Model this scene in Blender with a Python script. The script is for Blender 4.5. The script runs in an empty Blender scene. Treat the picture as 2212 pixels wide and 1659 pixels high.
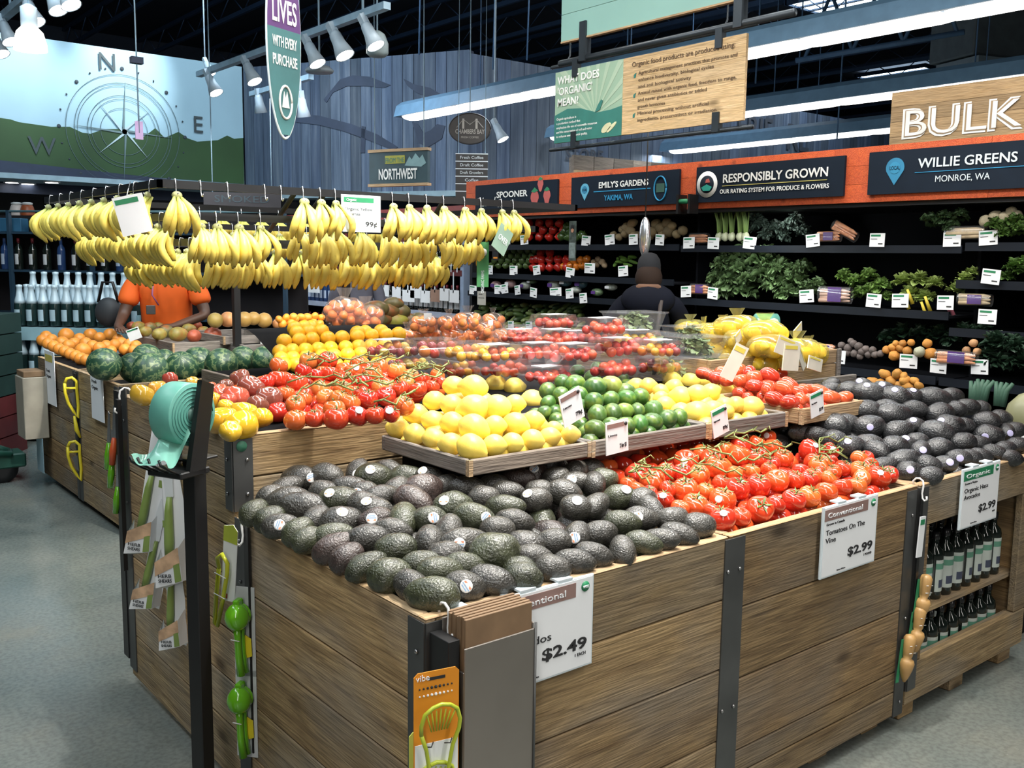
import bpy, bmesh, math, random
import numpy as np
from mathutils import Vector, Matrix, noise as mnoise
random.seed(7)
C = bpy.context.scene.collection
S = bpy.context.scene
PI = math.pi
R = math.radians

# ---------------------------------------------------------------- camera
# X runs along the near right-hand bin row, Y along the left one, Z up; the camera stands at (0,0,1.6)
FPX, PCX, PCY, CH = 2063.1, 1106.0, 829.5, 1.6
def _axes(yaw, pitch, roll):
    f = Vector((math.sin(yaw) * math.cos(pitch), math.cos(yaw) * math.cos(pitch), -math.sin(pitch)))
    r = Vector((math.cos(yaw), -math.sin(yaw), 0)); u = r.cross(f)
    c, s = math.cos(roll), math.sin(roll)
    return (c * r + s * u, -s * r + c * u, f)
CR, CU, CF = _axes(R(39.155), R(7.545), R(.784))
O = Vector((0, 0, CH))
cam = bpy.data.cameras.new('camera'); camo = bpy.data.objects.new('camera', cam); C.objects.link(camo)
cam.sensor_width = 36.0; cam.lens = 36.0 * FPX / 2212.0; cam.clip_end = 200; cam.clip_start = .05
camo.matrix_world = Matrix(((CR.x, CU.x, -CF.x, 0), (CR.y, CU.y, -CF.y, 0), (CR.z, CU.z, -CF.z, CH), (0, 0, 0, 1)))
S.camera = camo
def ray(px, py): return CR * ((px - PCX) / FPX) - CU * ((py - PCY) / FPX) + CF
def W(px, py, x=None, y=None, z=None, d=None):          # the world point seen at a photo pixel, on one known plane
    v = ray(px, py)
    t = d if d is not None else (x / v.x if x is not None else y / v.y if y is not None else (z - CH) / v.z)
    return O + v * t
def depth(p): return (Vector(p) - O).dot(CF)

# ---------------------------------------------------------------- exposure, world, lights
S.view_settings.view_transform = 'Standard'; S.view_settings.look = 'None'
S.view_settings.gamma = 1.0; S.view_settings.use_curve_mapping = False
S.view_settings.exposure = 0.55
wd = bpy.data.worlds.new('store_air'); S.world = wd; wd.use_nodes = True
wd.node_tree.nodes['Background'].inputs[0].default_value = (.45, .62, 1, 1)
wd.node_tree.nodes['Background'].inputs[1].default_value = .085
def area(name, loc, sx, sy, power, col=(1, 1, 1), target=None, spread=180):
    l = bpy.data.lights.new(name, 'AREA'); l.shape = 'RECTANGLE'; l.size = sx; l.size_y = sy
    l.energy = power; l.color = col; l.spread = R(spread)
    o = bpy.data.objects.new(name, l); C.objects.link(o); o.location = loc
    if target is not None: o.rotation_euler = (Vector(target) - Vector(loc)).to_track_quat('-Z', 'Y').to_euler()
    return o
def spot(name, loc, target, power, angle=40, col=(1, .97, .9), r=.05, blend=.6):
    l = bpy.data.lights.new(name, 'SPOT'); l.energy = power; l.color = col; l.spot_size = R(angle); l.spot_blend = blend
    l.shadow_soft_size = r
    o = bpy.data.objects.new(name, l); C.objects.link(o); o.location = loc
    o.rotation_euler = (Vector(target) - Vector(loc)).to_track_quat('-Z', 'Y').to_euler()
    return o
# ceiling strip fixtures: each unaimed long area lamp hangs in one of the fluorescent rows (two more rows run overhead, out of frame); the aimed ceiling ones are added fill
COOL = (.86, .94, 1.0)
for lx, ly, pw in ((7.03, 6.0, 260), (9.85, 6.0, 200), (12.4, 7.5, 160)):
    area('strip_or_fill_lamp', (lx, ly, 3.36), .25, 8.0, pw, COOL)
area('strip_or_fill_lamp', (2.4, 2.6, 4.3), .5, 6.0, 170, (1, .97, .92))
area('strip_or_fill_lamp', (4.6, 3.6, 4.3), .4, 6.0, 120, (1, .97, .92))
area('strip_or_fill_lamp', (-.6, 2.5, 4.3), .4, 6.0, 60, COOL)
area('strip_or_fill_lamp', (-1.6, -1.2, 3.6), .4, 5.0, 62, (1, .96, .9), (1.2, 1.9, .6))  # unseen fill added behind the camera to brighten the bin faces
area('strip_or_fill_lamp', (2.6, -1.8, 3.6), .4, 5.0, 55, (1, .96, .9), (2.0, 1.9, .5))  # second added fill behind the camera, also for the bin faces
area('strip_or_fill_lamp', (1.0, 6.2, 4.3), .3, 4.0, 75, (.78, .92, 1), (2.0, 8.0, .9))  # added fill that brightens the sparkling water stand
area('strip_or_fill_lamp', (4.6, 10.2, 3.2), .3, 3.5, 60, (.9, .95, 1), (5.9, 10.2, .9))  # added fill that brightens the wine shelf
area('case_lamp', (5.74, 4.1, 1.93), .06, 6.6, 26, (.95, 1, .97), (6.0, 4.1, 1.0))
# track spots on the produce
for l, t, p in (((1.9, 1.6, 4.0), (1.75, 2.25, 1.0), 260), ((2.1, 1.7, 4.0), (2.6, 2.3, 1.0), 230), ((1.2, 1.2, 4.0), (1.5, 2.0, .9), 60),
                ((2.6, 1.2, 4.0), (2.5, 1.9, .9), 80), ((2.07, 2.6, 3.6), (2.3, 4.4, 1.7), 260), ((4.45, 2.9, 3.6), (3.2, 4.4, 1.7), 240), ((2.07, 3.0, 3.6), (2.5, 5.1, 1.0), 140),
                ((4.45, 2.2, 3.6), (4.1, 2.9, 1.2), 110), ((3.2, 2.2, 4.0), (2.6, 3.2, 1.1), 90)):
    spot('track_spot', l, t, p, 46)

# ---------------------------------------------------------------- materials
MATS = {}
def nodes(m):
    nt = m.node_tree; n = nt.nodes; return nt, n, nt.links, n['Principled BSDF']
def new(name):
    m = bpy.data.materials.new(name); m.use_nodes = True; MATS[name] = m; return m
def mix(nt, a, b, fac, kind='MIX'):
    x = nt.nodes.new('ShaderNodeMix'); x.data_type = 'RGBA'; x.blend_type = kind
    for sock, v in ((6, a), (7, b), (0, fac)):
        if hasattr(v, 'is_output'): nt.links.new(v, x.inputs[sock])
        else: x.inputs[sock].default_value = v if sock == 0 else (*v[:3], 1)
    return x.outputs[2]
def tex(nt, kind, coord, scale, **kw):
    t = nt.nodes.new('ShaderNodeTex' + kind); nt.links.new(coord, t.inputs['Vector']); t.inputs['Scale'].default_value = scale
    for k, v in kw.items(): t.inputs[k].default_value = v
    return t
def coords(nt, scale=(1, 1, 1), rnd=True, kind='Object'):
    tc = nt.nodes.new('ShaderNodeTexCoord'); mp = nt.nodes.new('ShaderNodeMapping'); mp.inputs['Scale'].default_value = scale
    nt.links.new(tc.outputs[kind], mp.inputs['Vector'])
    if rnd:
        oi = nt.nodes.new('ShaderNodeObjectInfo'); ml = nt.nodes.new('ShaderNodeMath'); ml.operation = 'MULTIPLY'; ml.inputs[1].default_value = 37
        nt.links.new(oi.outputs['Random'], ml.inputs[0]); nt.links.new(ml.outputs[0], mp.inputs['Location'])
    return mp.outputs[0]
def ramp(nt, src, stops):
    r = nt.nodes.new('ShaderNodeValToRGB'); nt.links.new(src, r.inputs[0]); e = r.color_ramp.elements
    while len(e) < len(stops): e.new(.5)
    for i, (p, c) in enumerate(stops): e[i].position = p; e[i].color = (*c, 1)
    return r.outputs[0]
def bump(nt, h, strength, dist, bs):
    b = nt.nodes.new('ShaderNodeBump'); b.inputs['Strength'].default_value = strength; b.inputs['Distance'].default_value = dist
    nt.links.new(h, b.inputs['Height']); nt.links.new(b.outputs[0], bs.inputs['Normal'])
def plain(name, col, rough=.5, metal=0, var=.12, vs=8, emit=0, bmp=0, bs_=40, spec=.5, coat=0):
    if name in MATS: return MATS[name]
    m = new(name); nt, n, L, b = nodes(m)
    b.inputs['Roughness'].default_value = rough; b.inputs['Metallic'].default_value = metal
    b.inputs['Specular IOR Level'].default_value = spec; b.inputs['Coat Weight'].default_value = coat
    c = coords(nt)
    t = tex(nt, 'Noise', c, vs, Detail=3)
    lo = tuple(v * (1 - var) for v in col); hi = tuple(min(1, v * (1 + var)) for v in col)
    L.new(ramp(nt, t.outputs[0], ((.3, lo), (.7, hi))), b.inputs['Base Color'])
    if emit:
        b.inputs['Emission Color'].default_value = (*col, 1); b.inputs['Emission Strength'].default_value = emit
    if bmp: bump(nt, tex(nt, 'Noise', c, bs_, Detail=2).outputs[0], bmp, .004, b)
    return m
def tinted(name, rough=.45, var=.25, vs=14, bmp=0, bs_=60, bd=.003, spec=.5, coat=0, sub=0, mott=None):
    """base colour from the object's own colour, mottled"""
    m = new(name); nt, n, L, b = nodes(m)
    oi = n.new('ShaderNodeObjectInfo'); c = coords(nt); t = tex(nt, 'Noise', c, vs, Detail=4)
    f = ramp(nt, t.outputs[0], ((.3, (1 - var,) * 3), (.7, (1 + var * .4,) * 3)))
    col = mix(nt, oi.outputs['Color'], f, 1.0, 'MULTIPLY')
    if mott:
        t2 = tex(nt, 'Noise', c, mott[1], Detail=2)
        col = mix(nt, col, mott[0], ramp(nt, t2.outputs[0], ((.5, (0,) * 3), (.68, (mott[2],) * 3))))
    L.new(col, b.inputs['Base Color']); b.inputs['Roughness'].default_value = rough
    b.inputs['Specular IOR Level'].default_value = spec; b.inputs['Coat Weight'].default_value = coat
    if bmp: bump(nt, tex(nt, 'Noise', c, bs_, Detail=2).outputs[0], bmp, bd, b)
    return m
def wood(name, dark, light, grey=(.25, .22, .2), gamt=.5, knots=True, rough=.75, sc=1.0):
    m = new(name); nt, n, L, b = nodes(m)
    c = coords(nt, (1.3 * sc, 14 * sc, 14 * sc)); c2 = coords(nt, (1.2, 2.2, 2.2)); c3 = coords(nt, (3, 60, 60))
    g = tex(nt, 'Noise', c, 2.2, Detail=6, Roughness=.65, Distortion=1.2)
    col = ramp(nt, g.outputs[0], ((.28, dark), (.5, tuple((a + d) / 2 for a, d in zip(dark, light))), (.72, light)))
    w = tex(nt, 'Noise', c2, 1.7, Detail=4)
    col = mix(nt, col, grey, ramp(nt, w.outputs[0], ((.42, (0,) * 3), (.7, (gamt,) * 3))))
    f = tex(nt, 'Noise', c3, 3, Detail=3)
    col = mix(nt, col, ramp(nt, f.outputs[0], ((.3, (.55,) * 3), (.6, (1.1,) * 3))), .7, 'MULTIPLY')
    if knots:
        c4 = coords(nt, (1.6, 3.4, 3.4)); v = tex(nt, 'Voronoi', c4, 1.5)
        col = mix(nt, col, tuple(x * .35 for x in dark), ramp(nt, v.outputs['Distance'], ((.05, (.85,) * 3), (.15, (0,) * 3))))
    oi = n.new('ShaderNodeObjectInfo')
    col = mix(nt, col, oi.outputs['Color'], 1.0, 'MULTIPLY')
    L.new(col, b.inputs['Base Color']); b.inputs['Roughness'].default_value = rough
    bump(nt, f.outputs[0], .8, .004, b)
    return m
def film(name, col=(1, 1, 1), amt=.16, rough=.08, diff=.06):
    m = new(name); nt, n, L, b = nodes(m); n.remove(b)
    out = n['Material Output']; tr = n.new('ShaderNodeBsdfTransparent'); tr.inputs[0].default_value = (*col, 1)
    gl = n.new('ShaderNodeBsdfGlossy'); gl.inputs['Roughness'].default_value = rough
    df = n.new('ShaderNodeBsdfDiffuse'); df.inputs[0].default_value = (*col, 1)
    lw = n.new('ShaderNodeLayerWeight'); lw.inputs[0].default_value = .25
    ma = n.new('ShaderNodeMath'); ma.operation = 'MULTIPLY_ADD'; ma.inputs[1].default_value = .28; ma.inputs[2].default_value = amt * .2
    L.new(lw.outputs['Facing'], ma.inputs[0])
    m1 = n.new('ShaderNodeMixShader'); L.new(ma.outputs[0], m1.inputs[0]); L.new(tr.outputs[0], m1.inputs[1]); L.new(gl.outputs[0], m1.inputs[2])
    m2 = n.new('ShaderNodeMixShader'); m2.inputs[0].default_value = diff; L.new(m1.outputs[0], m2.inputs[1]); L.new(df.outputs[0], m2.inputs[2])
    L.new(m2.outputs[0], out.inputs[0])
    return m

M_PLANK = wood('rough_plank', (.15, .088, .036), (.46, .315, .15), (.26, .22, .17), .8)
M_RIM = wood('sawn_edge', (.36, .22, .10), (.62, .42, .22), (.5, .42, .32), .5, False)
M_GREYW = wood('grey_tray_wood', (.12, .10, .085), (.30, .26, .22), (.26, .22, .2), .5, False)
M_PALEW = wood('pale_wood', (.34, .21, .10), (.62, .43, .24), (.45, .36, .27), .4)
M_REDW = plain('red_brown_stand', (.16, .045, .028), .6)
M_STEEL = plain('grey_strap_steel', (.115, .118, .118), .45, .7, .25, 5)
M_BOLT = plain('bolt_steel', (.35, .35, .35), .3, .9)
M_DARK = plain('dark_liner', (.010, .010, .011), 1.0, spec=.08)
M_BLACK = plain('black_powder_coat', (.008, .008, .009), .42)
M_WHITE = plain('white_card', (.80, .82, .84), .55, 0, .02)
M_ACRY = plain('sign_backing', (.62, .70, .74), .35, 0, .03)
M_INK = plain('black_ink', (.02, .02, .022), .6)
M_GREEN = plain('green_print', (.02, .21, .09), .5)
M_MAUVE = plain('mauve_print', (.27, .17, .15), .5)
M_HOOK = plain('white_enamel_hook', (.82, .82, .80), .3)
M_TEAL = plain('teal_bag_film', (.11, .34, .28), .4, 0, .08, 20)
M_YELLOW = plain('yellow_plastic', (.72, .58, .03), .35)
M_LIME = plain('lime_enamel', (.13, .42, .015), .18, 0, .04, 8, coat=.6)
M_LEMONP = plain('lemon_enamel', (.50, .52, .03), .25)
M_CARD = plain('grey_packaging_card', (.50, .52, .52), .5)
M_ORANGEP = plain('orange_packaging', (.72, .26, .015), .5)
M_KRAFT = plain('kraft_paper', (.21, .13, .07), .7, 0, .2, 12)
M_STAIN = plain('brushed_steel', (.32, .29, .26), .38, .75, .15, 3)
M_FILM = film('clear_plastic', (.97, .98, 1), .2, .1, .035)
M_BAG = film('net_bag_film', (1, .9, .84), .3, .14, .06)
M_GLASSB = plain('dark_bottle_glass', (.008, .012, .010), .08, 0, .1, 5, spec=.7)

# ---------------------------------------------------------------- mesh helpers
class MB:
    """vertices and faces of one mesh; shapes are added to it"""
    def __init__(s): s.v = []; s.f = []; s.m = []; s.sm = []
    def add(s, v, f, mi=0, smooth=False, M=None):
        b = len(s.v)
        s.v += [tuple(M @ Vector(p)) for p in v] if M is not None else [tuple(p) for p in v]
        s.f += [tuple(i + b for i in q) for q in f]; s.m += [mi] * len(f); s.sm += [smooth] * len(f)
        return s
    def box(s, a, b, mi=0, M=None):
        (x0, y0, z0), (x1, y1, z1) = a, b
        return s.add([(x0, y0, z0), (x1, y0, z0), (x1, y1, z0), (x0, y1, z0), (x0, y0, z1), (x1, y0, z1), (x1, y1, z1), (x0, y1, z1)],
                     [(0, 3, 2, 1), (4, 5, 6, 7), (0, 1, 5, 4), (1, 2, 6, 5), (2, 3, 7, 6), (3, 0, 4, 7)], mi, False, M)
    def bbox(s, a, b, w=.004, mi=0, M=None):             # box with chamfered edges
        bm = bmesh.new(); bmesh.ops.create_cube(bm, size=1)
        for v in bm.verts: v.co = Vector([a[i] + (v.co[i] + .5) * (b[i] - a[i]) for i in range(3)])
        bmesh.ops.bevel(bm, geom=bm.edges[:], offset=min(w, .45 * min(abs(b[i] - a[i]) for i in range(3))), segments=1, affect='EDGES')
        bm.verts.index_update()
        s.add([v.co[:] for v in bm.verts], [[v.index for v in f.verts] for f in bm.faces], mi, False, M); bm.free(); return s
    def lathe(s, prof, n=16, mi=0, M=None, sm=True):     # prof = [(r, z)...] round Z
        v = []; f = []
        for r, z in prof: v += [(r * math.cos(2 * PI * k / n), r * math.sin(2 * PI * k / n), z) for k in range(n)]
        for i in range(len(prof) - 1):
            for k in range(n): f.append((i * n + k, i * n + (k + 1) % n, (i + 1) * n + (k + 1) % n, (i + 1) * n + k))
        f.append(tuple(range(n - 1, -1, -1))); f.append(tuple(range((len(prof) - 1) * n, len(prof) * n)))
        return s.add(v, f, mi, sm, M)
    def tube(s, pts, r, n=8, mi=0, M=None, cap=True, sm=True):
        pts = [Vector(p) for p in pts]; rs = r if isinstance(r, (list, tuple)) else [r] * len(pts)
        t0 = (pts[1] - pts[0]).normalized(); a = Vector((0, 0, 1)) if abs(t0.z) < .9 else Vector((1, 0, 0)); u = t0.cross(a).normalized()
        v = []; f = []
        for i, p in enumerate(pts):
            t = (pts[min(i + 1, len(pts) - 1)] - pts[max(i - 1, 0)]).normalized()
            u = (u - t * u.dot(t)).normalized(); w = t.cross(u)
            v += [p + (u * math.cos(2 * PI * k / n) + w * math.sin(2 * PI * k / n)) * rs[i] for k in range(n)]
        for i in range(len(pts) - 1):
            for k in range(n): f.append((i * n + k, i * n + (k + 1) % n, (i + 1) * n + (k + 1) % n, (i + 1) * n + k))
        if cap: f.append(tuple(range(n - 1, -1, -1))); f.append(tuple(range((len(pts) - 1) * n, len(pts) * n)))
        return s.add(v, f, mi, sm, M)
    def prism(s, poly, y0, y1, mi=0, M=None):            # polygon in local x,z pushed along y
        n = len(poly); v = [(x, y0, z) for x, z in poly] + [(x, y1, z) for x, z in poly]
        f = [tuple(range(n)), tuple(range(2 * n - 1, n - 1, -1))] + [(i, n + i, n + (i + 1) % n, (i + 1) % n) for i in range(n)]
        return s.add(v, f, mi, False, M)
    def grid(s, fn, nu, nv, mi=0, sm=True, M=None):
        v = [fn(i / nu, j / nv) for j in range(nv + 1) for i in range(nu + 1)]
        f = [(j * (nu + 1) + i, j * (nu + 1) + i + 1, (j + 1) * (nu + 1) + i + 1, (j + 1) * (nu + 1) + i) for j in range(nv) for i in range(nu)]
        return s.add(v, f, mi, sm, M)
    def ball(s, c, r, n=10, k=7, mi=0, M=None):
        r = r if isinstance(r, (tuple, list)) else (r, r, r)
        pr = [(math.sin(PI * (i + .02) / (k + .04)), -math.cos(PI * (i + .02) / (k + .04))) for i in range(k + 1)]
        return s.lathe(pr, n, mi, (M or Matrix()) @ Matrix.Translation(c) @ Matrix.Diagonal((*r, 1)))
    def mesh(s, name, mats):
        me = bpy.data.meshes.new(name); me.from_pydata(s.v, [], s.f)
        for m in (mats if isinstance(mats, (list, tuple)) else [mats]): me.materials.append(m)
        me.polygons.foreach_set('material_index', s.m); me.polygons.foreach_set('use_smooth', s.sm); me.update()
        return me
    def obj(s, name, mats, parent=None, loc=None, rot=None):
        return put(s.mesh(name, mats), name, parent, loc, rot)
def put(me, name, parent=None, loc=None, rot=None):
    o = bpy.data.objects.new(name, me); C.objects.link(o)
    if parent: o.parent = parent
    if loc is not None: o.location = loc
    if rot is not None: o.rotation_euler = rot
    return o
def tag(o, label, cat, group=None):
    o['label'] = label; o['category'] = cat
    if group: o['group'] = group
    return o
def thing(name, label, cat, loc=(0, 0, 0), rz=0, group=None, rot=None):
    o = bpy.data.objects.new(name, None); C.objects.link(o); o.location = loc; o.rotation_euler = rot if rot else (0, 0, rz); o.empty_display_size = .05
    return tag(o, label, cat, group)
def struct(o): o['kind'] = 'structure'; return o
def stuff(o): o['kind'] = 'stuff'; return o
def dup(root, loc, rot=None, scale=None, label=None, col=None):
    r = root.copy(); C.objects.link(r); r.location = loc
    if rot is not None: r.rotation_euler = rot
    if scale is not None: r.scale = scale if isinstance(scale, (tuple, list)) else (scale,) * 3
    if label: r['label'] = label
    for ch in list(root.children):
        c = ch.copy(); C.objects.link(c); c.parent = r; c.matrix_parent_inverse = ch.matrix_parent_inverse
        if col: c.color = col
        for g in ch.children:
            d = g.copy(); C.objects.link(d); d.parent = c
    return r
ORD = 'first second third fourth fifth sixth seventh eighth ninth tenth'.split()
def nth(i):
    if i < 10: return ORD[i]
    n = i + 1; return f"{n}{'th' if 10 < n % 100 < 14 else {1: 'st', 2: 'nd', 3: 'rd'}.get(n % 10, 'th')}"
def text(par, s, x, z, h, m, w=None, y=-.004, bold=0, align='CENTER', name='lettering', shear=0, ry=0):
    cu = bpy.data.curves.new('t', 'FONT'); cu.body = s; cu.align_x = align; cu.size = h / .73; cu.offset = bold * h; cu.shear = shear; cu.extrude = .0006
    cu.resolution_u = 3; cu.space_line = .95
    o = bpy.data.objects.new('t', cu); C.objects.link(o)
    dg = bpy.context.evaluated_depsgraph_get(); me = bpy.data.meshes.new_from_object(o.evaluated_get(dg)); bpy.data.objects.remove(o); bpy.data.curves.remove(cu)
    xs = [v.co.x for v in me.vertices]
    k = w / (max(xs) - min(xs)) if w and xs else 1
    for v in me.vertices: v.co = (v.co.x * k, -v.co.z, v.co.y)
    me.materials.clear(); me.materials.append(m)
    return put(me, name, par, (x, y, z), (0, ry, 0))
FACE_LEFT = -PI / 2        # turns a sign that faces -y so that it faces -x
# ================================================================ the room
def m_floor():
    m = new('polished_concrete'); nt, n, L, b = nodes(m); c = coords(nt, rnd=False)
    a = tex(nt, 'Noise', c, 1.3, Detail=6, Roughness=.6); d = tex(nt, 'Noise', c, 60, Detail=3)
    col = ramp(nt, a.outputs[0], ((.3, (.115, .14, .135)), (.55, (.165, .18, .165)), (.75, (.215, .21, .17))))
    col = mix(nt, col, ramp(nt, d.outputs[0], ((.35, (.75,) * 3), (.6, (1.05,) * 3))), .8, 'MULTIPLY')
    L.new(col, b.inputs['Base Color']); L.new(ramp(nt, a.outputs[0], ((.3, (.16,) * 3), (.7, (.30,) * 3))), b.inputs['Roughness'])
    return m
def m_mural_wood():
    m = new('blue_grey_boards'); nt, n, L, b = nodes(m)
    c = coords(nt, (7, 7, .35)); a = tex(nt, 'Noise', c, 2.2, Detail=6, Roughness=.65)
    col = ramp(nt, a.outputs[0], ((.3, (.04, .062, .105)), (.55, (.085, .12, .18)), (.8, (.19, .225, .275))))
    oi = n.new('ShaderNodeObjectInfo'); col = mix(nt, col, oi.outputs['Color'], 1, 'MULTIPLY')
    L.new(col, b.inputs['Base Color']); b.inputs['Roughness'].default_value = .7
    return m
M_CEIL = plain('dark_deck', (.006, .010, .022), .8)
M_JOIST = plain('dark_blue_joist', (.018, .04, .085), .6)
M_TRUSS = plain('blue_grey_truss', (.06, .13, .24), .6)
M_WALLW = plain('mural_sky_paint', (.30, .45, .53), .7, 0, .05, 1.5)
M_HILL = plain('mural_hill_green', (.022, .06, .016), .7, 0, .2, 1.2)
M_NAVY = plain('navy_fascia', (.012, .022, .05), .6)
M_MURALINK = plain('mural_grey_line', (.10, .15, .16), .7)
M_MURALSIL = plain('mural_silhouette', (.035, .05, .085), .7, 0, .2, 3)
M_PLASTER = plain('dark_grey_plaster', (.10, .11, .13), .8)  # even dark grey for the walls out of view

struct(MB().box((-14, -8, -.1), (34, 24, 0)).obj('floor', m_floor()))
jt = MB()
struct(MB().box((-14, -8, 6.6), (34, 24, 6.7)).obj('ceiling', M_CEIL))
ceil_o = bpy.data.objects['ceiling']
# joists under the roof deck, one part each
jm = MB()
for zz in (0, -.42):
    jm.box((-.03, -16, zz - .04), (.03, 16, zz + .04))
for k in range(54):
    y = -16 + k * .6; jm.tube([(0, y, -.42 if k % 2 else 0), (0, y + .6, 0 if k % 2 else -.42)], .012, 4)
jme = jm.mesh('joist', M_JOIST)
for k in range(22): put(jme, 'joist', ceil_o, (-7 + 1.65 * k, 8, 6.55))
# skylights: lit openings in the deck
M_SKYL = plain('skylight_daylight', (.72, .90, 1), .5, 0, 0, 1, emit=5)
for i, (px, py, l) in enumerate(((1830, -2, 'skylight lighting the dark roof above the uppermost strip light'), (1945, 160, 'bright skylight seen between the two longer strip lights'))):
    p = W(px, py, z=6.45)
    sk = thing('skylight', l, 'skylight', p, 0)
    MB().box((-.5, -.9, 0), (.5, .9, .03)).obj('lens', M_SKYL, sk)
    f = MB()
    for x in (-.55, -.18, .18, .55): f.box((x - .03, -.95, -.03), (x + .03, .95, .06))
    for y in (-.95, .95): f.box((-.58, y - .03, -.03), (.58, y + .03, .06))
    f.obj('frame', M_JOIST, sk)
# closing walls that stand outside the picture
struct(MB().box((-14, 23.8, 0), (34, 24, 6.6)).obj('wall_back', M_CEIL))
struct(MB().box((-14, -8, 0), (-13.8, 23.8, 6.6)).obj('wall_left', M_PLASTER))
struct(MB().box((33.8, -8, 0), (34, 23.8, 6.6)).obj('wall_right', M_CEIL))
struct(MB().box((-13.8, -8, 0), (33.8, -7.8, 6.6)).obj('wall_front', M_PLASTER))

# ---- compass mural wall (y = 15)
wl = MB().box((-2, 15.0, 2.62), (6.56, 15.2, 4.56)).obj('wall_mural', M_WALLW); struct(wl)
ridge = [(0, 255), (22, 258), (40, 264), (110, 274), (150, 274), (178, 287), (195, 289), (225, 279), (258, 279), (285, 298), (310, 296), (335, 277), (355, 298), (385, 285), (405, 299), (425, 306), (470, 303), (490, 293), (505, 300), (525, 298)]
pts = [(W(px, py, y=15).x, W(px, py, y=15).z) for px, py in ridge]
MB().prism([(-2, 2.84), (-2, pts[0][1])] + pts + [(6.55, pts[-1][1]), (6.55, 2.72)], 14.985, 15.0).obj('painted_hills', M_HILL, wl)
MB().prism([(-2, 2.4), (-2, 3.0), (3.0, 2.84), (6.55, 2.66), (6.55, 2.4)], 14.975, 15.05).obj('fascia', M_NAVY, wl)
cc = W(268, 285, y=15); cx0, cz0 = cc.x, cc.z
for rr, w_ in ((.82, .007), (.70, .007), (.66, .006), (.52, .007), (.47, .006), (.34, .006)):
    g = MB(); n = 48
    ring = [(cx0 + rr * math.cos(2 * PI * k / n), 14.978, cz0 + rr * math.sin(2 * PI * k / n)) for k in range(n + 1)]
    g.tube(ring, w_ * .6, 4).obj('compass_ring', M_MURALINK, wl)
g = MB()
for k in range(24):
    a = 2 * PI * k / 24; r0 = .88; sz = .028 if k % 3 == 0 else .014
    g.ball((cx0 + (r0 + .03) * math.cos(a), 14.98, cz0 + (r0 + .03) * math.sin(a)), (sz, .008, sz), 8, 4)
stuff(g.obj('compass_dots', plain('mural_dot', (.03, .04, .05), .7), wl))
for k in range(8):
    a = PI / 2 + k * PI / 4 - .05; ln = .72 if k % 2 == 0 else .5
    d = (math.cos(a), math.sin(a)); q = (-d[1] * .035, d[0] * .035)
    MB().prism([(cx0 + q[0], cz0 + q[1]), (cx0 + d[0] * ln, cz0 + d[1] * ln), (cx0, cz0)], 14.972, 14.982).obj('compass_point', plain('compass_pale', (.34, .43, .46), .7) if k % 2 else M_MURALINK, wl)
M_LET = plain('mural_letter', (.04, .055, .06), .7)
for ch, px, py, h in (('N', 232, 152, .26), ('E', 428, 286, .26), ('W', 92, 334, .26)):
    p = W(px, py, y=14.97); text(wl, ch, p.x, p.z, h, M_LET, y=14.965)
# fascia, soffit and the dim bar beneath the mural
sf = MB().box((-2, 14.2, 2.55), (6.6, 15.2, 2.62)).obj('trim_1', plain('soffit_edge_grey', (.30, .42, .48), .5)); struct(sf)
struct(MB().box((-2, 17.2, 0), (8.6, 17.3, 2.6)).obj('wall_bar', plain('dim_bar_wall', (.03, .028, .03), .8)))
M_LED = plain('lamp_glow', (1, .98, .92), .5, 0, 0, 1, emit=9)
for i, px in enumerate((26, 60, 112)):
    p = W(px, 395 + 3 * (i % 2), z=2.53); o = thing('downlight', f'{nth(i)} round downlight under the bar soffit, counted from the picture edge', 'downlight', (p.x, p.y, 2.53), 0, 'downlights in the bar soffit')
    MB().lathe([(.11, .02), (.11, 0), (.085, 0)], 14).obj('trim_ring', M_WHITE, o); MB().lathe([(.08, -.003), (.08, .006)], 14).obj('lens', M_LED, o)

# ---- board-clad pavilion behind (walls of tall blue grey boards)
M_MW = m_mural_wood()
def board_wall(name, a, b, z0, z1, n):
    a = Vector((*a, 0)); b = Vector((*b, 0)); d = b - a; ln = d.length; w = ln / n
    base = MB().box((0, .03, z0), (ln, .15, z1)).obj(name, M_NAVY, None, a, (0, 0, math.atan2(d.y, d.x))); struct(base)
    for k in range(n):
        v = random.uniform(.7, 1.25); t = random.uniform(-.08, .1)
        o = MB().box((.004, 0, z0), (w - .004, .03 + random.uniform(0, .008), z1)).obj('board', M_MW, base, (k * w, 0, 0)); o.color = (v * (1 - t * .5), v, v * (1 + t), 1)
    return base
CX = (8.45, 11.45)
bw1 = board_wall('wall_pavilion_side', (6.58, 15.0), CX, 2.56, 4.55, 22)
bw2 = board_wall('wall_pavilion_front', CX, (20.2, 11.3), 2.5, 4.5, 46)
struct(MB().box((6.5, 14.9, 2.48), (8.6, 15.1, 2.56)).obj('trim_2', M_NAVY))
dv = Vector((CX[0] - 6.58, CX[1] - 15, 0)); sdl = dv.length
struct(MB().box((0, -.1, 2.48), (sdl, .4, 2.56)).obj('trim_3', plain('soffit_edge_blue', (.23, .33, .38), .5), None, (6.58, 15, 0), (0, 0, math.atan2(dv.y, dv.x))))
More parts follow.
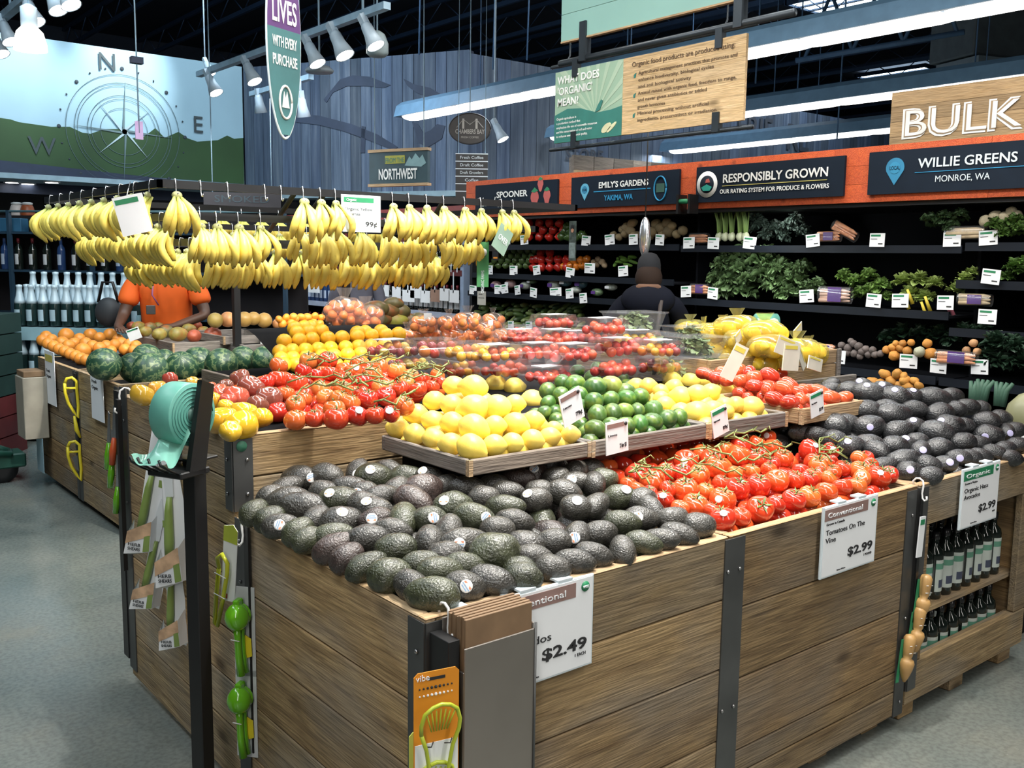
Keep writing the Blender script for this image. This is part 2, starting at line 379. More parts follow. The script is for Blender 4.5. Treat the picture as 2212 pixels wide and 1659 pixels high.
# silhouettes on the boards: a bridge, leaping fish and a whale tail
def on_side(px, py):
    """a point of the side wall as (distance along it, height)"""
    v = ray(px, py); nrm = Vector((dv.y, -dv.x, 0)).normalized(); t = (Vector((6.58, 15, CH)) - O).dot(nrm) / v.dot(nrm); p = O + v * t
    return ((p - Vector((6.58, 15, 0))).dot(dv.normalized()), p.z)
for poly, nm in (([(640, 245), (690, 250), (760, 268), (815, 290), (860, 318), (850, 325), (800, 304), (745, 284), (690, 270), (640, 264)], 'bridge'),
                 ([(782, 272), (790, 274), (789, 330), (779, 330)], 'bridge_tower'), ([(735, 172), (762, 163), (800, 166), (845, 184), (830, 190), (790, 186), (750, 186), (720, 200), (706, 222), (700, 215)], 'fish'),
                 ([(872, 170), (895, 182), (930, 190), (950, 202), (968, 212), (930, 212), (900, 200), (880, 185)], 'otter'), ([(890, 262), (905, 270), (915, 288), (930, 282), (945, 268), (962, 272), (955, 300), (925, 318), (905, 308)], 'whale_tail')):
    MB().prism([on_side(*p) for p in poly], -.012, 0).obj(nm, M_MURALSIL, bw1)
M_LETG = plain('raised_letter_grey', (.045, .055, .075), .6)
def on_front(px, py): p = W(px, py, y=11.4); return (p.x - CX[0], p.z)
for s, px, py, h in (('STORE', 1262, 348, .20), ('ERIE', 1625, 300, .42), ('RE', 1715, 325, .50)):
    x, z = on_front(px, py); text(bw2, s, x, z, h, M_LETG, y=-.03, bold=.02)

# shed-like timber sign box above the case
bx = W(1240, 330, y=9.6); tb = thing('timber_canopy', 'weathered board canopy above the orange header, behind the hanging sign', 'canopy', (bx.x, 9.6, 2.35), R(-3))
for k in range(9):
    v = random.uniform(.35, 1.1)
    o = MB().box((k * .36, 0, 0), (k * .36 + .35, .05, .62)).obj('board', M_GREYW, tb); o.color = (v, v * .95, v * .9, 1)
for z in (.1, .36): MB().box((0, -.06, z), (3.1, 0, z + .06)).obj('rail', M_PALEW, tb)
for x in (.1, 3.0): MB().box((x - .05, .06, -2.35), (x + .05, .16, .6)).obj('post', M_GREYW, tb)

# ---- strip lights (three hanging rows)
M_TUBE = plain('lit_diffuser', (1, .985, .94), .5, 0, 0, 1, emit=2.4)
M_FIXT = plain('blue_grey_fixture', (.10, .20, .31), .5)
for i, (lx, y0, y1, l) in enumerate(((7.03, 1.2, 10.95, 'longest strip light, its near end hidden by the organic sign'), (9.85, 1.5, 11.2, 'middle strip light running above the large letters of the timber board'), (12.4, 5.0, 11.2, 'farthest strip light, low above the orange header'))):
    t = thing('strip_light', l, 'light fixture', (lx, 0, 3.4), 0, 'hanging strip lights')
    MB().prism([(-.17, 0), (.17, 0), (.13, .14), (.04, .2), (-.04, .2), (-.13, .14)], y0, y1).obj('housing', M_FIXT, t)
    y = y0 + .03
    while y < y1 - .3:
        e = min(y + 1.2, y1 - .03); MB().lathe([(.13, y + .015), (.145, y + .1), (.145, e - .1), (.13, e - .015)], 12, 0, Matrix.Rotation(-PI / 2, 4, 'X') @ Matrix.Diagonal((1, .35, 1, 1))).obj('diffuser', M_TUBE, t); y += 1.2
    for yy in np.arange(y0 + .9, y1, 2.4): MB().tube([(0, yy, .2), (0, yy, 3.0)], .008, 5).obj('hanger', M_TRUSS, t)

# ---- truss, duct box and pipes under the roof on the right
p0, p1 = W(1830, 112, d=12), W(2030, 78, d=11.4)
tr = thing('roof_truss', 'blue grey open web truss crossing between two strip lights', 'truss', p0)
d = p1 - p0; q = [d * (k / 6) for k in range(-3, 8)]
MB().tube([d * -.6, d * 1.25], .035, 6).obj('bottom_chord', M_TRUSS, tr)
MB().tube([d * -.6 + Vector((0, 0, .75)), d * 1.25 + Vector((0, 0, .75))], .035, 6).obj('top_chord', M_TRUSS, tr)
for k in range(6): MB().tube([d * (-.5 + .28 * k) + Vector((0, 0, .75 if k % 2 else 0)), d * (-.5 + .28 * (k + 1)) + Vector((0, 0, 0 if k % 2 else .75))], .025, 6).obj('web_bar', M_TRUSS, tr)
p = W(2115, 135, d=13); du = thing('air_handler', 'dark grey air handling box hung below the roof', 'air handler', p, R(-20))
M_DUCT = plain('duct_grey', (.10, .125, .14), .6)
MB().bbox((-.5, -.4, 0), (.5, .4, .62), .02).obj('casing', M_DUCT, du); MB().box((-.45, -.45, -.12), (.42, .3, -.02)).obj('grille', plain('grille_grey', (.22, .28, .32), .5), du)
for x in (-.4, .4): MB().tube([(x, 0, .6), (x, 0, 2.2)], .01, 5).obj('hanger', M_TRUSS, du)
for i, (px, py0, py1, dd) in enumerate(((905, -40, 118, 13), (1138, -40, 130, 14), (1065, -30, 150, 13.2), (1808, 90, 300, 13), (1632, 20, 180, 12), (1720, 60, 240, 14))):
    a, b = W(px, py0, d=dd), W(px, py1, d=dd)
    a = Vector((b.x + .02, b.y, 6.59)); tag(MB().tube([a, (a + b) / 2 + Vector((.02, 0, 0)), b], .012, 6).obj('hanging_cable', M_TRUSS), f'thin hanging cable, {nth(i)} along the roof counted from the mural side', 'cable', 'cables hanging from the roof')

# ---- track lights
M_TRK = plain('pale_track', (.30, .44, .55), .5); M_CAN = plain('pale_can', (.42, .52, .60), .45)
def track(name, label, x, y0, y1, z, rods):
    t = thing(name, label, 'track light', (x, 0, z))
    MB().box((-.035, y0, 0), (.035, y1, .06)).obj('rail', M_TRK, t)
    for y in rods: MB().tube([(0, y, .05), (0, y, 2.9)], .012, 6).obj('hanger', M_TRK, t)
    return t
can_parts = None
def can(p, aim, label, s=1.0, top=3.68):
    global can_parts
    d = (Vector(aim) - p).normalized(); q = Vector((0, 0, -1)).rotation_difference(d).to_euler()
    t = thing('spot_lamp', label, 'spotlight', p, 0, 'track spotlights', q); t.scale = (s, s, s)
    if not can_parts:
        can_parts = (MB().lathe([(.035, .16), (.05, .13), (.055, .05), (.085, -.07), (.08, -.07), (.05, .03)], 16).mesh('shade', M_CAN), MB().lathe([(.076, -.066), (.076, -.055)], 16).mesh('bulb', M_LED), MB().box((-.03, -.03, .14), (.03, .03, .24)).mesh('stem', M_CAN))
    put(can_parts[0], 'shade', t); put(can_parts[1], 'bulb', t); put(can_parts[2], 'stem', t)
    iq = q.to_matrix().inverted(); a0 = Vector((0, 0, .2)); MB().tube([a0, iq @ ((q.to_matrix() @ a0) + Vector((0, 0, max(.02, top - p.z - .17) / s)))], .012, 6).obj('hanger', M_CAN, t)
    return t
track('light_track', 'short track rail over the mural corner of the ceiling', 2.07, 6.0, 10.3, 3.66, (7.4, 9.6))
track('light_track', 'long track rail passing behind the oval hanging banner', 4.45, 7.2, 11.4, 3.66, (7.6, 9.2))
track('light_track', 'low track rail in front of the boarded wall', 5.55, 10.7, 12.4, 3.68, (11.0,))
cans = [(72, 35, 2.07, .9, 'spotlight close to the ceiling track, above the big bright lamp'), (120, 8, 2.07, .9, 'spotlight at the frame top nearest the short track end'), (18, 78, 2.07, .9, 'spotlight beside the big bright lamp, over the mural'), (-2, 105, 2.07, .9, 'lowest spotlight at the picture edge over the mural'), (147, -4, 2.07, .9, 'spotlight half cut off by the picture top'),
        (462, 190, 4.45, 1, 'spotlight at the mural end of the long track'), (545, 165, 4.45, 1, 'second spotlight along the long track from the mural'), (453, 152, 5.2, .8, 'small spotlight just above the mural end of the long track'), (680, 125, 4.45, 1, 'spotlight right beside the oval hanging banner'), (738, 105, 4.45, 1.1, 'white spotlight tilted down near the long track end'), (805, 85, 4.45, 1, 'spotlight at the very end of the long track'),
        (562, 232, 5.55, 1, 'spotlight on the low rail before the boarded wall'), (655, 240, 5.55, 1, 'spotlight on the low rail behind the banner edge'), (1082, 292, 8.0, 1, 'lone spotlight beside the oval brown sign')]
for px, py, x, s, l in cans:
    p = W(px, py, x=x); can(p, (p.x + .25, p.y - .5, p.z - 1) if x != 5.55 else (p.x + .2, p.y + .1, p.z - 1), l, s, 6.5 if x in (5.2, 8.0) else 3.68)
p = W(65, 88, d=6); pb = thing('pendant_lamp', 'big glowing bell pendant lamp over the mural', 'pendant lamp', p)
MB().lathe([(.098, -.06), (.096, -.02), (.078, .05), (.05, .08), (.03, .085)], 20).obj('glass_bell', plain('lit_bell', (1, .98, .92), .4, 0, 0, 1, emit=4), pb)
MB().lathe([(.05, .08), (.05, .2), (.02, .22)], 14).obj('socket', M_CAN, pb); MB().tube([(0, 0, .2), (0, 0, 3.5)], .006, 5).obj('cable', M_TRK, pb)
p = W(690, 152, x=4.6); pj = thing('ceiling_speaker', 'flat white disc speaker hanging under the long track', 'speaker', p)
MB().lathe([(.13, -.02), (.14, 0), (.1, .035), (.03, .05)], 18).obj('disc', M_CAN, pj); MB().tube([(0, 0, .04), (0, 0, 3)], .01, 6).obj('hanger', M_TRK, pj)
p = W(815, 100, x=4.6); pj = thing('bell_speaker', 'grey bell speaker behind the long track end', 'speaker', p)
MB().lathe([(.07, -.09), (.1, -.06), (.1, .02), (.07, .1), (.03, .13)], 18).obj('shell', plain('speaker_grey', (.33, .42, .45), .5), pj); MB().tube([(0, 0, .1), (0, 0, 3)], .008, 6).obj('hanger', M_TRK, pj)
p = W(295, 132, d=7.5); pk = thing('drop_rod', 'thin ceiling rod with a clamp and a pink tag in front of the mural', 'rod', p)
MB().tube([(0, 0, -.55), (0, 0, 3.3)], .006, 6).obj('rod', M_TRK, pk); MB().box((-.045, -.03, -.02), (.045, .03, .03)).obj('clamp', M_NAVY, pk)
MB().box((-.03, -.004, -.60), (.03, .004, -.46)).obj('tag', plain('pink_tag', (.55, .38, .62), .5), pk)
# wall washers on the mural and the boards
for tp, tx, tz, pw in ((30, 175, 0, 700), (262, 165, 0, 900)):
    q = W(tp, tx, y=15); spot('wall_washer', (q.x + .1, 13.2, 5.6), q + Vector((0, 0, .05)), pw * .42, 46, (.9, .97, 1), .05, .9)
area('mural_wash', (3.5, 11.5, 5.6), 5, .4, 105, (.66, .86, 1), (3.5, 15, 3.4))
area('board_wash', (5.6, 11.2, 5.6), .4, 4, 75, (.78, .9, 1), (7.6, 13.0, 3.4))
area('board_wash', (13, 9.4, 5.4), 8, .4, 90, (.85, .93, 1), (13, 11.4, 3.5))
for px, py in ((700, 190), (1240, 250)):
    q = W(px, py, d=14); spot('wall_washer', q + Vector((-.9, -1.2, 1.6)), q, 110, 40, (1, .96, .9), .05, .9)
# ================================================================ hanging signs
M_PIPE = plain('dark_pipe', (.035, .045, .055), .4, .5)
M_SIGNL = plain('sign_pale_green', (.30, .45, .33), .6, 0, .06, 1); M_RAYS = plain('sign_ray_green', (.40, .53, .40), .6, 0, .03)
M_SIGNT = plain('sign_teal', (.035, .19, .16), .6); M_TAN = wood('sign_tan_board', (.50, .33, .15), (.74, .54, .31), (.6, .47, .3), .3, True, .7)
M_BROWNINK = plain('brown_ink', (.10, .06, .035), .7); M_WINK = plain('white_ink', (.80, .82, .80), .6); M_PGREEN = plain('pale_green_paint', (.24, .44, .40), .6, 0, .06, 2)
def wall_y(px, py, x): return W(px, py, x=x).y
os_ = thing('organic_sign', 'long hanging sign, pale green end panel and tan board with rows of small text', 'sign', (4.6, 5.21, 2.405), FACE_LEFT)
w0 = 5.21 - wall_y(1345, 200, 4.6)
MB().box((0, 0, 0), (w0, .02, .485)).obj('green_panel', M_SIGNL, os_)
for k in range(9):
    a = R(20 + 16 * k); b_ = R(26 + 16 * k); c = (w0 * .62, .15)
    def clip(ang):
        dx, dz = math.cos(ang), math.sin(ang); ts = [t for t in ((w0 - c[0]) / dx if dx > 0 else -c[0] / dx if dx < 0 else 9, (.485 - c[1]) / dz if dz > 0 else 9) if t > 0]; t = min(ts); return (c[0] + dx * t, c[1] + dz * t)
    MB().prism([c, clip(b_), clip(a)], -.002, 0).obj('sun_ray', M_RAYS, os_)
MB().prism([(0, 0), (w0, 0), (w0, .19), (w0 * .85, .175), (w0 * .65, .17), (w0 * .4, .215), (w0 * .2, .225), (0, .19)], -.004, 0).obj('hill_panel', M_SIGNT, os_)
for i, (s, h) in enumerate((('WHAT DOES', .052), ("'ORGANIC'", .052), ('MEAN?', .052))): text(os_, s, .03, .40 - .075 * i, h, M_WINK, bold=.03, align='LEFT', y=-.006)
for i, s in enumerate(('Organic agriculture is', 'a production method that', 'emphasizes the use of renewable resources', 'and the conservation of soil and water', 'to enhance environmental quality.')): text(os_, s, .025, .155 - .03 * i, .017, M_WINK, align='LEFT', y=-.006)
for dx, rz in ((-.025, .5), (.025, -.5)):
    MB().prism([(.0 + .05 * math.sin(t) * math.cos(rz) - .022 * math.cos(t) * math.sin(rz), .05 * math.sin(t) * abs(math.sin(rz)) + .022 * math.cos(t)) for t in np.linspace(0, 2 * PI, 12, endpoint=False)], -.008, -.004).obj('leaf_emblem', plain('emblem_cream', (.66, .66, .42), .6), os_, (w0 * .83 + dx, 0, .06))
MB().prism([(0, 0), (.05, .015), (.075, .07), (.06, .08), (.03, .05)], -.007, -.004).obj('sprout', M_SIGNT, os_, (w0 * .62, 0, .17))
wb = 1.64 - w0
for za, zb in ((0, .145), (.145, .229), (.229, .355), (.355, .485)):
    o = MB().box((w0, 0, za + .0006), (1.64, .02, zb - .0006)).obj('board', M_TAN, os_); v = random.uniform(.9, 1.1); o.color = (v, v, v, 1)
text(os_, 'Organic food products are produced using:', w0 + .08, .42, .032, M_BROWNINK, align='LEFT', w=.82)
for i, s in enumerate(('Agricultural management practices that promote and', 'enhance biodiversity, biological cycles', 'and soil biological activity', 'Animal raised with organic feed, freedom to range,', 'and never given antibiotics or added', 'growth hormones', 'Minimal processing without artificial', 'ingredients, preservatives or irradiation')):
    text(os_, s, w0 + .14, .365 - .042 * i, .022, M_BROWNINK, align='LEFT', w=.78 * len(s) / 50)
for z in (.35, .225, .10): MB().prism([(0, 0), (.012, .0), (.02, .03), (0, .02)], -.004, 0).obj('leaf_bullet', M_SIGNT, os_, (w0 + .1, 0, z))
for z in (-.04, .53):
    MB().tube([(-.06, .015, z), (1.70, .015, z)], .013, 8).obj('pipe', M_PIPE, os_)
for x in (.18, 1.42):
    for z in (-.05, .43): MB().box((x, -.012, z), (x + .05, .03, z + .115)).obj('clip', M_PIPE, os_)
for x in (.08, 1.45): MB().tube([(x, .015, .53), (x, .06, .6), (x, .06, 4.1)], .006, 5).obj('hanger', M_PIPE, os_)
gs = thing('green_board_sign', 'pale green plank sign with a yellow oval, cut by the picture top', 'sign', (4.6, 5.16, 3.09), FACE_LEFT)
for k in range(4): MB().box((0, 0, k * .18 + .001), (1.75, .025, k * .18 + .178)).obj('board', M_PGREEN, gs)
MB().prism([(.78 + .35 * math.cos(t), .50 + .26 * math.sin(t)) for t in np.linspace(0, 2 * PI, 28, endpoint=False)], -.006, 0).obj('yellow_oval', plain('sun_yellow', (.66, .50, .16), .6), gs)
MB().box((0, -.004, -.01), (1.75, .029, .001)).obj('edge', M_PALEW, gs)
MB().tube([(-.02, .012, -.14), (1.9, .012, -.14)], .022, 10).obj('pipe', M_PIPE, gs)
for x in (.2, 1.5): MB().box((x, -.016, -.16), (x + .06, .04, .1)).obj('clip', M_PIPE, gs)
# tall timber letters board behind the header
bk = thing('bulk_sign', 'plank board with big white outlined letters above the orange header', 'sign', (6.3, 3.63, 2.36), FACE_LEFT)
for k in range(4):
    o = MB().box((0, 0, k * .1 + .001), (1.7, .03, k * .1 + .099)).obj('board', M_TAN, bk); v = (.62, .66, .5, .7)[k]; o.color = (v, v * .95, v * .9, 1)
text(bk, 'BULK', .075, .085, .20, M_WINK, w=.80, bold=.035, align='LEFT', y=-.004)
text(bk, 'BULK', .087, .094, .185, plain('letter_inline', (.33, .23, .13), .7), w=.775, bold=.012, align='LEFT', y=-.007)
text(bk, 'BULK', .090, .097, .18, M_WINK, w=.768, bold=-.006, align='LEFT', y=-.009)

# oval banner
p = W(612, 80, d=5.4); ob = thing('oval_banner', 'tall surfboard-shaped hanging banner in red, purple and teal bands', 'banner', p, R(22))
H0, HW = .56, .135
def hw(z): return HW * (max(0, 1 - (z / H0) ** 2)) ** .55
def band(z0, z1, m, nm):
    zs = np.linspace(z0, z1, 10); poly = [(-hw(z), z) for z in zs] + [(hw(z), z) for z in zs[::-1] if hw(z) > 1e-4]
    MB().prism(poly[::-1], -.008, .008).obj(nm, m, ob)
band(.235, H0, plain('banner_red', (.42, .09, .05), .6), 'red_band'); band(.04, .235, plain('banner_purple', (.10, .035, .16), .6), 'purple_band'); band(-.54, .04, plain('banner_teal', (.05, .16, .17), .6), 'teal_band')
g = MB(); g.tube([(hw(H0 * math.sin(t)) * (1 if math.cos(t) > 0 else -1), 0, H0 * math.sin(t)) for t in np.linspace(0, 2 * PI, 48)], .008, 5).obj('rim', M_ACRY, ob)
for s, z, h, w in (('IMPROVING', .25, .06, .2), ('LIVES', .075, .13, .2), ('WITH EVERY', -.06, .06, .2), ('PURCHASE', -.16, .06, .2)): text(ob, s, 0, z, h, M_WINK, w=w, y=-.011, bold=.02)
g = MB(); g.tube([(.05 * math.cos(t), -.011, -.36 + .09 * math.sin(t)) for t in np.linspace(0, 2 * PI, 24)], .008, 4); g.prism([(-.03, -.39), (.03, -.39), (.012, -.30), (0, -.34), (-.012, -.30)], -.012, -.009); g.obj('round_emblem', M_WINK, ob)
MB().tube([(0, 0, H0 - .02), (0, 0, 3.4)], .006, 5).obj('hanger', M_TRK, ob)

# "from the northwest" board, brown oval sign and the black menu strips near the boarded pavilion
def far_board(px0, px1, py0, py1, d, fn):
    a, b = W(px0, py1, d=d), W(px1, py1, d=d); rz = math.atan2(b.y - a.y, b.x - a.x); return thing(*fn, a, rz), (b - a).length, (W(px0, py0, d=d) - a).length
nw, ww, hh = far_board(798, 931, 330, 400, 10.5, ('northwest_sign', 'dark hanging sign with a snowy mountain and yellow and white lettering', 'sign'))
nw.rotation_euler.z += R(-28); ww *= 1.12
MB().box((0, 0, 0), (ww, .05, hh)).obj('panel', plain('slate_panel', (.025, .06, .075), .6), nw)
for z in (-.02, hh - .01): o = MB().box((-.01, -.015, z), (ww + .01, .06, z + .03)).obj('rail', M_PALEW, nw)
MB().prism([(ww * .62, hh * .55), (ww * .70, hh * .82), (ww * .74, hh * .72), (ww * .8, hh * .9), (ww * .87, hh * .75), (ww * .92, hh * .85), (ww * .98, hh * .6), (ww * .9, hh * .5)], -.005, 0).obj('mountain', plain('snow_print', (.20, .34, .36), .7), nw)
MB().box((ww * .28, -.004, hh * .62), (ww * .62, 0, hh * .86)).obj('yellow_label', plain('mustard_print', (.36, .36, .06), .7), nw)
text(nw, 'FROM THE', ww * .45, hh * .65, hh * .15, M_SIGNT, w=ww * .32, y=-.008); text(nw, 'NORTHWEST', ww * .5, hh * .16, hh * .32, M_WINK, w=ww * .66, y=-.008, bold=.03)
for x in (.06, ww - .06): MB().tube([(x, .02, hh), (x, .02, 3.6)], .006, 5).obj('hanger', M_TRK, nw)
p = W(1015, 278, d=10.8); ov = thing('oval_sign', 'brown oval hanging sign with a pale bridge drawing', 'sign', p, R(-39))
a_, b2 = .235, .17
MB().prism([(a_ * math.cos(t), b2 * math.sin(t)) for t in np.linspace(0, 2 * PI, 36, endpoint=False)], 0, .03).obj('panel', plain('oval_brown', (.03, .025, .022), .5), ov)
MB().tube([(a_ * math.cos(t), 0, b2 * math.sin(t)) for t in np.linspace(0, 2 * PI, 37)], .008, 5).obj('rim', M_BLACK, ov)
M_OVT = plain('oval_cream', (.36, .34, .30), .6)
for x in (-.075, .075): MB().box((x - .012, -.005, .0), (x + .012, 0, .11)).obj('bridge_tower', M_OVT, ov)
MB().tube([(-.15, -.003, .01), (-.075, -.003, .10), (0, -.003, .045), (.075, -.003, .10), (.15, -.003, .01)], .005, 4).obj('bridge_cable', M_OVT, ov)
text(ov, 'CHAMBERS BAY', 0, -.055, .05, M_OVT, w=.33, y=-.004, bold=.02); text(ov, 'FRESH COFFEE', 0, -.105, .022, M_OVT, w=.2, y=-.004)
MB().tube([(0, .015, b2), (0, .015, 3.2)], .006, 5).obj('hanger', M_TRK, ov)
a = W(984, 425, d=10.8)
for i, s in enumerate(('Fresh Coffee', 'Draft Coffee', 'Draft Growlers', 'Coffee', 'Beer', 'Wine')):
    ms = thing('menu_strip', f'{nth(i)} black menu strip from the top of the stack under the oval sign', 'sign', a + Vector((0, 0, .40 - .083 * i)), R(-39), 'stack of black menu strips')
    MB().box((0, 0, 0), (.36, .02, .072)).obj('panel', M_BLACK, ms); text(ms, s, .18, .022, .032, M_ACRY, w=min(.26, .025 * len(s))); MB().box((-.003, -.002, .072), (.363, .022, .0825)).obj('edge', M_ACRY, ms)
    [MB().tube([(x, .025, 0), (x, .025, 6.5 - ms.location.z)], .004, 5).obj('hanger', M_TRK, ms) for x in (.03, .33) if i == 5]

# ================================================================ produce case along x = 5.6 ... with its orange header
M_OR = wood('orange_stained_board', (.52, .075, .022), (.74, .14, .035), (.48, .075, .03), .35, True, .6)
M_OR2 = M_OR
M_SLATE = plain('slate_sign', (.006, .013, .025), .7, spec=.2)
M_CASE = plain('black_case', (.006, .007, .009), .5); M_CASEIN = plain('case_liner', (.005, .006, .009), .8, spec=.15)
M_EDGE = plain('shelf_edge_blue_black', (.008, .011, .017), .5, spec=.2)
Y0c, Y1c = .6, 7.62
pc = thing('produce_case', 'long black refrigerated produce case under an orange board header', 'display case', (5.6, 0, 0))
for k, yy in enumerate(np.arange(Y0c, Y1c, 1.0)):
    y2 = min(yy + .998, Y1c)
    for j, (za, zb) in enumerate(((1.975, 2.09), (2.09, 2.205), (2.205, 2.32))):
        v = random.uniform(.86, 1.1); o = MB().box((0, yy, za + .0015), (.03, y2, zb)).obj('header_board', M_OR, pc); o.color = (v, v, v, 1)
MB().box((.03, Y0c, 1.95), (.9, Y1c, 2.30)).obj('canopy', M_CASE, pc)
MB().box((.86, Y0c, 0), (.92, Y1c, 2.0)).obj('back_panel', M_CASEIN, pc)
for yy in (Y0c, Y1c - .04): MB().box((.05, yy, 0), (.88, yy + .04, 1.96)).obj('end_panel', M_CASE, pc)
MB().box((-.1, Y0c, .0), (.86, Y1c, .70)).obj('base', M_CASE, pc)
for y_ in (2.75, 4.95): MB().box((.3, y_, .7), (.86, y_ + .02, 1.95)).obj('divider', M_CASEIN, pc)
SH = ((.10, 4.97, Y1c - .05, 1.715), (.05, 4.97, Y1c - .05, 1.445), (.0, 4.97, Y1c - .05, 1.27), (.10, 2.77, 4.95, 1.705), (.0, 2.77, 4.95, 1.31), (-.1, 2.77, 4.95, .93), (.10, Y0c + .05, 2.75, 1.72), (.02, Y0c + .05, 2.75, 1.50), (-.02, Y0c + .05, 2.75, 1.22), (-.1, Y0c + .05, 2.75, .93), (-.1, 4.97, Y1c - .05, .80))
for dx, ya, yb, z in SH:
    MB().box((dx, ya, z - .035), (.86, yb, z - .02)).obj('shelf', M_CASEIN, pc); MB().box((dx - .012, ya, z - .045), (dx, yb, z + .004)).obj('shelf_edge', M_EDGE, pc)
# header signs
def header_sign(px0, px1, label, zt=2.275, zb=2.02):
    y0 = wall_y(px0, 420, 5.575); y1 = wall_y(px1, 420, 5.575)
    t = thing('header_sign', label, 'sign', (5.575, y0, zb), FACE_LEFT, 'slate signs on the orange header'); MB().box((0, 0, 0), (y0 - y1, .02, zt - zb)).obj('panel', M_SLATE, t); return t, y0 - y1, zt - zb
M_PIN = plain('sky_blue_print', (.10, .36, .52), .6); M_PIND = plain('pin_blue', (.025, .20, .36), .6); M_LINEB = plain('line_blue', (.02, .25, .48), .6); M_STRAW = plain('berry_red', (.46, .10, .09), .6)
def pin(t, x, z, r, m, m2):
    poly = [(x + r * math.cos(a), z + r * math.sin(a)) for a in np.linspace(R(-20), R(200), 18)] + [(x, z - 1.75 * r)]
    MB().prism(poly, -.003, 0).obj('map_pin', m, t); MB().prism([(x + .6 * r * math.cos(a), z + .6 * r * math.sin(a)) for a in np.linspace(0, 2 * PI, 16, endpoint=False)], -.005, 0).obj('pin_disc', m2, t); text(t, 'LOCAL', x, z - r * .2, r * .4, M_SLATE, w=r * 1.1, y=-.006)
t, w, h = header_sign(1027, 1204, 'slate header sign with strawberries painted at one end')
text(t, 'Local', w * .17, h * .22, h * .34, M_WINK, w=w * .18, shear=.3); text(t, 'SPOONER', w * .47, h * .50, h * .22, M_WINK, w=w * .38, bold=.03); text(t, 'FARMS', w * .40, h * .16, h * .16, M_WINK, w=w * .2)
for x, z, s in ((.745, .40, 1), (.885, .45, .85), (.81, .86, .7)):
    MB().prism([(w * x + .055 * s * math.cos(a) * (1 if math.sin(a) > -.1 else .75), h * z + .075 * s * math.sin(a) * (1 if math.sin(a) > 0 else 1.2)) for a in np.linspace(0, 2 * PI, 18, endpoint=False)], -.003, 0).obj('strawberry', M_STRAW, t)
    MB().prism([(w * x - .045 * s, h * z + .06 * s), (w * x, h * z + .05 * s), (w * x + .045 * s, h * z + .065 * s), (w * x, h * z + .095 * s)], -.005, 0).obj('strawberry_leaf', M_GREEN, t)
t, w, h = header_sign(1234, 1466, 'slate header sign with a pale map pin and a blue ring at its end')
pin(t, w * .14, h * .58, h * .20, M_PIN, M_PIND); text(t, "EMILY'S GARDENS", w * .51, h * .60, h * .19, M_WINK, w=w * .46, bold=.03); MB().box((w * .23, -.003, h * .48), (w * .76, 0, h * .51)).obj('rule', M_LINEB, t); text(t, 'YAKIMA, WA', w * .47, h * .2, h * .17, M_LINEB, w=w * .27, bold=.03)
MB().tube([(w * .845 + .062 * math.cos(a), -.004, h * .47 + h * .36 * math.sin(a)) for a in np.linspace(0, 2 * PI, 28)], .006, 5).obj('blue_ring', M_LINEB, t); MB().box((w * .81, -.003, h * .36), (w * .88, 0, h * .62)).obj('state_shape', plain('state_green', (.04, .11, .085), .6), t)
t, w, h = header_sign(1503, 1821, 'slate header sign with a round white badge beside large white lettering')
MB().lathe([(h * .37, 0), (h * .37, .003)], 28, 0, Matrix.Translation((w * .085, 0, h * .5)) @ Matrix.Rotation(PI / 2, 4, 'X')).obj('badge', M_WINK, t); MB().lathe([(h * .25, 0), (h * .25, .005)], 24, 0, Matrix.Translation((w * .085, 0, h * .5)) @ Matrix.Rotation(PI / 2, 4, 'X')).obj('badge_disc', M_SLATE, t)
MB().prism([(w * .045, h * .42), (w * .085, h * .5), (w * .125, h * .42), (w * .11, h * .32), (w * .06, h * .32)], -.008, -.005).obj('badge_field', plain('badge_teal', (.02, .30, .24), .6), t); MB().prism([(w * .075, h * .55), (w * .11, h * .55), (w * .1, h * .66), (w * .08, h * .64)], -.008, -.005).obj('badge_barn', M_STRAW, t)
text(t, 'RESPONSIBLY GROWN', w * .555, h * .52, h * .24, M_WINK, w=w * .70, bold=.025); MB().box((w * .20, -.003, h * .42), (w * .9, 0, h * .44)).obj('rule', plain('rule_straw', (.45, .40, .12), .6), t); text(t, 'OUR RATING SYSTEM FOR PRODUCE & FLOWERS', w * .55, h * .22, h * .12, M_WINK, w=w * .73, bold=.02)
t, w, h = header_sign(1873, 2330, 'slate header sign with a bright blue map pin, cut by the picture edge', 2.28, 2.02)
pin(t, w * .145, h * .60, h * .23, M_PIND, plain('pin_blue_mid', (.03, .24, .42), .6)); text(t, 'WILLIE GREENS', w * .50, h * .56, h * .22, M_ACRY, w=w * .47, bold=.02); MB().box((w * .25, -.003, h * .45), (w * .9, 0, h * .465)).obj('rule', M_LINEB, t); text(t, 'MONROE, WA', w * .485, h * .22, h * .15, M_ACRY, w=w * .26)
# bag bracket on the header, mirror drop and hanging shelf signs
p = W(1478, 435, x=5.5); br = thing('bag_bracket', 'black bag bracket with a green roll, fixed to the orange header', 'bag dispenser', p, FACE_LEFT)
for x in (-.06, .05): MB().box((x, -.02, -.09), (x + .02, .08, .05)).obj('arm', M_BLACK, br)
MB().lathe([(.018, -.05), (.018, .05)], 12, 0, Matrix.Rotation(PI / 2, 4, 'Y')).obj('roll', M_GREEN, br)
p = W(1393, 512, x=5.15)
mr = thing('hanging_scale', 'shiny oval steel hanging scale pan above the shopper in the dark cap', 'scale', p, FACE_LEFT)
MB().ball((0, 0, 0), (.05, .035, .145), 16, 12).obj('pan', plain('mirror_steel', (.85, .85, .87), .22, .9, 0), mr); MB().tube([(0, 0, .13), (0, 0, 1.2)], .005, 5).obj('rod', M_STEEL, mr)
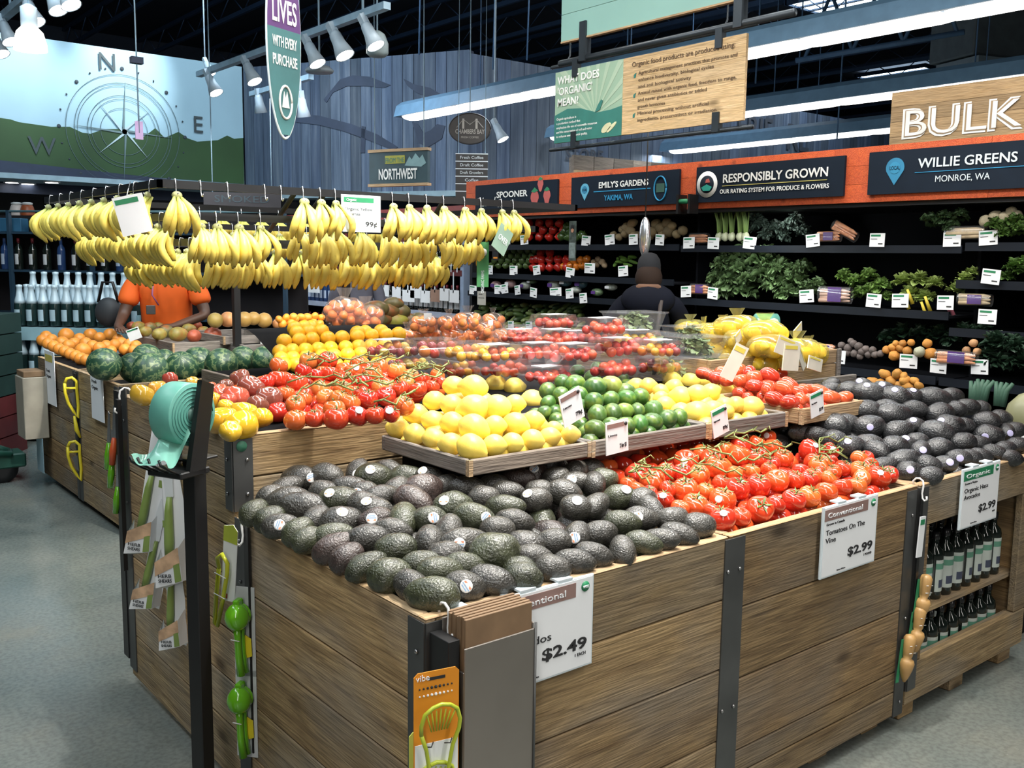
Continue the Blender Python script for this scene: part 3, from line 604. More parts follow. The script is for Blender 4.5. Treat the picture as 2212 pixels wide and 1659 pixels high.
# ================================================================ slatted bins
def plank(par, a, b, axis, name='plank', m=None, bright=(.75, 1.15), nick=.002):
    """one board from corner a to corner b, its mesh laid along local X so that the grain follows it"""
    a, b = Vector(a), Vector(b); d = b - a
    ln = d.x if axis == 'x' else d.y; th = d.y if axis == 'x' else d.x
    g = MB(); g.bbox((0, 0, 0), (ln, th, d.z), .003)
    o = g.obj(name, m or M_PLANK, par)
    if axis == 'x': o.location = a
    else: o.matrix_local = Matrix(((0, 1, 0, a.x), (1, 0, 0, a.y), (0, 0, 1, a.z), (0, 0, 0, 1))) @ Matrix.Translation((0, 0, 0))
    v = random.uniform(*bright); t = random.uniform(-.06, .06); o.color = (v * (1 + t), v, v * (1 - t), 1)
    return o
def strap(par, x, y, z0, z1, wx, wy, sx=1, sy=1, bolts=()):
    """angle iron over a corner: a leg of width wx along x and wy along y"""
    g = MB()
    if wx: g.box((x, y - .004, z0), (x + sx * wx, y, z1)) if sx > 0 else g.box((x - wx, y - .004, z0), (x, y, z1))
    if wy: g.box((x - .004, y, z0), (x, y + wy, z1))
    o = g.obj('corner_strap', M_STEEL, par)
    for bx, by, bz, ax in bolts:
        MB().lathe([(.006, 0), (.005, .003), (.002, .005)], 8, 0, Matrix.Translation((bx, by, bz)) @ Matrix.Rotation(PI / 2 if ax == 'y' else -PI / 2, 4, 'X' if ax == 'y' else 'Y')).obj('bolt', M_BOLT, o)
    return o
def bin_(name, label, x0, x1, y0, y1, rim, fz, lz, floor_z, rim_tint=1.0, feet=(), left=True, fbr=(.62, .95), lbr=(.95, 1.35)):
    t = thing(name, label, 'produce bin', (0, 0, 0), 0, 'weathered plank produce bins')
    T = .028
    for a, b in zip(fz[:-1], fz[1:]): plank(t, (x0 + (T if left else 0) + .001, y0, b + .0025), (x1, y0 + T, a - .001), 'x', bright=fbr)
    if left:
        for a, b in zip(lz[:-1], lz[1:]):
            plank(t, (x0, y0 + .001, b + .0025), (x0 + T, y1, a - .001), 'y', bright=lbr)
    else: plank(t, (x0, y0 + T + .001, lz[-1]), (x0 + T, y1, rim - .001), 'y')
    plank(t, (x1 - T, y0 + T + .001, fz[-1]), (x1, y1, rim - .001), 'y'); plank(t, (x0 + T + .001, y1 - T, fz[-1]), (x1 - T - .001, y1, rim - .001), 'x')
    # pale sawn rim on the top edges
    for a, b, ax in (((x0, y0 - .001, rim - .001), (x1, y0 + T, rim + .004), 'x'), ((x0 - .001, y0 + T + .001, rim - .001), (x0 + T, y1, rim + .004), 'y'), ((x1 - T, y0 + T + .001, rim - .001), (x1, y1, rim + .004), 'y')):
        o = plank(t, a, b, ax, 'rim_edge', M_RIM, (rim_tint * .9, rim_tint))
    for fx, fy in feet: MB().bbox((fx - .05, fy, 0), (fx + .05, fy + .12, fz[-1] + .01), .004).obj('foot', M_PLANK, t)
    MB().box((x0 + T, y0 + T, floor_z - .02), (x1 - T, y1 - T, floor_z)).obj('inner_floor', M_DARK, t)
    return t
RIM = .854
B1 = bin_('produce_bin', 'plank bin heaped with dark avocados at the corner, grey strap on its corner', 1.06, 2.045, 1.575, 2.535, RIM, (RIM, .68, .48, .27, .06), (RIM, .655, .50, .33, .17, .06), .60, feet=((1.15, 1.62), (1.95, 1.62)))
strap(B1, 1.06, 1.575, .06, .848, .062, .06, bolts=[(1.055, 1.60, z, 'x') for z in (.78, .6)] + [(1.1, 1.570, z, 'y') for z in (.74,)])
strap(B1, 1.06, 2.46, .06, .86, 0, .075, bolts=[(1.055, 2.5, z, 'x') for z in (.80, .68, .5, .35, .2)])
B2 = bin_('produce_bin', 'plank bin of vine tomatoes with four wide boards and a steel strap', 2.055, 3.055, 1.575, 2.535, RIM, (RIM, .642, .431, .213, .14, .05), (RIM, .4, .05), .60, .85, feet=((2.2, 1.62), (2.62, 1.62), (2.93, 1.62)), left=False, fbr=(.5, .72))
strap(B2, 2.032, 1.575, .06, .85, .085, 0, bolts=[(x, 1.570, z, 'y') for x in (2.045, 2.095) for z in (.76, .36)])
strap(B2, 2.985, 1.575, .05, .845, .06, 0, bolts=[(3.02, 1.570, z, 'y') for z in (.76, .4, .1)])
B3 = thing('produce_bin', 'plank bin of organic avocados with an open bottle shelf in its face', 'produce bin', (0, 0, 0), 0, 'weathered plank produce bins')
for a, b in (((3.07, 1.575, .705), (3.99, 1.603, .85)), ((3.07, 1.575, .068), (3.99, 1.603, .215)), ((3.10, 1.604, .195), (3.99, 1.622, .212))): plank(B3, a, b, 'x', bright=(.8, .95))
plank(B3, (3.07, 1.575, .217), (3.155, 1.603, .705), 'x', 'post', bright=(.55, .6)); plank(B3, (3.89, 1.575, .217), (3.99, 1.603, .705), 'x', 'post', bright=(.6, .7))
for a, b, ax in (((3.07, 1.574, .849), (3.99, 1.603, .857), 'x'), ((3.07, 1.604, .849), (3.1, 2.535, .857), 'y'), ((3.96, 1.604, .849), (3.99, 2.535, .857), 'y')): plank(B3, a, b, ax, 'rim_edge', M_RIM, (.8, .9))
plank(B3, (3.07, 1.604, .1), (3.1, 2.535, .849), 'y'); plank(B3, (3.96, 1.604, .1), (3.99, 2.535, .849), 'y'); plank(B3, (3.1, 2.5, .1), (3.96, 2.535, .849), 'x')
for z in (.075, .37): MB().box((3.1, 1.61, z - .015), (3.96, 1.95, z)).obj('shelf_board', M_PLANK, B3)
MB().box((3.1, 1.95, .15), (3.96, 1.97, .72)).obj('back_board', M_DARK, B3); MB().box((3.1, 1.61, .70), (3.96, 2.5, .72)).obj('inner_floor', M_DARK, B3)
for fx in (3.13, 3.5, 3.9): MB().bbox((fx - .05, 1.60, 0), (fx + .05, 1.75, .066), .004).obj('foot', M_PLANK, B3)
strap(B3, 3.07, 1.575, .12, .845, .055, .06, bolts=[(3.1, 1.570, z, 'y') for z in (.74, .42)])
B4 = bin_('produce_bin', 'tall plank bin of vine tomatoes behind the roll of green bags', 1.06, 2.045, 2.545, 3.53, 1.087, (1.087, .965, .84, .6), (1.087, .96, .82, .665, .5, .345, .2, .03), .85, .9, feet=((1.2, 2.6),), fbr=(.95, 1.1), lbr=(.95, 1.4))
strap(B4, 1.06, 2.545, .872, 1.08, .058, .05, bolts=[(1.055, 2.575, z, 'x') for z in (1.02, .92)] + [(1.1, 2.540, z, 'y') for z in (1.02, .92)])
strap(B4, 1.06, 3.47, .06, 1.12, 0, .075, bolts=[(1.055, 3.5, z, 'x') for z in (1.0, .7)])
MB().box((1.052, 3.545, .09), (1.075, 3.60, 1.10)).obj('back_post', M_BLACK, B4)
stk = MB().lathe([(.016, 0), (.016, .001)], 14, 0, Matrix.Translation((1.085, 2.5405, 1.06)) @ Matrix.Rotation(PI / 2, 4, 'X')).obj('green_sticker', plain('sticker_green', (.05, .20, .13), .5), B4)
B5 = bin_('produce_bin', 'plank bin of watermelons beyond the roll of green bags', 1.62, 2.62, 5.46, 6.30, .865, (.865, .7, .5, .3, .05), (.865, .69, .51, .33, .18, .04), .66, feet=((1.75, 5.5),), lbr=(.7, 1.1))
strap(B5, 1.62, 5.46, .04, .855, .06, .06); strap(B5, 1.62, 6.24, .04, .86, 0, .06)
B6 = bin_('produce_bin', 'far plank bin of oranges next to the sparkling water stand', 1.62, 2.2, 6.315, 7.25, .865, (.865, .5, .05), (.865, .69, .51, .33, .18, .04), .66, feet=(), lbr=(.65, 1.05))
strap(B6, 1.62, 6.315, .04, .86, 0, .05)
# the middle of the island: tables and stands the trays and packs rest on
def table(label, x0, x1, y0, y1, top, m=None):
    t = thing('display_table', label, 'table'); plank(t, (x0, y0, top - .09), (x1, y0 + .025, top), 'x', 'apron', m or M_GREYW, (.8, 1))
    plank(t, (x0, y0 + .026, top - .09), (x0 + .025, y1, top), 'y', 'apron', m or M_GREYW, (.8, 1))
    MB().box((x0 + .025, y0 + .026, top - .05), (x1, y1, top - .015)).obj('table_top', M_DARK, t)
    for x, y in ((x0 + .06, y0 + .06), (x1 - .06, y0 + .06), (x0 + .06, y1 - .06), (x1 - .06, y1 - .06)): MB().bbox((x - .035, y - .035, 0), (x + .035, y + .035, top - .05), .004).obj('leg', M_PLANK, t)
    return t
table('low wooden table under the clear packs of cherry tomatoes', 2.06, 3.35, 2.56, 4.05, 1.05)
table('wooden table under the crate of bagged lemons', 3.37, 4.6, 2.75, 4.0, 1.01)
table('wooden table under the yellow oranges', 2.08, 3.4, 4.36, 5.42, .93)
table('wooden table under the bagged mandarins', 3.42, 4.6, 4.05, 6.1, .96)
table('wooden table in the middle carrying the banana rack posts', 2.64, 4.6, 6.12, 7.3, .99)
st = thing('riser_stand', 'red-brown stand holding up the tray of limes', 'stand')
MB().bbox((2.06, 2.20, .89), (2.36, 2.47, .985), .004).obj('box', M_REDW, st)
for x0, x1, n in ((1.58, 1.9, 0), (2.6, 2.9, 1), (3.16, 3.5, 2)):
    st = thing('riser_stand', ('dark stand under the tray of piled lemons', 'dark stand under the smaller lemon tray', 'dark stand under the tray of plum tomatoes')[n], 'stand'); MB().bbox((x0, 2.30, .915), (x1, 2.48, .985), .004).obj('box', M_DARK, st)

# ---------------- shallow wooden trays
def tray(label, x0, x1, y0, y1, top, h, m=None, br=(.85, 1.05), rot=0):
    t = thing('wooden_tray', label, 'tray', (x0, y0, top - h), rot, 'shallow wooden fruit trays'); L_, D_, T = x1 - x0, y1 - y0, .016
    m = m or M_GREYW
    plank(t, (0, 0, 0), (L_, T, h), 'x', 'side', m, br); plank(t, (0, D_ - T, 0), (L_, D_, h), 'x', 'side', m, br)
    plank(t, (0, T + .001, 0), (T, D_ - T - .001, h), 'y', 'side', m, br); plank(t, (L_ - T, T + .001, 0), (L_, D_ - T - .001, h), 'y', 'side', m, br)
    MB().box((T, T, .003), (L_ - T, D_ - T, .012)).obj('floor_board', m, t)
    for x in (-.002, L_ - T + .004): o = MB().box((x, -.003, 0), (x + T - .002, T - .004, h)).obj('end_grain', M_PALEW, t)
    return t
TZ = 1.05
tray('grey wooden tray with the big pyramid of lemons', 1.522, 1.978, 2.05, 2.505, TZ, .045)
tray('grey wooden tray with the heap of limes', 1.99, 2.535, 2.055, 2.505, TZ, .05, None, (.7, .85))
tray('grey wooden tray with the smaller lemons beside the limes', 2.54, 2.985, 2.055, 2.505, TZ, .055, None, (.7, .9))
tray('pale wooden tray with plum tomatoes', 3.085, 3.50, 2.06, 2.505, TZ + .0, .06, M_PALEW, (.75, .9))

# ================================================================ fruit
T_AVO = tinted('avocado_skin', .27, .5, 2.6, .85, 9, .0035, spec=.8)
T_TOM = tinted('tomato_skin', .16, .15, 1.2, spec=.6, coat=.3)
T_CIT = tinted('citrus_peel', .36, .06, 2, .5, 22, .0008)
T_LIM = tinted('lime_peel', .28, .25, 2, .4, 22, .0006, mott=((.30, .36, .05), 1.0, .35))
T_PEEL = tinted('mottled_peel', .4, .3, 2, .15, 12, .001, mott=((.45, .10, .03), .8, .6))
M_STICK = plain('paper_sticker', (.82, .80, .78), .45, 0, .03); M_STPR = plain('sticker_print', (.75, .30, .16), .5); M_STPB = plain('sticker_blue_print', (.30, .45, .65), .5); M_CALYX = plain('calyx_green', (.10, .17, .04), .6)
M_STEM = plain('vine_green', (.19, .23, .07), .6)
def lathe_mesh(name, prof, mats, n=18, lobes=0, la=0, smooth=True):
    g = MB(); g.lathe(prof, n); me = g.mesh(name, mats)
    if lobes:
        zs = [v.co.z for v in me.vertices]
        for v in me.vertices:
            a = math.atan2(v.co.y, v.co.x); k = 1 + la * math.cos(lobes * a) * max(0, v.co.z / max(zs)) ** .7; v.co.x *= k; v.co.y *= k
    return me
def wobble(me, amt, f, seed):
    for v in me.vertices:
        k = 1 + amt * mnoise.noise(Vector(v.co) * f + Vector((seed, seed * 2.3, 1))); v.co *= k
    return me
XA = Matrix.Rotation(PI / 2, 4, 'Y')        # local Z -> X
def prof_oval(a, taper, n=12, tip=0, p=2.0):
    """unit oval along Z: radius 1 at its widest, half length a; the +Z end narrowed by taper, with a nipple of size tip"""
    out = []
    for i in range(n + 1):
        t = -1 + 2 * i / n; t = math.sin(t * PI / 2); r = max(.0, 1 - abs(t) ** p) ** .5; r *= 1 - taper * (t + 1) / 2; z = a * t
        if tip and t > .8: z += tip * (t - .8) / .2; r = max(r * .9, .16 if t < .999 else .05)
        if tip and t < -.9: z -= tip * .35 * (-.9 - t) / .1
        out.append((max(r, .03), z))
    return out
avo_m = [wobble(lathe_mesh('avocado', prof_oval(1.20 + .07 * k, .13 + .05 * k, 14), T_AVO, 22), .07, 1.4, k * 5.1) for k in range(4)]
lem_m = [wobble(lathe_mesh('lemon', prof_oval(1.0 + .05 * k, .04, 14, .2), T_CIT), .05, 1.5, k * 3.3) for k in range(3)]
lim_m = [wobble(lathe_mesh('lime', prof_oval(1.08 + .04 * k, .03, 12, .08), T_LIM), .04, 1.4, k * 4.7) for k in range(3)]
org_m = [wobble(lathe_mesh('orange', prof_oval(.97, .0, 10), T_CIT, 16), .03, 1.3, k * 2.9) for k in range(2)]
rom_m = [wobble(lathe_mesh('plum_tomato', prof_oval(1.32 + .08 * k, .08, 12, 0, 2.4), T_TOM), .05, 1.2, k * 6.1) for k in range(2)]
man_m = [wobble(lathe_mesh('mango', prof_oval(1.25, .12, 12), T_PEEL), .06, 1.1, k * 2.2) for k in range(2)]
tom_prof = [(.04, -.80), (.35, -.79), (.70, -.64), (.93, -.34), (1.0, 0), (.95, .36), (.76, .64), (.50, .76), (.28, .74), (.10, .66), (.03, .64)]
tom_m = [wobble(lathe_mesh('tomato', tom_prof, T_TOM, 20, 5, .05), .05, 1.2, k * 3.9) for k in range(3)]
g = MB()
for k in range(5):
    a = k * 2 * PI / 5; d = Vector((math.cos(a), math.sin(a), 0)) * 1.25; s_ = Vector((-d.y, d.x, 0))
    g.add([(0, 0, .72), d * .28 + s_ * .07 + Vector((0, 0, .80)), d * .55 + Vector((0, 0, .92 - .1 * (k % 2))), d * .28 - s_ * .07 + Vector((0, 0, .80))], [(0, 1, 2, 3), (3, 2, 1, 0)])
g.tube([(0, 0, .66), (0, .02, .85), (.05, .1, 1.02)], [.06, .05, .06], 6)
calyx_m = g.mesh('calyx', M_CALYX)
g = MB(); g.lathe([(1, -.03), (1, .0), (.8, .05), (.4, .08), (.05, .09)], 16); stick_m = g.mesh('sticker', M_STICK); stickl_m = g.mesh('sticker', plain('lilac_sticker', (.50, .47, .72), .45, 0, .03))
g = MB(); g.lathe([(1, -.03), (1, .0), (.8, .05), (.4, .08), (.05, .09)], 16); g.box((-.75, .12, .05), (.75, .42, .075), 1); g.box((-.8, -.2, .08), (.8, -.02, .095), 2); g.box((-.6, -.55, .05), (.6, -.35, .08), 2); stick2_m = g.mesh('sticker', [M_STICK, M_STPR, M_STPB])
def add_sticker(o, me, want, rad, fancy=True):
    """a paper sticker, child of a fruit, on the spot of its skin that faces the wanted world direction"""
    q = o.matrix_basis; li = q.to_3x3().inverted() @ Vector(want); li.normalize()
    sc = o.scale
    best = max(me.vertices, key=lambda v: (v.normal.dot(Vector((li.x * sc.x, li.y * sc.y, li.z * sc.z)).normalized())))
    s = put(stick2_m if fancy is True else stickl_m if fancy == 'lilac' else stick_m, 'sticker', o)
    rot = Vector((0, 0, 1)).rotation_difference(best.normal).to_matrix().to_4x4()
    k = rad / sc.x
    s.matrix_local = Matrix.Translation(best.co * 1.002) @ rot @ Matrix.Diagonal((k, k, k * .8, 1))
    s['label'] = 'round paper sticker'
    return s
def hit(px, py, h):
    """where the view line through a photo pixel meets the heap surface z = h(x, y)"""
    v = ray(px, py); a, b = .6, 14.0
    for t in np.linspace(.8, 9, 165):
        p = O + v * t
        if p.z < h(p.x, p.y): b = t; a = t - .05; break
    for _ in range(18):
        m = (a + b) / 2; p = O + v * m
        if p.z < h(p.x, p.y): b = m
        else: a = m
    return O + v * ((a + b) / 2)
def relax(ps, rs, n=30, k=.5, fix=.86):
    P_ = np.array([list(p) for p in ps]); Q = P_.copy(); r = np.array(rs) * fix
    vd = np.array([list((Vector(p) - O).normalized()) for p in ps])
    for _ in range(n):
        d = P_[:, None] - P_[None]; L = np.sqrt((d ** 2).sum(2)) + 1e-9; ov = (r[:, None] + r[None]) - L; np.fill_diagonal(ov, -1); ov = np.clip(ov, 0, None)
        mv = (d / L[..., None] * ov[..., None]).sum(1) * k * .5
        along = (mv * vd).sum(1)[:, None] * vd; mv = along * .9 + (mv - along) * .35
        mv[:, 2] *= .6; P_ += mv; P_ = Q + np.clip(P_ - Q, -.05, .05)
    return [Vector(p) for p in P_]
WORDN = ('near', 'second', 'third', 'fourth', 'fifth', 'sixth')
def label_rows(items, nb, what, place, ref):
    """labels for a heap: fruit are told apart by row back from the rim and by count from a landmark"""
    ys = sorted((p.y for *_, p in items)); n = len(items); idx = sorted(range(n), key=lambda i: items[i][-1].y)
    rows = {}
    for r_, i in enumerate(idx): rows.setdefault(r_ * nb // n, []).append(i)
    lab = [None] * n
    for b, lst in rows.items():
        for k, i in enumerate(sorted(lst, key=lambda i: items[i][-1].x)): lab[i] = f"{what(items[i])}, {nth(k)} from {ref}, {('front', 'second', 'third', 'fourth', 'fifth', 'sixth')[b]} row of {place}"
    return lab
def liner(name, par, x0, x1, y0, y1, h, off, m=M_DARK):  # dark sheet added under a heap so the gaps between fruit look shaded
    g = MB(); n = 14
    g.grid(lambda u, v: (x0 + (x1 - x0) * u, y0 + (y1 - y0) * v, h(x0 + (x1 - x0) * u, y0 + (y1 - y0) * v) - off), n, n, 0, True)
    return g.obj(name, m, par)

# ---- the corner heap of avocados
def h1(x, y): return .868 + .22 * max(0, min(x - 1.06, y - 1.575, .24)) + .06 * (y - 1.6)
AV1 = [(505,195,125,0,'d',1),(715,165,115,-20,'d',0),(945,135,95,80,'d',1),(1065,175,125,20,'g',2),(1190,130,95,-30,'d',0),(1320,170,105,0,'g',0),(1480,190,105,0,'d',2),(1600,240,105,20,'d',0),(1770,260,115,0,'d',0),(310,325,110,35,'d',0),(430,360,140,10,'d',0),(545,400,150,5,'d',0),(830,350,135,0,'g',2),(700,290,100,0,'d',0),(1260,270,105,60,'d',0),(1400,270,140,10,'p',0),(1365,360,135,-25,'p',0),(1655,395,135,20,'g',2),(1885,330,100,0,'d',0),(2050,400,115,10,'g',0),(1815,475,130,0,'g',1),(2120,510,118,0,'d',0),(170,440,75,60,'g',0),(285,490,100,40,'g',0),(370,540,95,20,'d',1),(495,585,90,50,'g',0),(640,490,105,70,'d',0),(600,640,110,30,'g',0),(825,520,150,10,'d',2),(1070,420,120,0,'d',2),(1080,500,105,30,'p',1),(1285,490,135,90,'g',0),(1480,490,70,0,'g',1),(1625,570,100,80,'d',0),(1480,650,130,90,'d',0),(1030,640,140,10,'d',0),(1235,715,145,0,'g',0),(770,700,130,30,'p',0),(860,780,100,45,'p',0),(1010,840,105,45,'g',0),(1780,680,150,15,'d',1),(1935,740,180,15,'g',0),(1440,820,100,0,'g',0),(1190,915,160,10,'g',0),(1575,880,140,10,'g',0),(1340,985,130,135,'d',0),(1490,1055,170,170,'g',0),(1740,995,140,0,'d',1),(1940,955,150,0,'d',0),(2150,890,100,0,'g',0),(1600,770,80,0,'d',0),(1985,570,70,0,'d',0),(1960,240,90,0,'d',0),(2060,290,100,0,'d',0),(2140,185,95,0,'p',0),(1100,320,75,40,'d',0),(1000,300,75,0,'d',1),(1000,375,80,0,'d',0),(880,250,70,0,'d',0),(1730,840,80,0,'g',0),(740,610,70,30,'g',0),(1200,580,80,0,'d',0),(420,250,80,40,'d',0)]
AV1 = [(500 + x * .28933, 980 + y * .28933, a * .28933, g_, c, s) for x, y, a, g_, c, s in AV1]
AV1 += [(1150 + x * .28933, 660 + y * .28933, a * .28933, g_, c, s) for x, y, a, g_, c, s in [(115,1190,115,0,'d',0),(20,1260,80,70,'p',2),(330,1240,85,40,'d',0),(430,1225,85,0,'d',0),(175,1290,100,30,'d',0),(450,1330,85,90,'d',0),(320,1320,65,0,'d',1),(530,1300,60,0,'g',0),(240,1400,120,-15,'d',0),(60,1390,90,0,'d',0),(30,1450,80,0,'d',2),(330,1510,115,0,'d',2),(480,1490,110,60,'d',0),(655,1430,110,0,'g',2),(680,1620,110,0,'g',0),(820,1590,85,0,'d',1),(905,1540,110,-60,'d',0),(810,1450,60,0,'d',0),(1040,1590,60,0,'d',0)]]
AV1 += [(840 + x * .31646, 1140 + y * .31646, a * .31646, g_, c, s) for x, y, a, g_, c, s in [(940,145,130,0,'d',0),(1125,100,108,0,'d',0),(1280,60,90,70,'d',1),(1440,40,110,0,'d',0),(1595,160,95,90,'d',0),(1400,190,90,0,'d',0),(1270,235,85,0,'d',0),(1095,270,100,0,'d',0),(1740,110,80,0,'g',0),(1855,85,95,0,'d',1),(1985,50,95,0,'d',0),(2110,-10,110,0,'d',0),(900,315,105,0,'g',0),(1000,205,80,0,'d',0)]]
AVC = dict(d=(.050, .047, .040), g=(.050, .056, .030), p=(.060, .042, .037))
def shade(c, a, b): k = random.uniform(a, b); return tuple(v * k for v in c)
def heap(lst, h, meshes, name, colf, sizer, whatf, place, ref, nb, cat, group, stickr=None, fancy=True, flat=.9, tilt=.2, aspect=1.3, up=False, fix=.80):
    pts = [hit(px, py, h) for px, py, *_ in lst]
    rs = [sizer(l, p) for l, p in zip(lst, pts)]
    pts = relax(pts, rs, fix=fix)
    items = [(l, r, p) for l, r, p in zip(lst, rs, pts)]
    labs = label_rows(items, nb, whatf, place, ref); out = []
    for (l, r, p), lb in zip(items, labs):
        me = random.choice(meshes); o = put(me, name); tag(o, lb, cat, group); o.color = (*colf(l), 1)
        if up:                                           # stem end upwards, leaning a little
            zt = Vector((random.gauss(0, .35), random.gauss(0, .35) - .25, 1)).normalized(); q = Vector((0, 0, 1)).rotation_difference(zt).to_matrix() @ Matrix.Rotation(random.uniform(0, 6.3), 3, 'Z')
        else:
            a = R(l[3]); ax = (CR * math.cos(a) + (CU * .45 + Vector((CF.x, CF.y, 0)) * .75) * math.sin(a) + Vector((0, 0, random.uniform(-tilt, tilt))) - CF * random.uniform(-.25, .25)).normalized()
            q = Vector((0, 0, 1)).rotation_difference(ax).to_matrix() @ Matrix.Rotation(random.uniform(0, 6.3), 3, 'Z')
        o.matrix_basis = Matrix.Translation(p) @ q.to_4x4() @ Matrix.Diagonal((r, r, r, 1))
        if stickr and l[5]:
            d = (O - p).normalized(); w = d + CR * random.uniform(-.5, .5) + Vector((0, 0, .9 if l[5] == 2 else .1))
            add_sticker(o, me, w, stickr, fancy)
        out.append(o)
    return out
def avo_size(l, p): return min(.058, max(.038, l[2] * depth(p) / FPX / 1.05))
TN = dict(d='charcoal', g='greenish', p='purple-brown')
avos = heap(AV1, h1, avo_m, 'avocado', lambda l: shade(AVC[l[4]], .75, 1.2), avo_size, lambda it: TN[it[0][4]] + ' avocado' + (' with sticker' if it[0][5] else ''), 'the corner bin', 'the corner post', 6, 'avocado', 'avocados in the corner bin', .0145)
liner('gap_shade_liner', B1, 1.09, 2.01, 1.605, 2.50, h1, .10)
# one avocado with a pale bruise, as in the photo
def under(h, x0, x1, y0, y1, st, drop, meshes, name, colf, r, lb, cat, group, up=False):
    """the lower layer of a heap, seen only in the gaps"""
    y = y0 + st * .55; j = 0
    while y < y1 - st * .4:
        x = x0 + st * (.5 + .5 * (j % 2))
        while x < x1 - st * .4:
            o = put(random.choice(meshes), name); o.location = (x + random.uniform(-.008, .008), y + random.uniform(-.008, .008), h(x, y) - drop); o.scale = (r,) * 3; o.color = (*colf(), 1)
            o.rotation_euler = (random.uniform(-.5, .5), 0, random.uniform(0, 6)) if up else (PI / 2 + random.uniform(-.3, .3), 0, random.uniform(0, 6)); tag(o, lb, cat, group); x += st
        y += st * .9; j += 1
under(h1, 1.09, 2.01, 1.605, 2.5, .098, .058, avo_m, 'avocado', lambda: shade(AVC[random.choice('dgp')], .55, .85), .043, 'avocado in the buried lower layer of the corner bin, glimpsed through gaps', 'avocado', 'lower avocados in the corner bin')  # lower layer coloured darker to deepen the shade in the gaps
# ---- organic avocados in the bottle-shelf bin
def h3(x, y): return .876 + min(y - 1.62, .5) * (.12 + .40 * max(0, min(x, 4) - 3.1))
AV3 = [(1600 + x * .27731, 740 + y * .27731, a * .27731, g_, 'k', s) for x, y, a, g_, s in [(715,650,120,170,0),(840,630,90,0,0),(990,660,115,10,1),(1230,690,105,15,0),(960,530,105,170,0),(1190,560,120,0,0),(1140,510,80,0,0),(1360,520,85,0,0),(1550,560,110,20,0),(1375,650,65,0,2),(1520,710,130,-30,0),(1620,660,115,0,2),(1740,650,80,0,0),(1910,620,100,0,0),(2030,590,80,0,0),(1930,730,105,0,1),(2070,690,70,70,1),(2140,680,60,0,0),(730,760,95,-15,0),(860,810,100,0,2),(1010,790,95,0,0),(1060,850,100,-60,0),(1200,810,100,0,0),(1300,800,75,0,2),(1390,840,90,60,1),(1540,825,100,0,0),(1740,780,95,0,0),(1830,790,85,0,0),(1980,860,75,0,0),(2060,830,70,0,0),(2150,800,65,0,0),(1260,920,110,20,0),(1320,1010,100,0,1),(1460,960,95,0,0),(1590,950,85,0,1),(1700,900,80,0,1),(1790,900,70,0,0),(1870,890,65,0,1),(1510,440,130,0,0),(1640,420,85,0,2),(1770,500,80,0,1),(1860,510,60,0,0),(1020,400,110,0,2),(1200,430,120,0,2),(1330,420,80,0,2),(860,390,100,0,0),(950,340,75,0,2),(700,370,75,0,0),(1110,370,80,0,2),(1120,960,65,0,0),(1370,770,65,0,0),(1680,520,65,0,0),(600,720,70,0,0),(480,700,70,0,0),(2100,900,60,0,0),(1470,1040,60,0,0)]]
heap(AV3, h3, avo_m, 'avocado', lambda l: shade((.024, .025, .027), .75, 1.25), avo_size, lambda it: 'slate-black avocado' + (' with sticker' if it[0][5] else ''), 'the bottle-shelf bin', 'the vine tomatoes', 6, 'avocado', 'organic avocados', .0135, 'lilac')
liner('gap_shade_liner', B3, 3.1, 3.96, 1.605, 2.5, h3, .10)
under(h3, 3.1, 3.96, 1.605, 2.5, .098, .058, avo_m, 'avocado', lambda: shade((.024, .025, .027), .6, .9), .043, 'slate-black avocado in the buried lower layer of the bottle-shelf bin', 'avocado', 'lower organic avocados')  # again a darker skin colour for the shaded gaps
# ---- vine tomatoes, near bin
def h2(x, y): return .878 + .165 * (y - 1.62)
TM2 = [(500,665,95,0),(640,735,108,0),(760,640,80,0),(930,550,100,1),(1070,490,85,0),(1160,540,100,0),(1210,615,105,0),(1270,450,75,0),(1400,500,98,0),(1400,420,90,0),(1540,400,80,0),(1650,335,62,1),(1560,530,95,0),(1690,430,75,0),(1780,525,80,0),(2020,465,115,2),(2190,460,72,1),(2080,580,90,0),(2190,560,65,2),(900,650,80,2),(1040,670,90,0),(920,800,110,0),(740,890,85,2),(880,960,78,0),(1020,940,110,2),(1250,885,108,1),(1380,790,100,2),(1560,760,100,0),(1720,720,100,0),(1880,710,80,0),(1240,740,75,0),(1100,810,75,0),(1250,1055,110,2),(1410,1035,85,0),(1570,970,115,0),(1710,930,82,0),(1870,890,100,0),(2000,860,95,0),(2150,820,95,0),(1680,570,65,0),(1930,640,70,0),(2030,690,80,0),(2160,700,72,0),(520,800,60,0),(430,750,65,0),(780,790,65,0),(1150,980,60,0),(1500,640,70,0),(1350,650,65,0),(1650,620,65,0),(600,830,60,0)]
TM2 = [(1250 + x * .24864, 860 + y * .24864, a * .24864, 0, 't', s) for x, y, a, s in TM2] + [(1600 + x * .27731, 740 + y * .27731, a * .27731, 0, 't', s) for x, y, a, s in [(620,960,85,0),(930,905,65,0),(975,900,55,0),(900,1000,80,1),(1080,1050,85,2),(1160,1030,65,2),(910,1120,70,0),(790,1130,75,0),(540,1060,65,0),(630,1040,65,0),(830,985,65,0),(1010,960,60,0),(945,1060,65,1),(700,1000,60,0)]]
def tom_size(l, p): return min(.048, max(.027, l[2] * depth(p) / FPX * 1.1))
def tom_col(l): return random.choice([(.62, .055, .018), (.66, .085, .02), (.56, .035, .016), (.70, .14, .03)])
toms = heap(TM2, h2, tom_m, 'tomato', tom_col, tom_size, lambda it: 'red vine tomato' + (' with sticker' if it[0][5] else ''), 'near tomato bin', 'the avocados', 6, 'tomato', 'vine tomatoes in the near bin', .011, False, up=True)
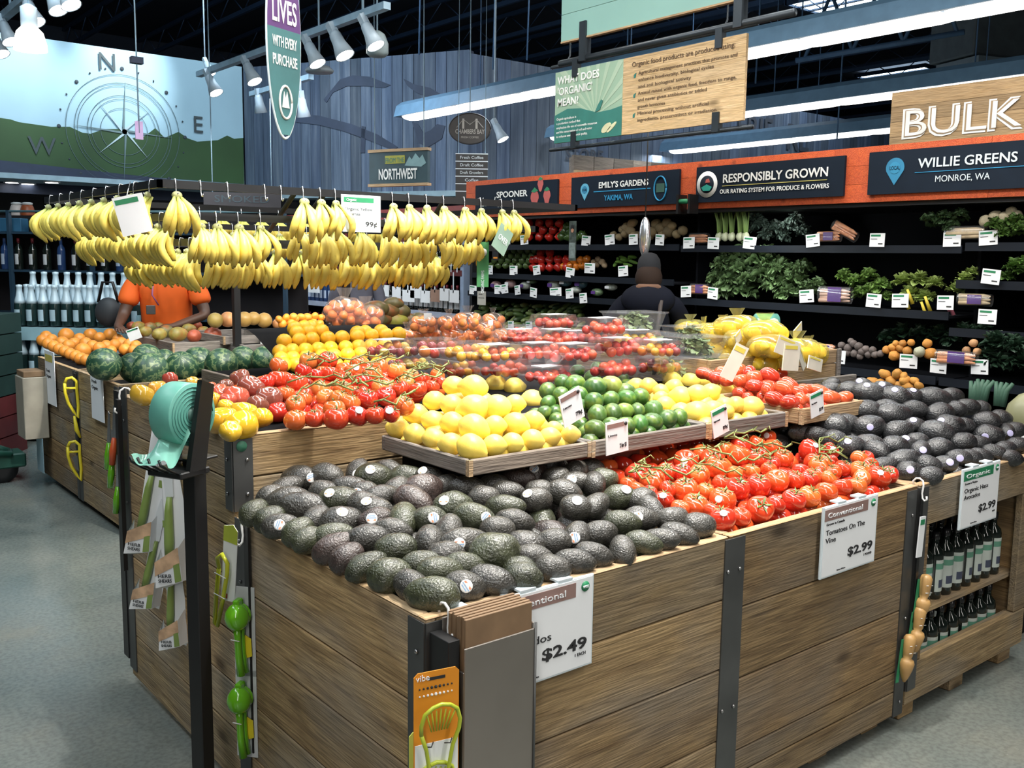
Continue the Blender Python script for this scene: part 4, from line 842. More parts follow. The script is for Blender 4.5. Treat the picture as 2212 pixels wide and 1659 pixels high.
liner('gap_shade_liner', B2, 2.085, 3.025, 1.605, 2.50, h2, .085)
under(h2, 2.09, 3.02, 1.61, 2.45, .082, .048, tom_m, 'tomato', lambda: tom_col(0), .037, 'red tomato in the buried lower layer of the near tomato bin', 'tomato', 'lower tomatoes in the near bin', True)
# ---- vine tomatoes, tall bin
def h4(x, y): return 1.10 + .10 * min(x - 1.06, .8) + .02 * (y - 2.6)
TM4 = [(265,930,78,0),(415,915,70,0),(575,915,90,0),(730,895,80,2),(870,890,72,0),(280,655,78,0),(130,625,75,0),(455,695,68,0),(145,520,65,0),(375,485,70,0),(510,480,68,0),(770,650,80,0),(810,770,75,0),(945,750,72,0),(1055,695,65,0),(1185,700,68,0),(1025,560,68,0),(895,530,65,0),(840,590,75,0),(700,560,62,2),(740,500,60,0),(620,700,70,0),(600,770,70,0),(500,760,70,0),(560,850,80,0),(680,800,70,0),(1080,820,75,0),(1330,590,50,0),(1350,645,52,0),(200,730,60,0),(270,810,70,0),(330,560,60,0),(520,580,60,0),(640,620,58,0),(430,590,50,0),(980,880,50,2),(1140,600,55,0),(1290,680,50,0),(700,720,60,0),(760,730,60,0),(900,680,60,0),(1100,640,55,0),(1220,620,50,0),(60,640,60,0),(330,770,60,0)]
TM4 = [(560 + x * .28933, 640 + y * .28933, a * .28933, 0, 't', s) for x, y, a, s in TM4]
toms4 = heap(TM4, h4, tom_m, 'tomato', lambda l: random.choice([(.60, .055, .02), (.66, .13, .03), (.72, .22, .05), (.52, .03, .016)]), tom_size, lambda it: 'vine tomato' + (' with sticker' if it[0][5] else ''), 'tall tomato bin', 'the bag roll', 5, 'tomato', 'vine tomatoes in the tall bin', .012, False, up=True)
liner('gap_shade_liner', B4, 1.09, 2.015, 2.575, 3.5, h4, .075)
under(h4, 1.3, 2.0, 2.66, 3.4, .085, .042, tom_m, 'tomato', lambda: random.choice([(.60, .055, .02), (.66, .13, .03), (.52, .03, .016)]), .038, 'vine tomato in the buried lower layer of the tall bin', 'tomato', 'lower tomatoes in the tall bin', True)
# calyx on tomatoes and green vine stems running over neighbouring fruit
for lst in (toms, toms4):
    for i, o in enumerate(lst):
        if i % 5 != 3: put(calyx_m, 'calyx', o)
def vines(lst, n, where, grp):
    used = set(); cnt = 0
    for o in sorted(lst, key=lambda o: -o.location.z):
        if cnt >= n: break
        near = sorted((q for q in lst if q is not o and (q.location - o.location).length < .115), key=lambda q: (q.location - o.location).length)[:4]
        if len(near) < 2 or o.name in used: continue
        used.add(o.name); [used.add(q.name) for q in near[:2]]
        top = lambda q: q.matrix_basis @ Vector((0, 0, 1.05))
        chain = sorted([o] + near[:2], key=lambda q: q.location.x + q.location.y * .3); pts = [top(q) + Vector((0, 0, .008)) for q in chain]
        sm = []
        for a, b in zip(pts[:-1], pts[1:]): sm += [a, (a + b) / 2 + Vector((random.uniform(-.006, .006), 0, .012))]
        sm.append(pts[-1]); sm.append(pts[-1] + Vector((.02, -.01, .012)))
        g = MB(); g.tube(sm, [.0032] * (len(sm) - 1) + [.004], 6)
        for p_ in sm[1::2]: g.tube([p_, p_ + Vector((random.uniform(-.02, .02), -.012, .012)), p_ + Vector((random.uniform(-.03, .03), -.02, .0))], .002, 4)
        v = g.obj('tomato_vine', M_STEM); tag(v, f'green vine stem over the {where}, {nth(cnt)} counted along the heap', 'vine', grp); cnt += 1
vines(toms, 14, 'near bin of tomatoes', 'vine stems in the near bin'); vines(toms4, 14, 'tall bin of tomatoes', 'vine stems in the tall bin')

# ---- lemons, limes, smaller lemons, plum tomatoes on the trays
def ht(x0, x1, y0, base, slope, cap):
    return lambda x, y: base + slope * max(0, min(x - x0, y - y0, x1 - x + .04, cap))
hL = ht(1.535, 1.985, 2.065, 1.052, .62, .30)
LEM = [(1035,985,80),(1160,1030,82),(1305,1065,82),(1430,1105,88),(1585,1130,105),(1755,1110,82),(1890,1095,78),(2040,1070,80),(2170,1050,75),(1170,880,80),(1295,930,78),(1440,945,85),(1600,980,105),(1760,965,78),(1915,950,85),(2045,925,75),(2170,905,75),(1305,780,75),(1435,810,82),(1600,835,105),(1775,825,95),(1910,800,70),(2040,775,80),(1455,670,78),(1600,680,95),(1765,660,92),(1905,680,75),(2319,1030,72),(2200,985,55)]
heap([(560 + x * .28933, 640 + y * .28933, a * .28933, random.choice((-15, 0, 10, -30, 190, 160)), 'l', 0) for x, y, a in LEM], hL, lem_m, 'lemon', lambda l: tuple(v * random.uniform(.95, 1.05) for v in (.86, .66, .12)), lambda l, p: min(.045, l[2] * depth(p) / FPX * 1.02), lambda it: 'yellow lemon', 'the lemon pyramid', 'the roll of bags', 4, 'lemon', 'lemons in the pyramid', flat=1, fix=.78)
hM = ht(2.0, 2.53, 2.065, 1.045, .52, .26)
LIM = [(335,495,68),(480,475,75),(585,470,60),(448,535,68),(665,555,62),(225,575,58),(320,590,70),(468,610,75),(590,600,70),(705,600,50),(115,640,62),(215,670,62),(345,670,65),(690,650,65),(460,715,65),(585,700,58),(700,690,60),(805,680,62),(900,700,55),(120,725,52),(485,815,68),(600,800,65),(690,785,55),(785,785,54),(905,780,68),(470,920,65),(590,900,65),(695,895,60),(800,885,62),(895,870,65),(1010,845,65),(1095,835,62),(350,750,54),(90,800,50)]
heap([(1150 + x * .28933, 660 + y * .28933, a * .28933, random.choice((0, 30, 160, 90)), 'y' if i in (8, 22, 2) else 'm', 0) for i, (x, y, a) in enumerate(LIM)], hM, lim_m, 'lime', lambda l: tuple(v * random.uniform(.8, 1.2) for v in ((.22, .29, .05) if l[4] == 'y' else (.055, .135, .028))), lambda l, p: min(.037, l[2] * depth(p) / FPX * 1.1), lambda it: 'yellowish lime' if it[0][4] == 'y' else 'green lime', 'the lime heap', 'the lemon pyramid', 5, 'lime', 'limes on the tray', fix=.78)
hN = ht(2.545, 2.98, 2.065, 1.05, .34, .26)
LE2 = [(780,600,58),(865,600,60),(960,640,54),(1045,560,72),(1180,570,66),(1290,560,62),(1390,600,62),(1110,680,78),(1235,660,70),(1330,650,66),(1440,640,66),(1520,620,68),(1630,650,76),(990,740,62),(1110,800,75),(1230,800,90),(1345,780,70),(1440,750,66),(1520,740,62),(1635,760,82),(960,690,52),(1060,610,62),(1450,790,52)]
heap([(1150 + x * .28933, 660 + y * .28933, a * .28933, random.choice((0, -20, 20, 180)), 'l', 0) for x, y, a in LE2], hN, lem_m, 'lemon', lambda l: tuple(v * random.uniform(.95, 1.05) for v in (.84, .60, .10)), lambda l, p: min(.043, l[2] * depth(p) / FPX * 1.06), lambda it: 'yellow lemon', 'the small lemon tray', 'the limes', 4, 'lemon', 'lemons on the small tray', fix=.78)
hR = ht(3.05, 3.55, 2.07, 1.055, .32, .3)
ROM = [(1420,500,62,20),(1530,490,75,30),(1620,500,60,70),(1640,460,58,20),(1530,455,55,0),(1660,540,72,10),(1770,520,75,-20),(1840,510,58,0),(1380,540,58,0),(1455,560,55,0),(1560,560,58,10),(1660,600,58,-30),(1765,620,66,60),(1880,620,90,-50),(1920,600,70,-50),(1990,650,60,-20),(1810,700,72,160),(1920,720,66,10),(2000,700,60,70),(2140,640,62,-20),(2230,690,70,10),(2330,690,62,20),(1280,505,56,0),(1740,480,58,-20),(2030,630,55,0),(1330,520,50,0),(2080,700,55,0)]
heap([(1150 + x * .28933, 660 + y * .28933, a * .28933, g_, 'r', 0) for x, y, a, g_ in ROM], hR, rom_m, 'plum_tomato', lambda l: random.choice([(.60, .07, .025), (.66, .10, .035), (.52, .045, .022)]), lambda l, p: min(.032, l[2] * depth(p) / FPX * .85), lambda it: 'red plum tomato', 'the plum tomato tray', 'the small lemons', 4, 'tomato', 'plum tomatoes on the tray', fix=.8)
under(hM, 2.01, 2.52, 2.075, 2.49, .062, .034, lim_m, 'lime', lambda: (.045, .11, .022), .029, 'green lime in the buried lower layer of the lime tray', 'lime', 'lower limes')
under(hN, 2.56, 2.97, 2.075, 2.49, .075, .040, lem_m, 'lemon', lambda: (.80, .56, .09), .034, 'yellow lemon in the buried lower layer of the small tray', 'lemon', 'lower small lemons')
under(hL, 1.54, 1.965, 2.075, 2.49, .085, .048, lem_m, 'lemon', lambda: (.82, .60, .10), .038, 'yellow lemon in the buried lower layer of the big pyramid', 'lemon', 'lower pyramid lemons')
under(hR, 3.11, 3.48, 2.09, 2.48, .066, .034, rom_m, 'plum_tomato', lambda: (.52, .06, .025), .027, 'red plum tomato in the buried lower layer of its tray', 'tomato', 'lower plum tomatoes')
# ---- yellow and heirloom tomatoes at the bag-roll corner of the tall bin
TP = [(1060,600,95,'o'),(1180,560,80,'o'),(1640,640,80,'y'),(1690,690,70,'y'),(1660,790,130,'y'),(1820,740,110,'y'),(1800,830,140,'y'),(1950,770,90,'y'),(1720,870,90,'y'),(1440,510,55,'o'),(1270,480,60,'r'),
      (1560,560,75,'r'),(1640,590,80,'r'),(1760,620,110,'r'),(1790,480,85,'b'),(1870,550,110,'b'),(2010,630,110,'b'),(1920,680,90,'b'),(1690,530,60,'b'),(1650,640,70,'r'),(1480,600,60,'o')]
HC = dict(y=(.72, .42, .03), o=(.62, .33, .04), r=(.48, .085, .05), b=(.22, .065, .045)); HNM = dict(y='yellow', o='amber', r='rosy', b='brown-red')
def hH(x, y): return 1.115 + .05 * (y - 2.6)
heap([(x * .28933, 680 + y * .28933, a * .28933, 0, c, 0) for x, y, a, c in TP], hH, [wobble(lathe_mesh('heirloom_tomato', tom_prof, T_TOM, 24, 7, .09), .10, 1.3, k * 7.7) for k in range(3)], 'heirloom_tomato', lambda l: tuple(v * random.uniform(.9, 1.1) for v in HC[l[4]]), lambda l, p: min(.055, l[2] * depth(p) / FPX * .95), lambda it: HNM[it[0][4]] + ' heirloom tomato', 'the heirloom heap', 'the bag roll', 4, 'tomato', 'heirloom tomatoes', up=True, fix=.8)
# ================================================================ watermelons, oranges, mangoes, pomelos, kiwis
def m_melon():
    m = new('watermelon_rind'); nt, n, L, b = nodes(m); tc = n.new('ShaderNodeTexCoord'); sp = n.new('ShaderNodeSeparateXYZ'); L.new(tc.outputs['Object'], sp.inputs[0])
    at = n.new('ShaderNodeMath'); at.operation = 'ARCTAN2'; L.new(sp.outputs[1], at.inputs[0]); L.new(sp.outputs[0], at.inputs[1])
    nz = tex(nt, 'Noise', tc.outputs['Object'], 5, Detail=4); ad = n.new('ShaderNodeMath'); ad.operation = 'MULTIPLY_ADD'; ad.inputs[1].default_value = 1.3; L.new(nz.outputs[0], ad.inputs[0]); L.new(at.outputs[0], ad.inputs[2])
    ml = n.new('ShaderNodeMath'); ml.operation = 'MULTIPLY'; ml.inputs[1].default_value = 9; L.new(ad.outputs[0], ml.inputs[0]); si = n.new('ShaderNodeMath'); si.operation = 'SINE'; L.new(ml.outputs[0], si.inputs[0])
    L.new(ramp(nt, si.outputs[0], ((.0, (.016, .055, .03)), (.55, (.035, .10, .05)), (.95, (.15, .20, .09)))), b.inputs['Base Color']); b.inputs['Roughness'].default_value = .4
    return m
M_MEL = m_melon()
mel_m = [wobble(lathe_mesh('watermelon', prof_oval(1.06, 0, 14), M_MEL, 28), .03, 1, k) for k in range(2)]
MEL = [(225,787,38,.15,5.60),(292,795,36,.02,5.62),(322,801,42,.6,5.56),(318,775,34,.3,5.95),(392,795,38,.1,5.58),(355,780,28,0,5.95),(428,782,36,.9,5.9),(478,788,38,.2,5.60),(525,776,30,.1,5.85),(572,778,32,.1,5.62)]
for k, (px, py, r, tl, y) in enumerate(MEL):
    p = W(px, py, y=y); o = put(random.choice(mel_m), 'watermelon'); rr = r * depth(p) / FPX
    tag(o, f'striped green watermelon, {nth(k)} from the end of the watermelon bin nearest the oranges' if k else 'largest striped watermelon at the outer corner of the watermelon bin', 'watermelon', 'watermelons in the bin')
    o.location = p; o.scale = (rr * .94,) * 3; o.rotation_euler = (random.uniform(.6, 1.4), random.uniform(-.6, .6), random.uniform(0, 6))
MB().box((1.65, 5.49, .70), (2.59, 6.27, .79)).obj('gap_shade_liner', M_DARK, B5)
def spheres(name, lst, meshes, col, lab, cat, grp, d_of, sq=1.0):
    for k, (px, py, r) in enumerate(lst):
        p = d_of(px, py); o = put(random.choice(meshes), name); tag(o, lab(k), cat, grp); v = random.uniform(.9, 1.1); c = col() if callable(col) else col
        o.color = (c[0] * v, c[1] * v, c[2] * v, 1); s = r * depth(p) / FPX; o.location = p; o.scale = (s, s, s * sq); o.rotation_euler = [random.uniform(-1.2, 1.2) for _ in range(3)]
ORL = [(92,735,13),(104,742,13),(116,748,13),(128,754,13),(140,759,13),(152,764,13),(164,769,13),(175,775,14),(186,778,13),(100,727,13),(112,733,12),(134,741,15),(148,747,14),(143,725,17),(179,757,17),(196,724,15),(238,724,15),(172,732,13),(215,730,13),(185,742,14),(200,748,14),(215,752,14),(230,747,13),(248,745,13),(262,742,14),(280,745,14),(294,748,13),(255,733,12),(160,742,13),(270,755,13),(240,758,12),(288,757,12)]
def hO(x, y): return .885 + .10 * max(0, x - 1.64) + .012 * (y - 6.3)
spheres('orange', ORL, org_m, (.82, .30, .045), lambda k: f'round orange, {nth(k)} of the bin next to the sparkling water, counted from its outer rim', 'orange', 'oranges in the far bin', lambda px, py: (lambda q: Vector((max(q.x, 1.725), q.y, q.z)))(hit(px, py, hO)))
MB().box((1.65, 6.35, .75), (2.17, 7.22, .86)).obj('gap_shade_liner', M_DARK, B6)
OY = []
for y_, xs in ((788, range(612, 860, 29)), (776, range(606, 850, 29)), (760, range(604, 850, 28)), (738, range(614, 868, 31)), (722, range(640, 700, 28)), (730, (790, 822, 770)), (712, (635, 672, 660))): OY += [(x + random.uniform(-3, 3), y_ - (x - 600) * .06 * (y_ < 785), 17) for x in xs]
def hY(x, y): return .975 + .42 * max(0, min(y - 4.55, .62))
spheres('orange', OY, org_m, (.90, .46, .02), lambda k: f'bright yellow orange, {nth(k)} of the stepped pile behind the tomatoes', 'orange', 'yellow oranges in a stepped pile', lambda px, py: hit(px, py, hY))
g = MB(); g.grid(lambda u, v: (2.28 + .9 * u, 4.55 + .75 * v, hY(0, 4.55 + .75 * v) - .07), 2, 8); t = thing('stepped_riser', 'black stepped riser under the pile of yellow oranges', 'riser'); g.obj('riser_panel', M_DARK, t)
MD = [(603,690,9),(618,686,9),(634,684,9),(650,686,10),(664,685,10),(680,683,9),(694,686,9),(610,700,11),(690,700,11),(655,697,10),(628,697,11),(675,697,11),(640,690,8)]
spheres('mandarin', MD, org_m, (.85, .30, .03), lambda k: f'loose mandarin, {nth(k)} of the small row beside the rack post', 'mandarin', 'loose mandarins', lambda px, py: W(px, py, y=5.95), .85)
PO = [(465,692,17),(492,690,17),(528,690,17),(548,688,15),(571,692,17),(600,700,12)]
spheres('pomelo', PO, org_m, lambda: random.choice([(.50, .30, .08), (.58, .26, .10), (.42, .30, .08)]), lambda k: f'large pinkish yellow grapefruit, {nth(k)} in the row behind the rack post', 'grapefruit', 'grapefruit row', lambda px, py: W(px, py, y=6.6))
# mango tray and the tray next to it
mt = W(373, 741, z=1.0); tm = tray('long wooden tray of mangoes behind the watermelons', mt.x, mt.x + .60, mt.y, mt.y + .85, 1.0, .075, M_GREYW, (1.0, 1.25), 0)
bl = thing('tray_block', 'block holding up the mango tray behind the watermelons', 'stand'); MB().box((2.23, mt.y + .05, 0), (2.60, mt.y + .75, .922)).obj('box', M_DARK, bl)
MA = [(360,716,15,20),(385,722,17,-10),(408,712,14,0),(420,726,15,20),(440,716,12,0),(460,722,16,-10),(300,706,13,0),(285,704,10,0),(325,708,13,10),(345,706,12,0),(378,703,12,0),(400,701,13,0),(345,722,14,0),(425,704,11,0),(315,716,12,0)]
for k, (px, py, r, a) in enumerate(MA):
    p = W(px, py, y=mt.y + .10 + .05 * (726 - py) ); o = put(random.choice(man_m), 'mango'); tag(o, f'{"red-blushed" if k in (5, 7, 13, 3) else "green-yellow"} mango, {nth(k)} in the mango tray', 'mango', 'mangoes in the tray')
    c = (.45, .10, .05) if k in (5, 7, 13, 3) else random.choice([(.26, .22, .05), (.32, .26, .06), (.18, .17, .06)]); o.color = (*c, 1); s = r * depth(p) / FPX; o.location = p; o.scale = (s,) * 3; o.rotation_euler = (0, PI / 2, R(a + 20))
t2 = W(600, 722, z=1.035); tray('wooden tray behind the watermelons with a white price card', t2.x - .40, t2.x + .02, t2.y, t2.y + .6, 1.035, .057, M_GREYW, (.9, 1.1))
# kiwi/papaya mound behind the bagged mandarins
PA = [(812,668,20,'p'),(838,672,18,'p'),(862,672,17,'p'),(850,656,15,'p'),(800,690,16,'p'),(822,690,18,'p'),(852,693,20,'y'),(880,690,16,'p'),(896,697,18,'y'),(905,688,14,'p'),(785,690,14,'p')]
for k, (px, py, r, c) in enumerate(PA):
    p = W(px, py, y=6.9); o = put(random.choice(man_m), 'papaya'); tag(o, f'{"yellow-green" if c == "y" else "brownish green"} papaya, {nth(k)} of the mound behind the bagged mandarins', 'papaya', 'papayas')
    o.color = ((.36, .34, .06, 1) if c == 'y' else (.16, .13, .05, 1)); s = r * depth(p) / FPX; o.location = p; o.scale = (s, s, s * 1.2); o.rotation_euler = (0, PI / 2, R(-30 + random.uniform(-20, 20)))
rs = thing('produce_riser', 'dark riser under the papaya mound', 'riser'); MB().bbox((3.75, 6.62, .99), (4.55, 7.25, 1.03), .004).obj('box', M_DARK, rs)

# ================================================================ banana rack
M_RACK = plain('black_rack', (.015, .016, .018), .4, .3); M_CHR = plain('chrome_hook', (.6, .62, .64), .25, .9)
def m_banana():
    m = new('banana_peel'); nt, n, L, b = nodes(m); tc = n.new('ShaderNodeTexCoord'); sp = n.new('ShaderNodeSeparateXYZ'); L.new(tc.outputs['Generated'], sp.inputs[0])
    oi = n.new('ShaderNodeObjectInfo'); nz = tex(nt, 'Noise', coords(nt), 40, Detail=3)
    c = ramp(nt, sp.outputs[2], ((.0, (.10, .07, .02)), (.05, (.78, .60, .11)), (.7, (.86, .70, .15)), (.9, (.56, .58, .13)), (1, (.32, .36, .09))))
    c = mix(nt, c, oi.outputs['Color'], 1, 'MULTIPLY'); c = mix(nt, c, ramp(nt, nz.outputs[0], ((.25, (.6, .5, .3)), (.4, (1, 1, 1)))), .6, 'MULTIPLY')
    L.new(c, b.inputs['Base Color']); b.inputs['Roughness'].default_value = .42; return m
M_BAN = m_banana()
def banana_mesh(ang, curl, ln):
    """one finger hanging from the crown at the origin: swings out by ang in x, bulges towards -y and tips back in"""
    pts = []; rs = []; n = 9
    for i in range(n + 1):
        t = i / n; a = curl * (t - .15); z = -.012 - ln * t; y = -.055 * math.sin(PI * min(1, t * 1.05)) * curl - .012 * t; x = math.sin(ang) * (.02 + .075 * math.sin(min(1, t * 1.15) * PI / 2))
        pts.append((x, y, z)); rs.append((.006, .009, .0145, .0175, .019, .019, .0185, .017, .012, .005)[i])
    g = MB(); g.tube(pts, rs, 7); return g.mesh('banana', M_BAN)
M_CROWN = plain('banana_crown', (.36, .36, .16), .6)
def bunch_proto(k):
    t = thing('banana_bunch', 'x', 'bananas', (0, 0, -50 - k), 0, 'banana bunches on the rack'); n = (4, 5, 6, 3)[k]
    for i in range(n):
        a = -.75 + 1.5 * i / (n - 1) + random.uniform(-.08, .08)
        o = put(banana_mesh(a, random.uniform(.75, 1.1), random.uniform(.155, .18)), 'banana', t, (0, .012 * (i % 2), 0)); o.color = (1, 1, 1, 1)
    for i in range(n - 2):
        a = -.4 + .8 * i / max(1, n - 3); o = put(banana_mesh(a, .5, .15), 'banana', t, (0, .028, 0)); o.color = (.9, .92, .9, 1)
    MB().ball((0, .008, -.004), (.024, .016, .018), 8, 6).obj('crown', M_CROWN, t)
    return t
BP = [bunch_proto(k) for k in range(4)]
RY = 4.35; Z1, Z2, Z3 = 1.905, 1.775, 1.655
rk = thing('banana_rack', 'black banana rack of stacked hanging bars on two posts', 'rack', (0, 0, 0))
cx = W(345, 397, y=RY).x; ex = 4.02; by = 6.35
for i, (z, ins) in enumerate(((Z1, 0), (Z2, .17), (Z3, .34))):
    x0, x1, y0, y1 = cx + ins, ex - ins, RY + ins, by - ins
    for a, b in (((x0, y0), (x1, y0)), ((x0, y0), (x0, y1)), ((x0, y1), (x1, y1)), ((x1, y0), (x1, y1))): MB().box((min(a[0], b[0]) - .01, min(a[1], b[1]) - .01, z - .018), (max(a[0], b[0]) + .01, max(a[1], b[1]) + .01, z + .018)).obj('bar', M_RACK, rk)
ymid = 5.9
posts = [W(510, 650, y=6.2), W(748, 650, y=6.2)]
for q in posts:
    MB().box((q.x - .022, 6.178, .975), (q.x + .022, 6.222, 1.52)).obj('post', M_RACK, rk)
    for sx in (-1, 1):
        MB().tube([(q.x, 6.2, 1.48), (q.x + sx * .16, 5.9, 1.62)], .014, 6).obj('brace', M_RACK, rk)
        MB().tube([(q.x, 6.2, 1.5), (q.x + sx * .08, 6.02, Z3)], .012, 6).obj('brace', M_RACK, rk)
for a, b in ((W(640, 412, y=4.4), W(578, 505, y=5.3)), (W(700, 420, y=RY), W(640, 500, y=5.5)), (W(960, 430, y=RY), W(905, 520, y=5.2))): MB().tube([a, b], .014, 6).obj('brace', M_RACK, rk)
hook_m = None
def hook(p, rz):
    global hook_m
    if hook_m is None:
        g = MB(); g.tube([(0, .01, .02), (0, -.008, .024), (0, -.014, .0), (0, -.014, -.03), (0, -.02, -.048), (0, -.032, -.05), (0, -.04, -.038)], .0028, 6); hook_m = g.mesh('hook', M_CHR)
    o = put(hook_m, 'hook', rk, p, (0, 0, rz)); return o
cnt = 0
def hang(x, y, z, k, rz, where, s=1.0, tint=1.0):
    global cnt
    cnt += 1; c = (1.0 * tint, random.uniform(.95, 1.04) * tint, random.uniform(.7, 1.2) * tint, 1)
    o = dup(BP[k], (x, y, z - .045), (0, 0, rz + random.uniform(-.25, .25)), (s, s, s), where)
    return o
def row_x(pxs, y, z, ks, tier):
    for i, px in enumerate(pxs):
        x = W(px, 480, y=y).x; hook((x, y, z), 0); hang(x, y - .03, z, ks[i % len(ks)], 0, f'yellow banana bunch on the {tier} bar, {nth(i)} counted from the rack corner', random.uniform(.92, 1.1))
row_x([380, 653, 690, 722, 845, 880, 918, 955, 1000, 1035, 1080, 1105], RY, Z1, (1, 0, 3, 3, 0, 1, 2, 1), 'top front')
row_x([430, 465, 512, 560, 640, 690, 722, 775, 830, 882, 925, 965, 1010], RY + .17, Z2, (2, 1, 1, 3, 0, 2, 1), 'middle front')
row_x([455, 500, 545, 590, 640, 690, 740, 785, 830, 870, 905, 935, 490], RY + .34, Z3, (2, 2, 1, 2, 0, 2), 'lowest front')
row_x([430, 475, 520, 560, 600, 650, 700, 760, 800], by, Z1 - .02, (2, 1), 'far top'); row_x([450, 500, 550, 600, 660, 720, 790], by - .17, Z2, (2, 1), 'far middle')
def row_y(n, x, z, y0, y1, ks, tier):
    for i in range(n):
        y = y0 + (y1 - y0) * i / (n - 1); hook((x, y, z), -PI / 2); hang(x - .03, y, z, ks[i % len(ks)], -PI / 2, f'banana bunch on the {tier} side bar, {nth(i)} going away from the rack corner', random.uniform(.95, 1.15), .95)
row_y(9, cx, Z1, RY + .10, by - .15, (2, 1, 0), 'top'); row_y(8, cx + .17, Z2, RY + .30, by - .45, (2, 2, 1), 'middle'); row_y(7, cx + .34, Z3, RY + .42, by - .8, (2, 1), 'lowest')
for x in [W(px, 430, y=RY).x for px in (432, 490, 570, 605)]: hook((x, RY, Z1), 0)
for b in BP:
    for c_ in list(b.children): bpy.data.objects.remove(c_)
    bpy.data.objects.remove(b)
# cards hanging on the rack
def card(name, label, p, w, h, rz, tilt=0, head=M_GREEN, lines=(), price='', mat=None, group=None, cat='price card', foot=None, th=.004):
    t = thing(name, label, cat, p, 0, group, (0, tilt, rz)); g = MB(); g.box((0, 0, 0), (w, th, h)); g.obj('card', mat or M_WHITE, t)
    if head: MB().box((.06 * w, -.001, h * .80), (w * .82, 0, h * .93)).obj('header', head, t)
    for s, x, z, hh, ww in lines: text(t, s, x * w, z * h, hh * h, M_INK, w=ww * w if ww else None, align='LEFT', y=-.001)
    if price: text(t, price, .60 * w, .16 * h, .13 * h, M_INK, w=.3 * w, align='LEFT', y=-.001, bold=.02)
    return t
p = W(738, 500, y=RY - .04); q = W(822, 424, y=RY - .04)
t = card('price_sign', 'large white banana price sign hung on the front bar of the rack', p, q.x - p.x, q.z - p.z, 0, 0, M_GREEN, (('Organic Yellow', .08, .58, .085, .7), ('Bananas', .08, .45, .085, .38)), '99¢', M_ACRY)
text(t, 'Organic', .12 * (q.x - p.x), .83 * (q.z - p.z), .07 * (q.z - p.z), M_WHITE, align='LEFT', y=-.003)
p = W(262, 505, x=cx - .05); q = W(318, 440, x=cx - .05)
t = card('price_sign', 'blank white card hung askew at the rack corner among bananas', W(266, 512, y=RY - .10), .125, .165, R(-15), R(-14), M_GREEN, (), '', M_WHITE); iv = t.matrix_basis.inverted(); MB().tube([iv @ Vector((t.location.x + .07, RY, Z1)), (.06, .002, .16)], .002, 5).obj('hanger', M_CHR, t)
p = W(1062, 530, y=RY - .12); t = card('hanging_tag', 'sage green diamond tag at the far end of the banana rack', p, .115, .15, R(8), R(32), None, (), '', plain('sage_card', (.22, .33, .26), .6)); text(t, 'OVER', .058, .06, .035, M_WHITE, w=.08, y=-.002)
t = card('hanging_tag', 'long green vertical strip sign hanging below the rack end', W(1030, 620, y=RY + .1), .075, .26, R(-12), 0, None, (), '', plain('strip_green', (.05, .22, .08), .6)); MB().lathe([(.022, 0), (.022, .002)], 16, 0, Matrix.Translation((.04, -.001, .20)) @ Matrix.Rotation(PI / 2, 4, 'X')).obj('white_disc', M_WHITE, t); text(t, 'ORGANIC FARMS', .045, .03, .02, M_ACRY, w=.13, y=-.002, ry=-PI / 2)
# ================================================================ clear packs, bags of citrus
T_CH = tinted('cherry_tomato_skin', .18, .08, 6, coat=.3)
ch_m = wobble(lathe_mesh('cherry_tomato', prof_oval(1.02, .02, 7), T_CH, 10), .03, 1, 3)
def clam_mesh():
    def fr(z, k, hw_=.085, hd=.065): return [(-hw_ * k, -hd * k, z), (hw_ * k, -hd * k, z), (hw_ * k, hd * k, z), (-hw_ * k, hd * k, z)]
    g = MB(); v = fr(0, .82) + fr(.055, 1.0) + fr(.055, 1.1) + fr(.058, 1.1); f = [(0, 3, 2, 1)]
    for a in range(3): f += [(a * 4 + i, a * 4 + (i + 1) % 4, a * 4 + 4 + (i + 1) % 4, a * 4 + 4 + i) for i in range(4)]
    g.add(v, f); tray_ = g.mesh('tray', M_FILM)
    g = MB(); v = fr(.058, 1.1) + fr(.061, 1.0) + fr(.088, .92) ; f = [(8, 9, 10, 11)]
    for a in range(2): f += [(a * 4 + i, a * 4 + (i + 1) % 4, a * 4 + 4 + (i + 1) % 4, a * 4 + 4 + i) for i in range(4)]
    g.add(v, f); lid = g.mesh('lid', M_FILM)
    g = MB(); g.box((-.05, -.03, .0885), (.05, .03, .090)); lab = g.mesh('paper_label', M_WHITE)
    return tray_, lid, lab
CLM = clam_mesh()
CHC = dict(m=[(.72, .36, .03), (.66, .20, .03), (.52, .05, .025), (.30, .05, .05), (.60, .44, .06)], r=[(.58, .05, .03), (.50, .035, .025), (.64, .09, .03)], y=[(.76, .42, .03), (.70, .34, .03), (.55, .10, .03)])
nch = 0; CHL = dict(m='mixed', r='red', y='yellow and red')
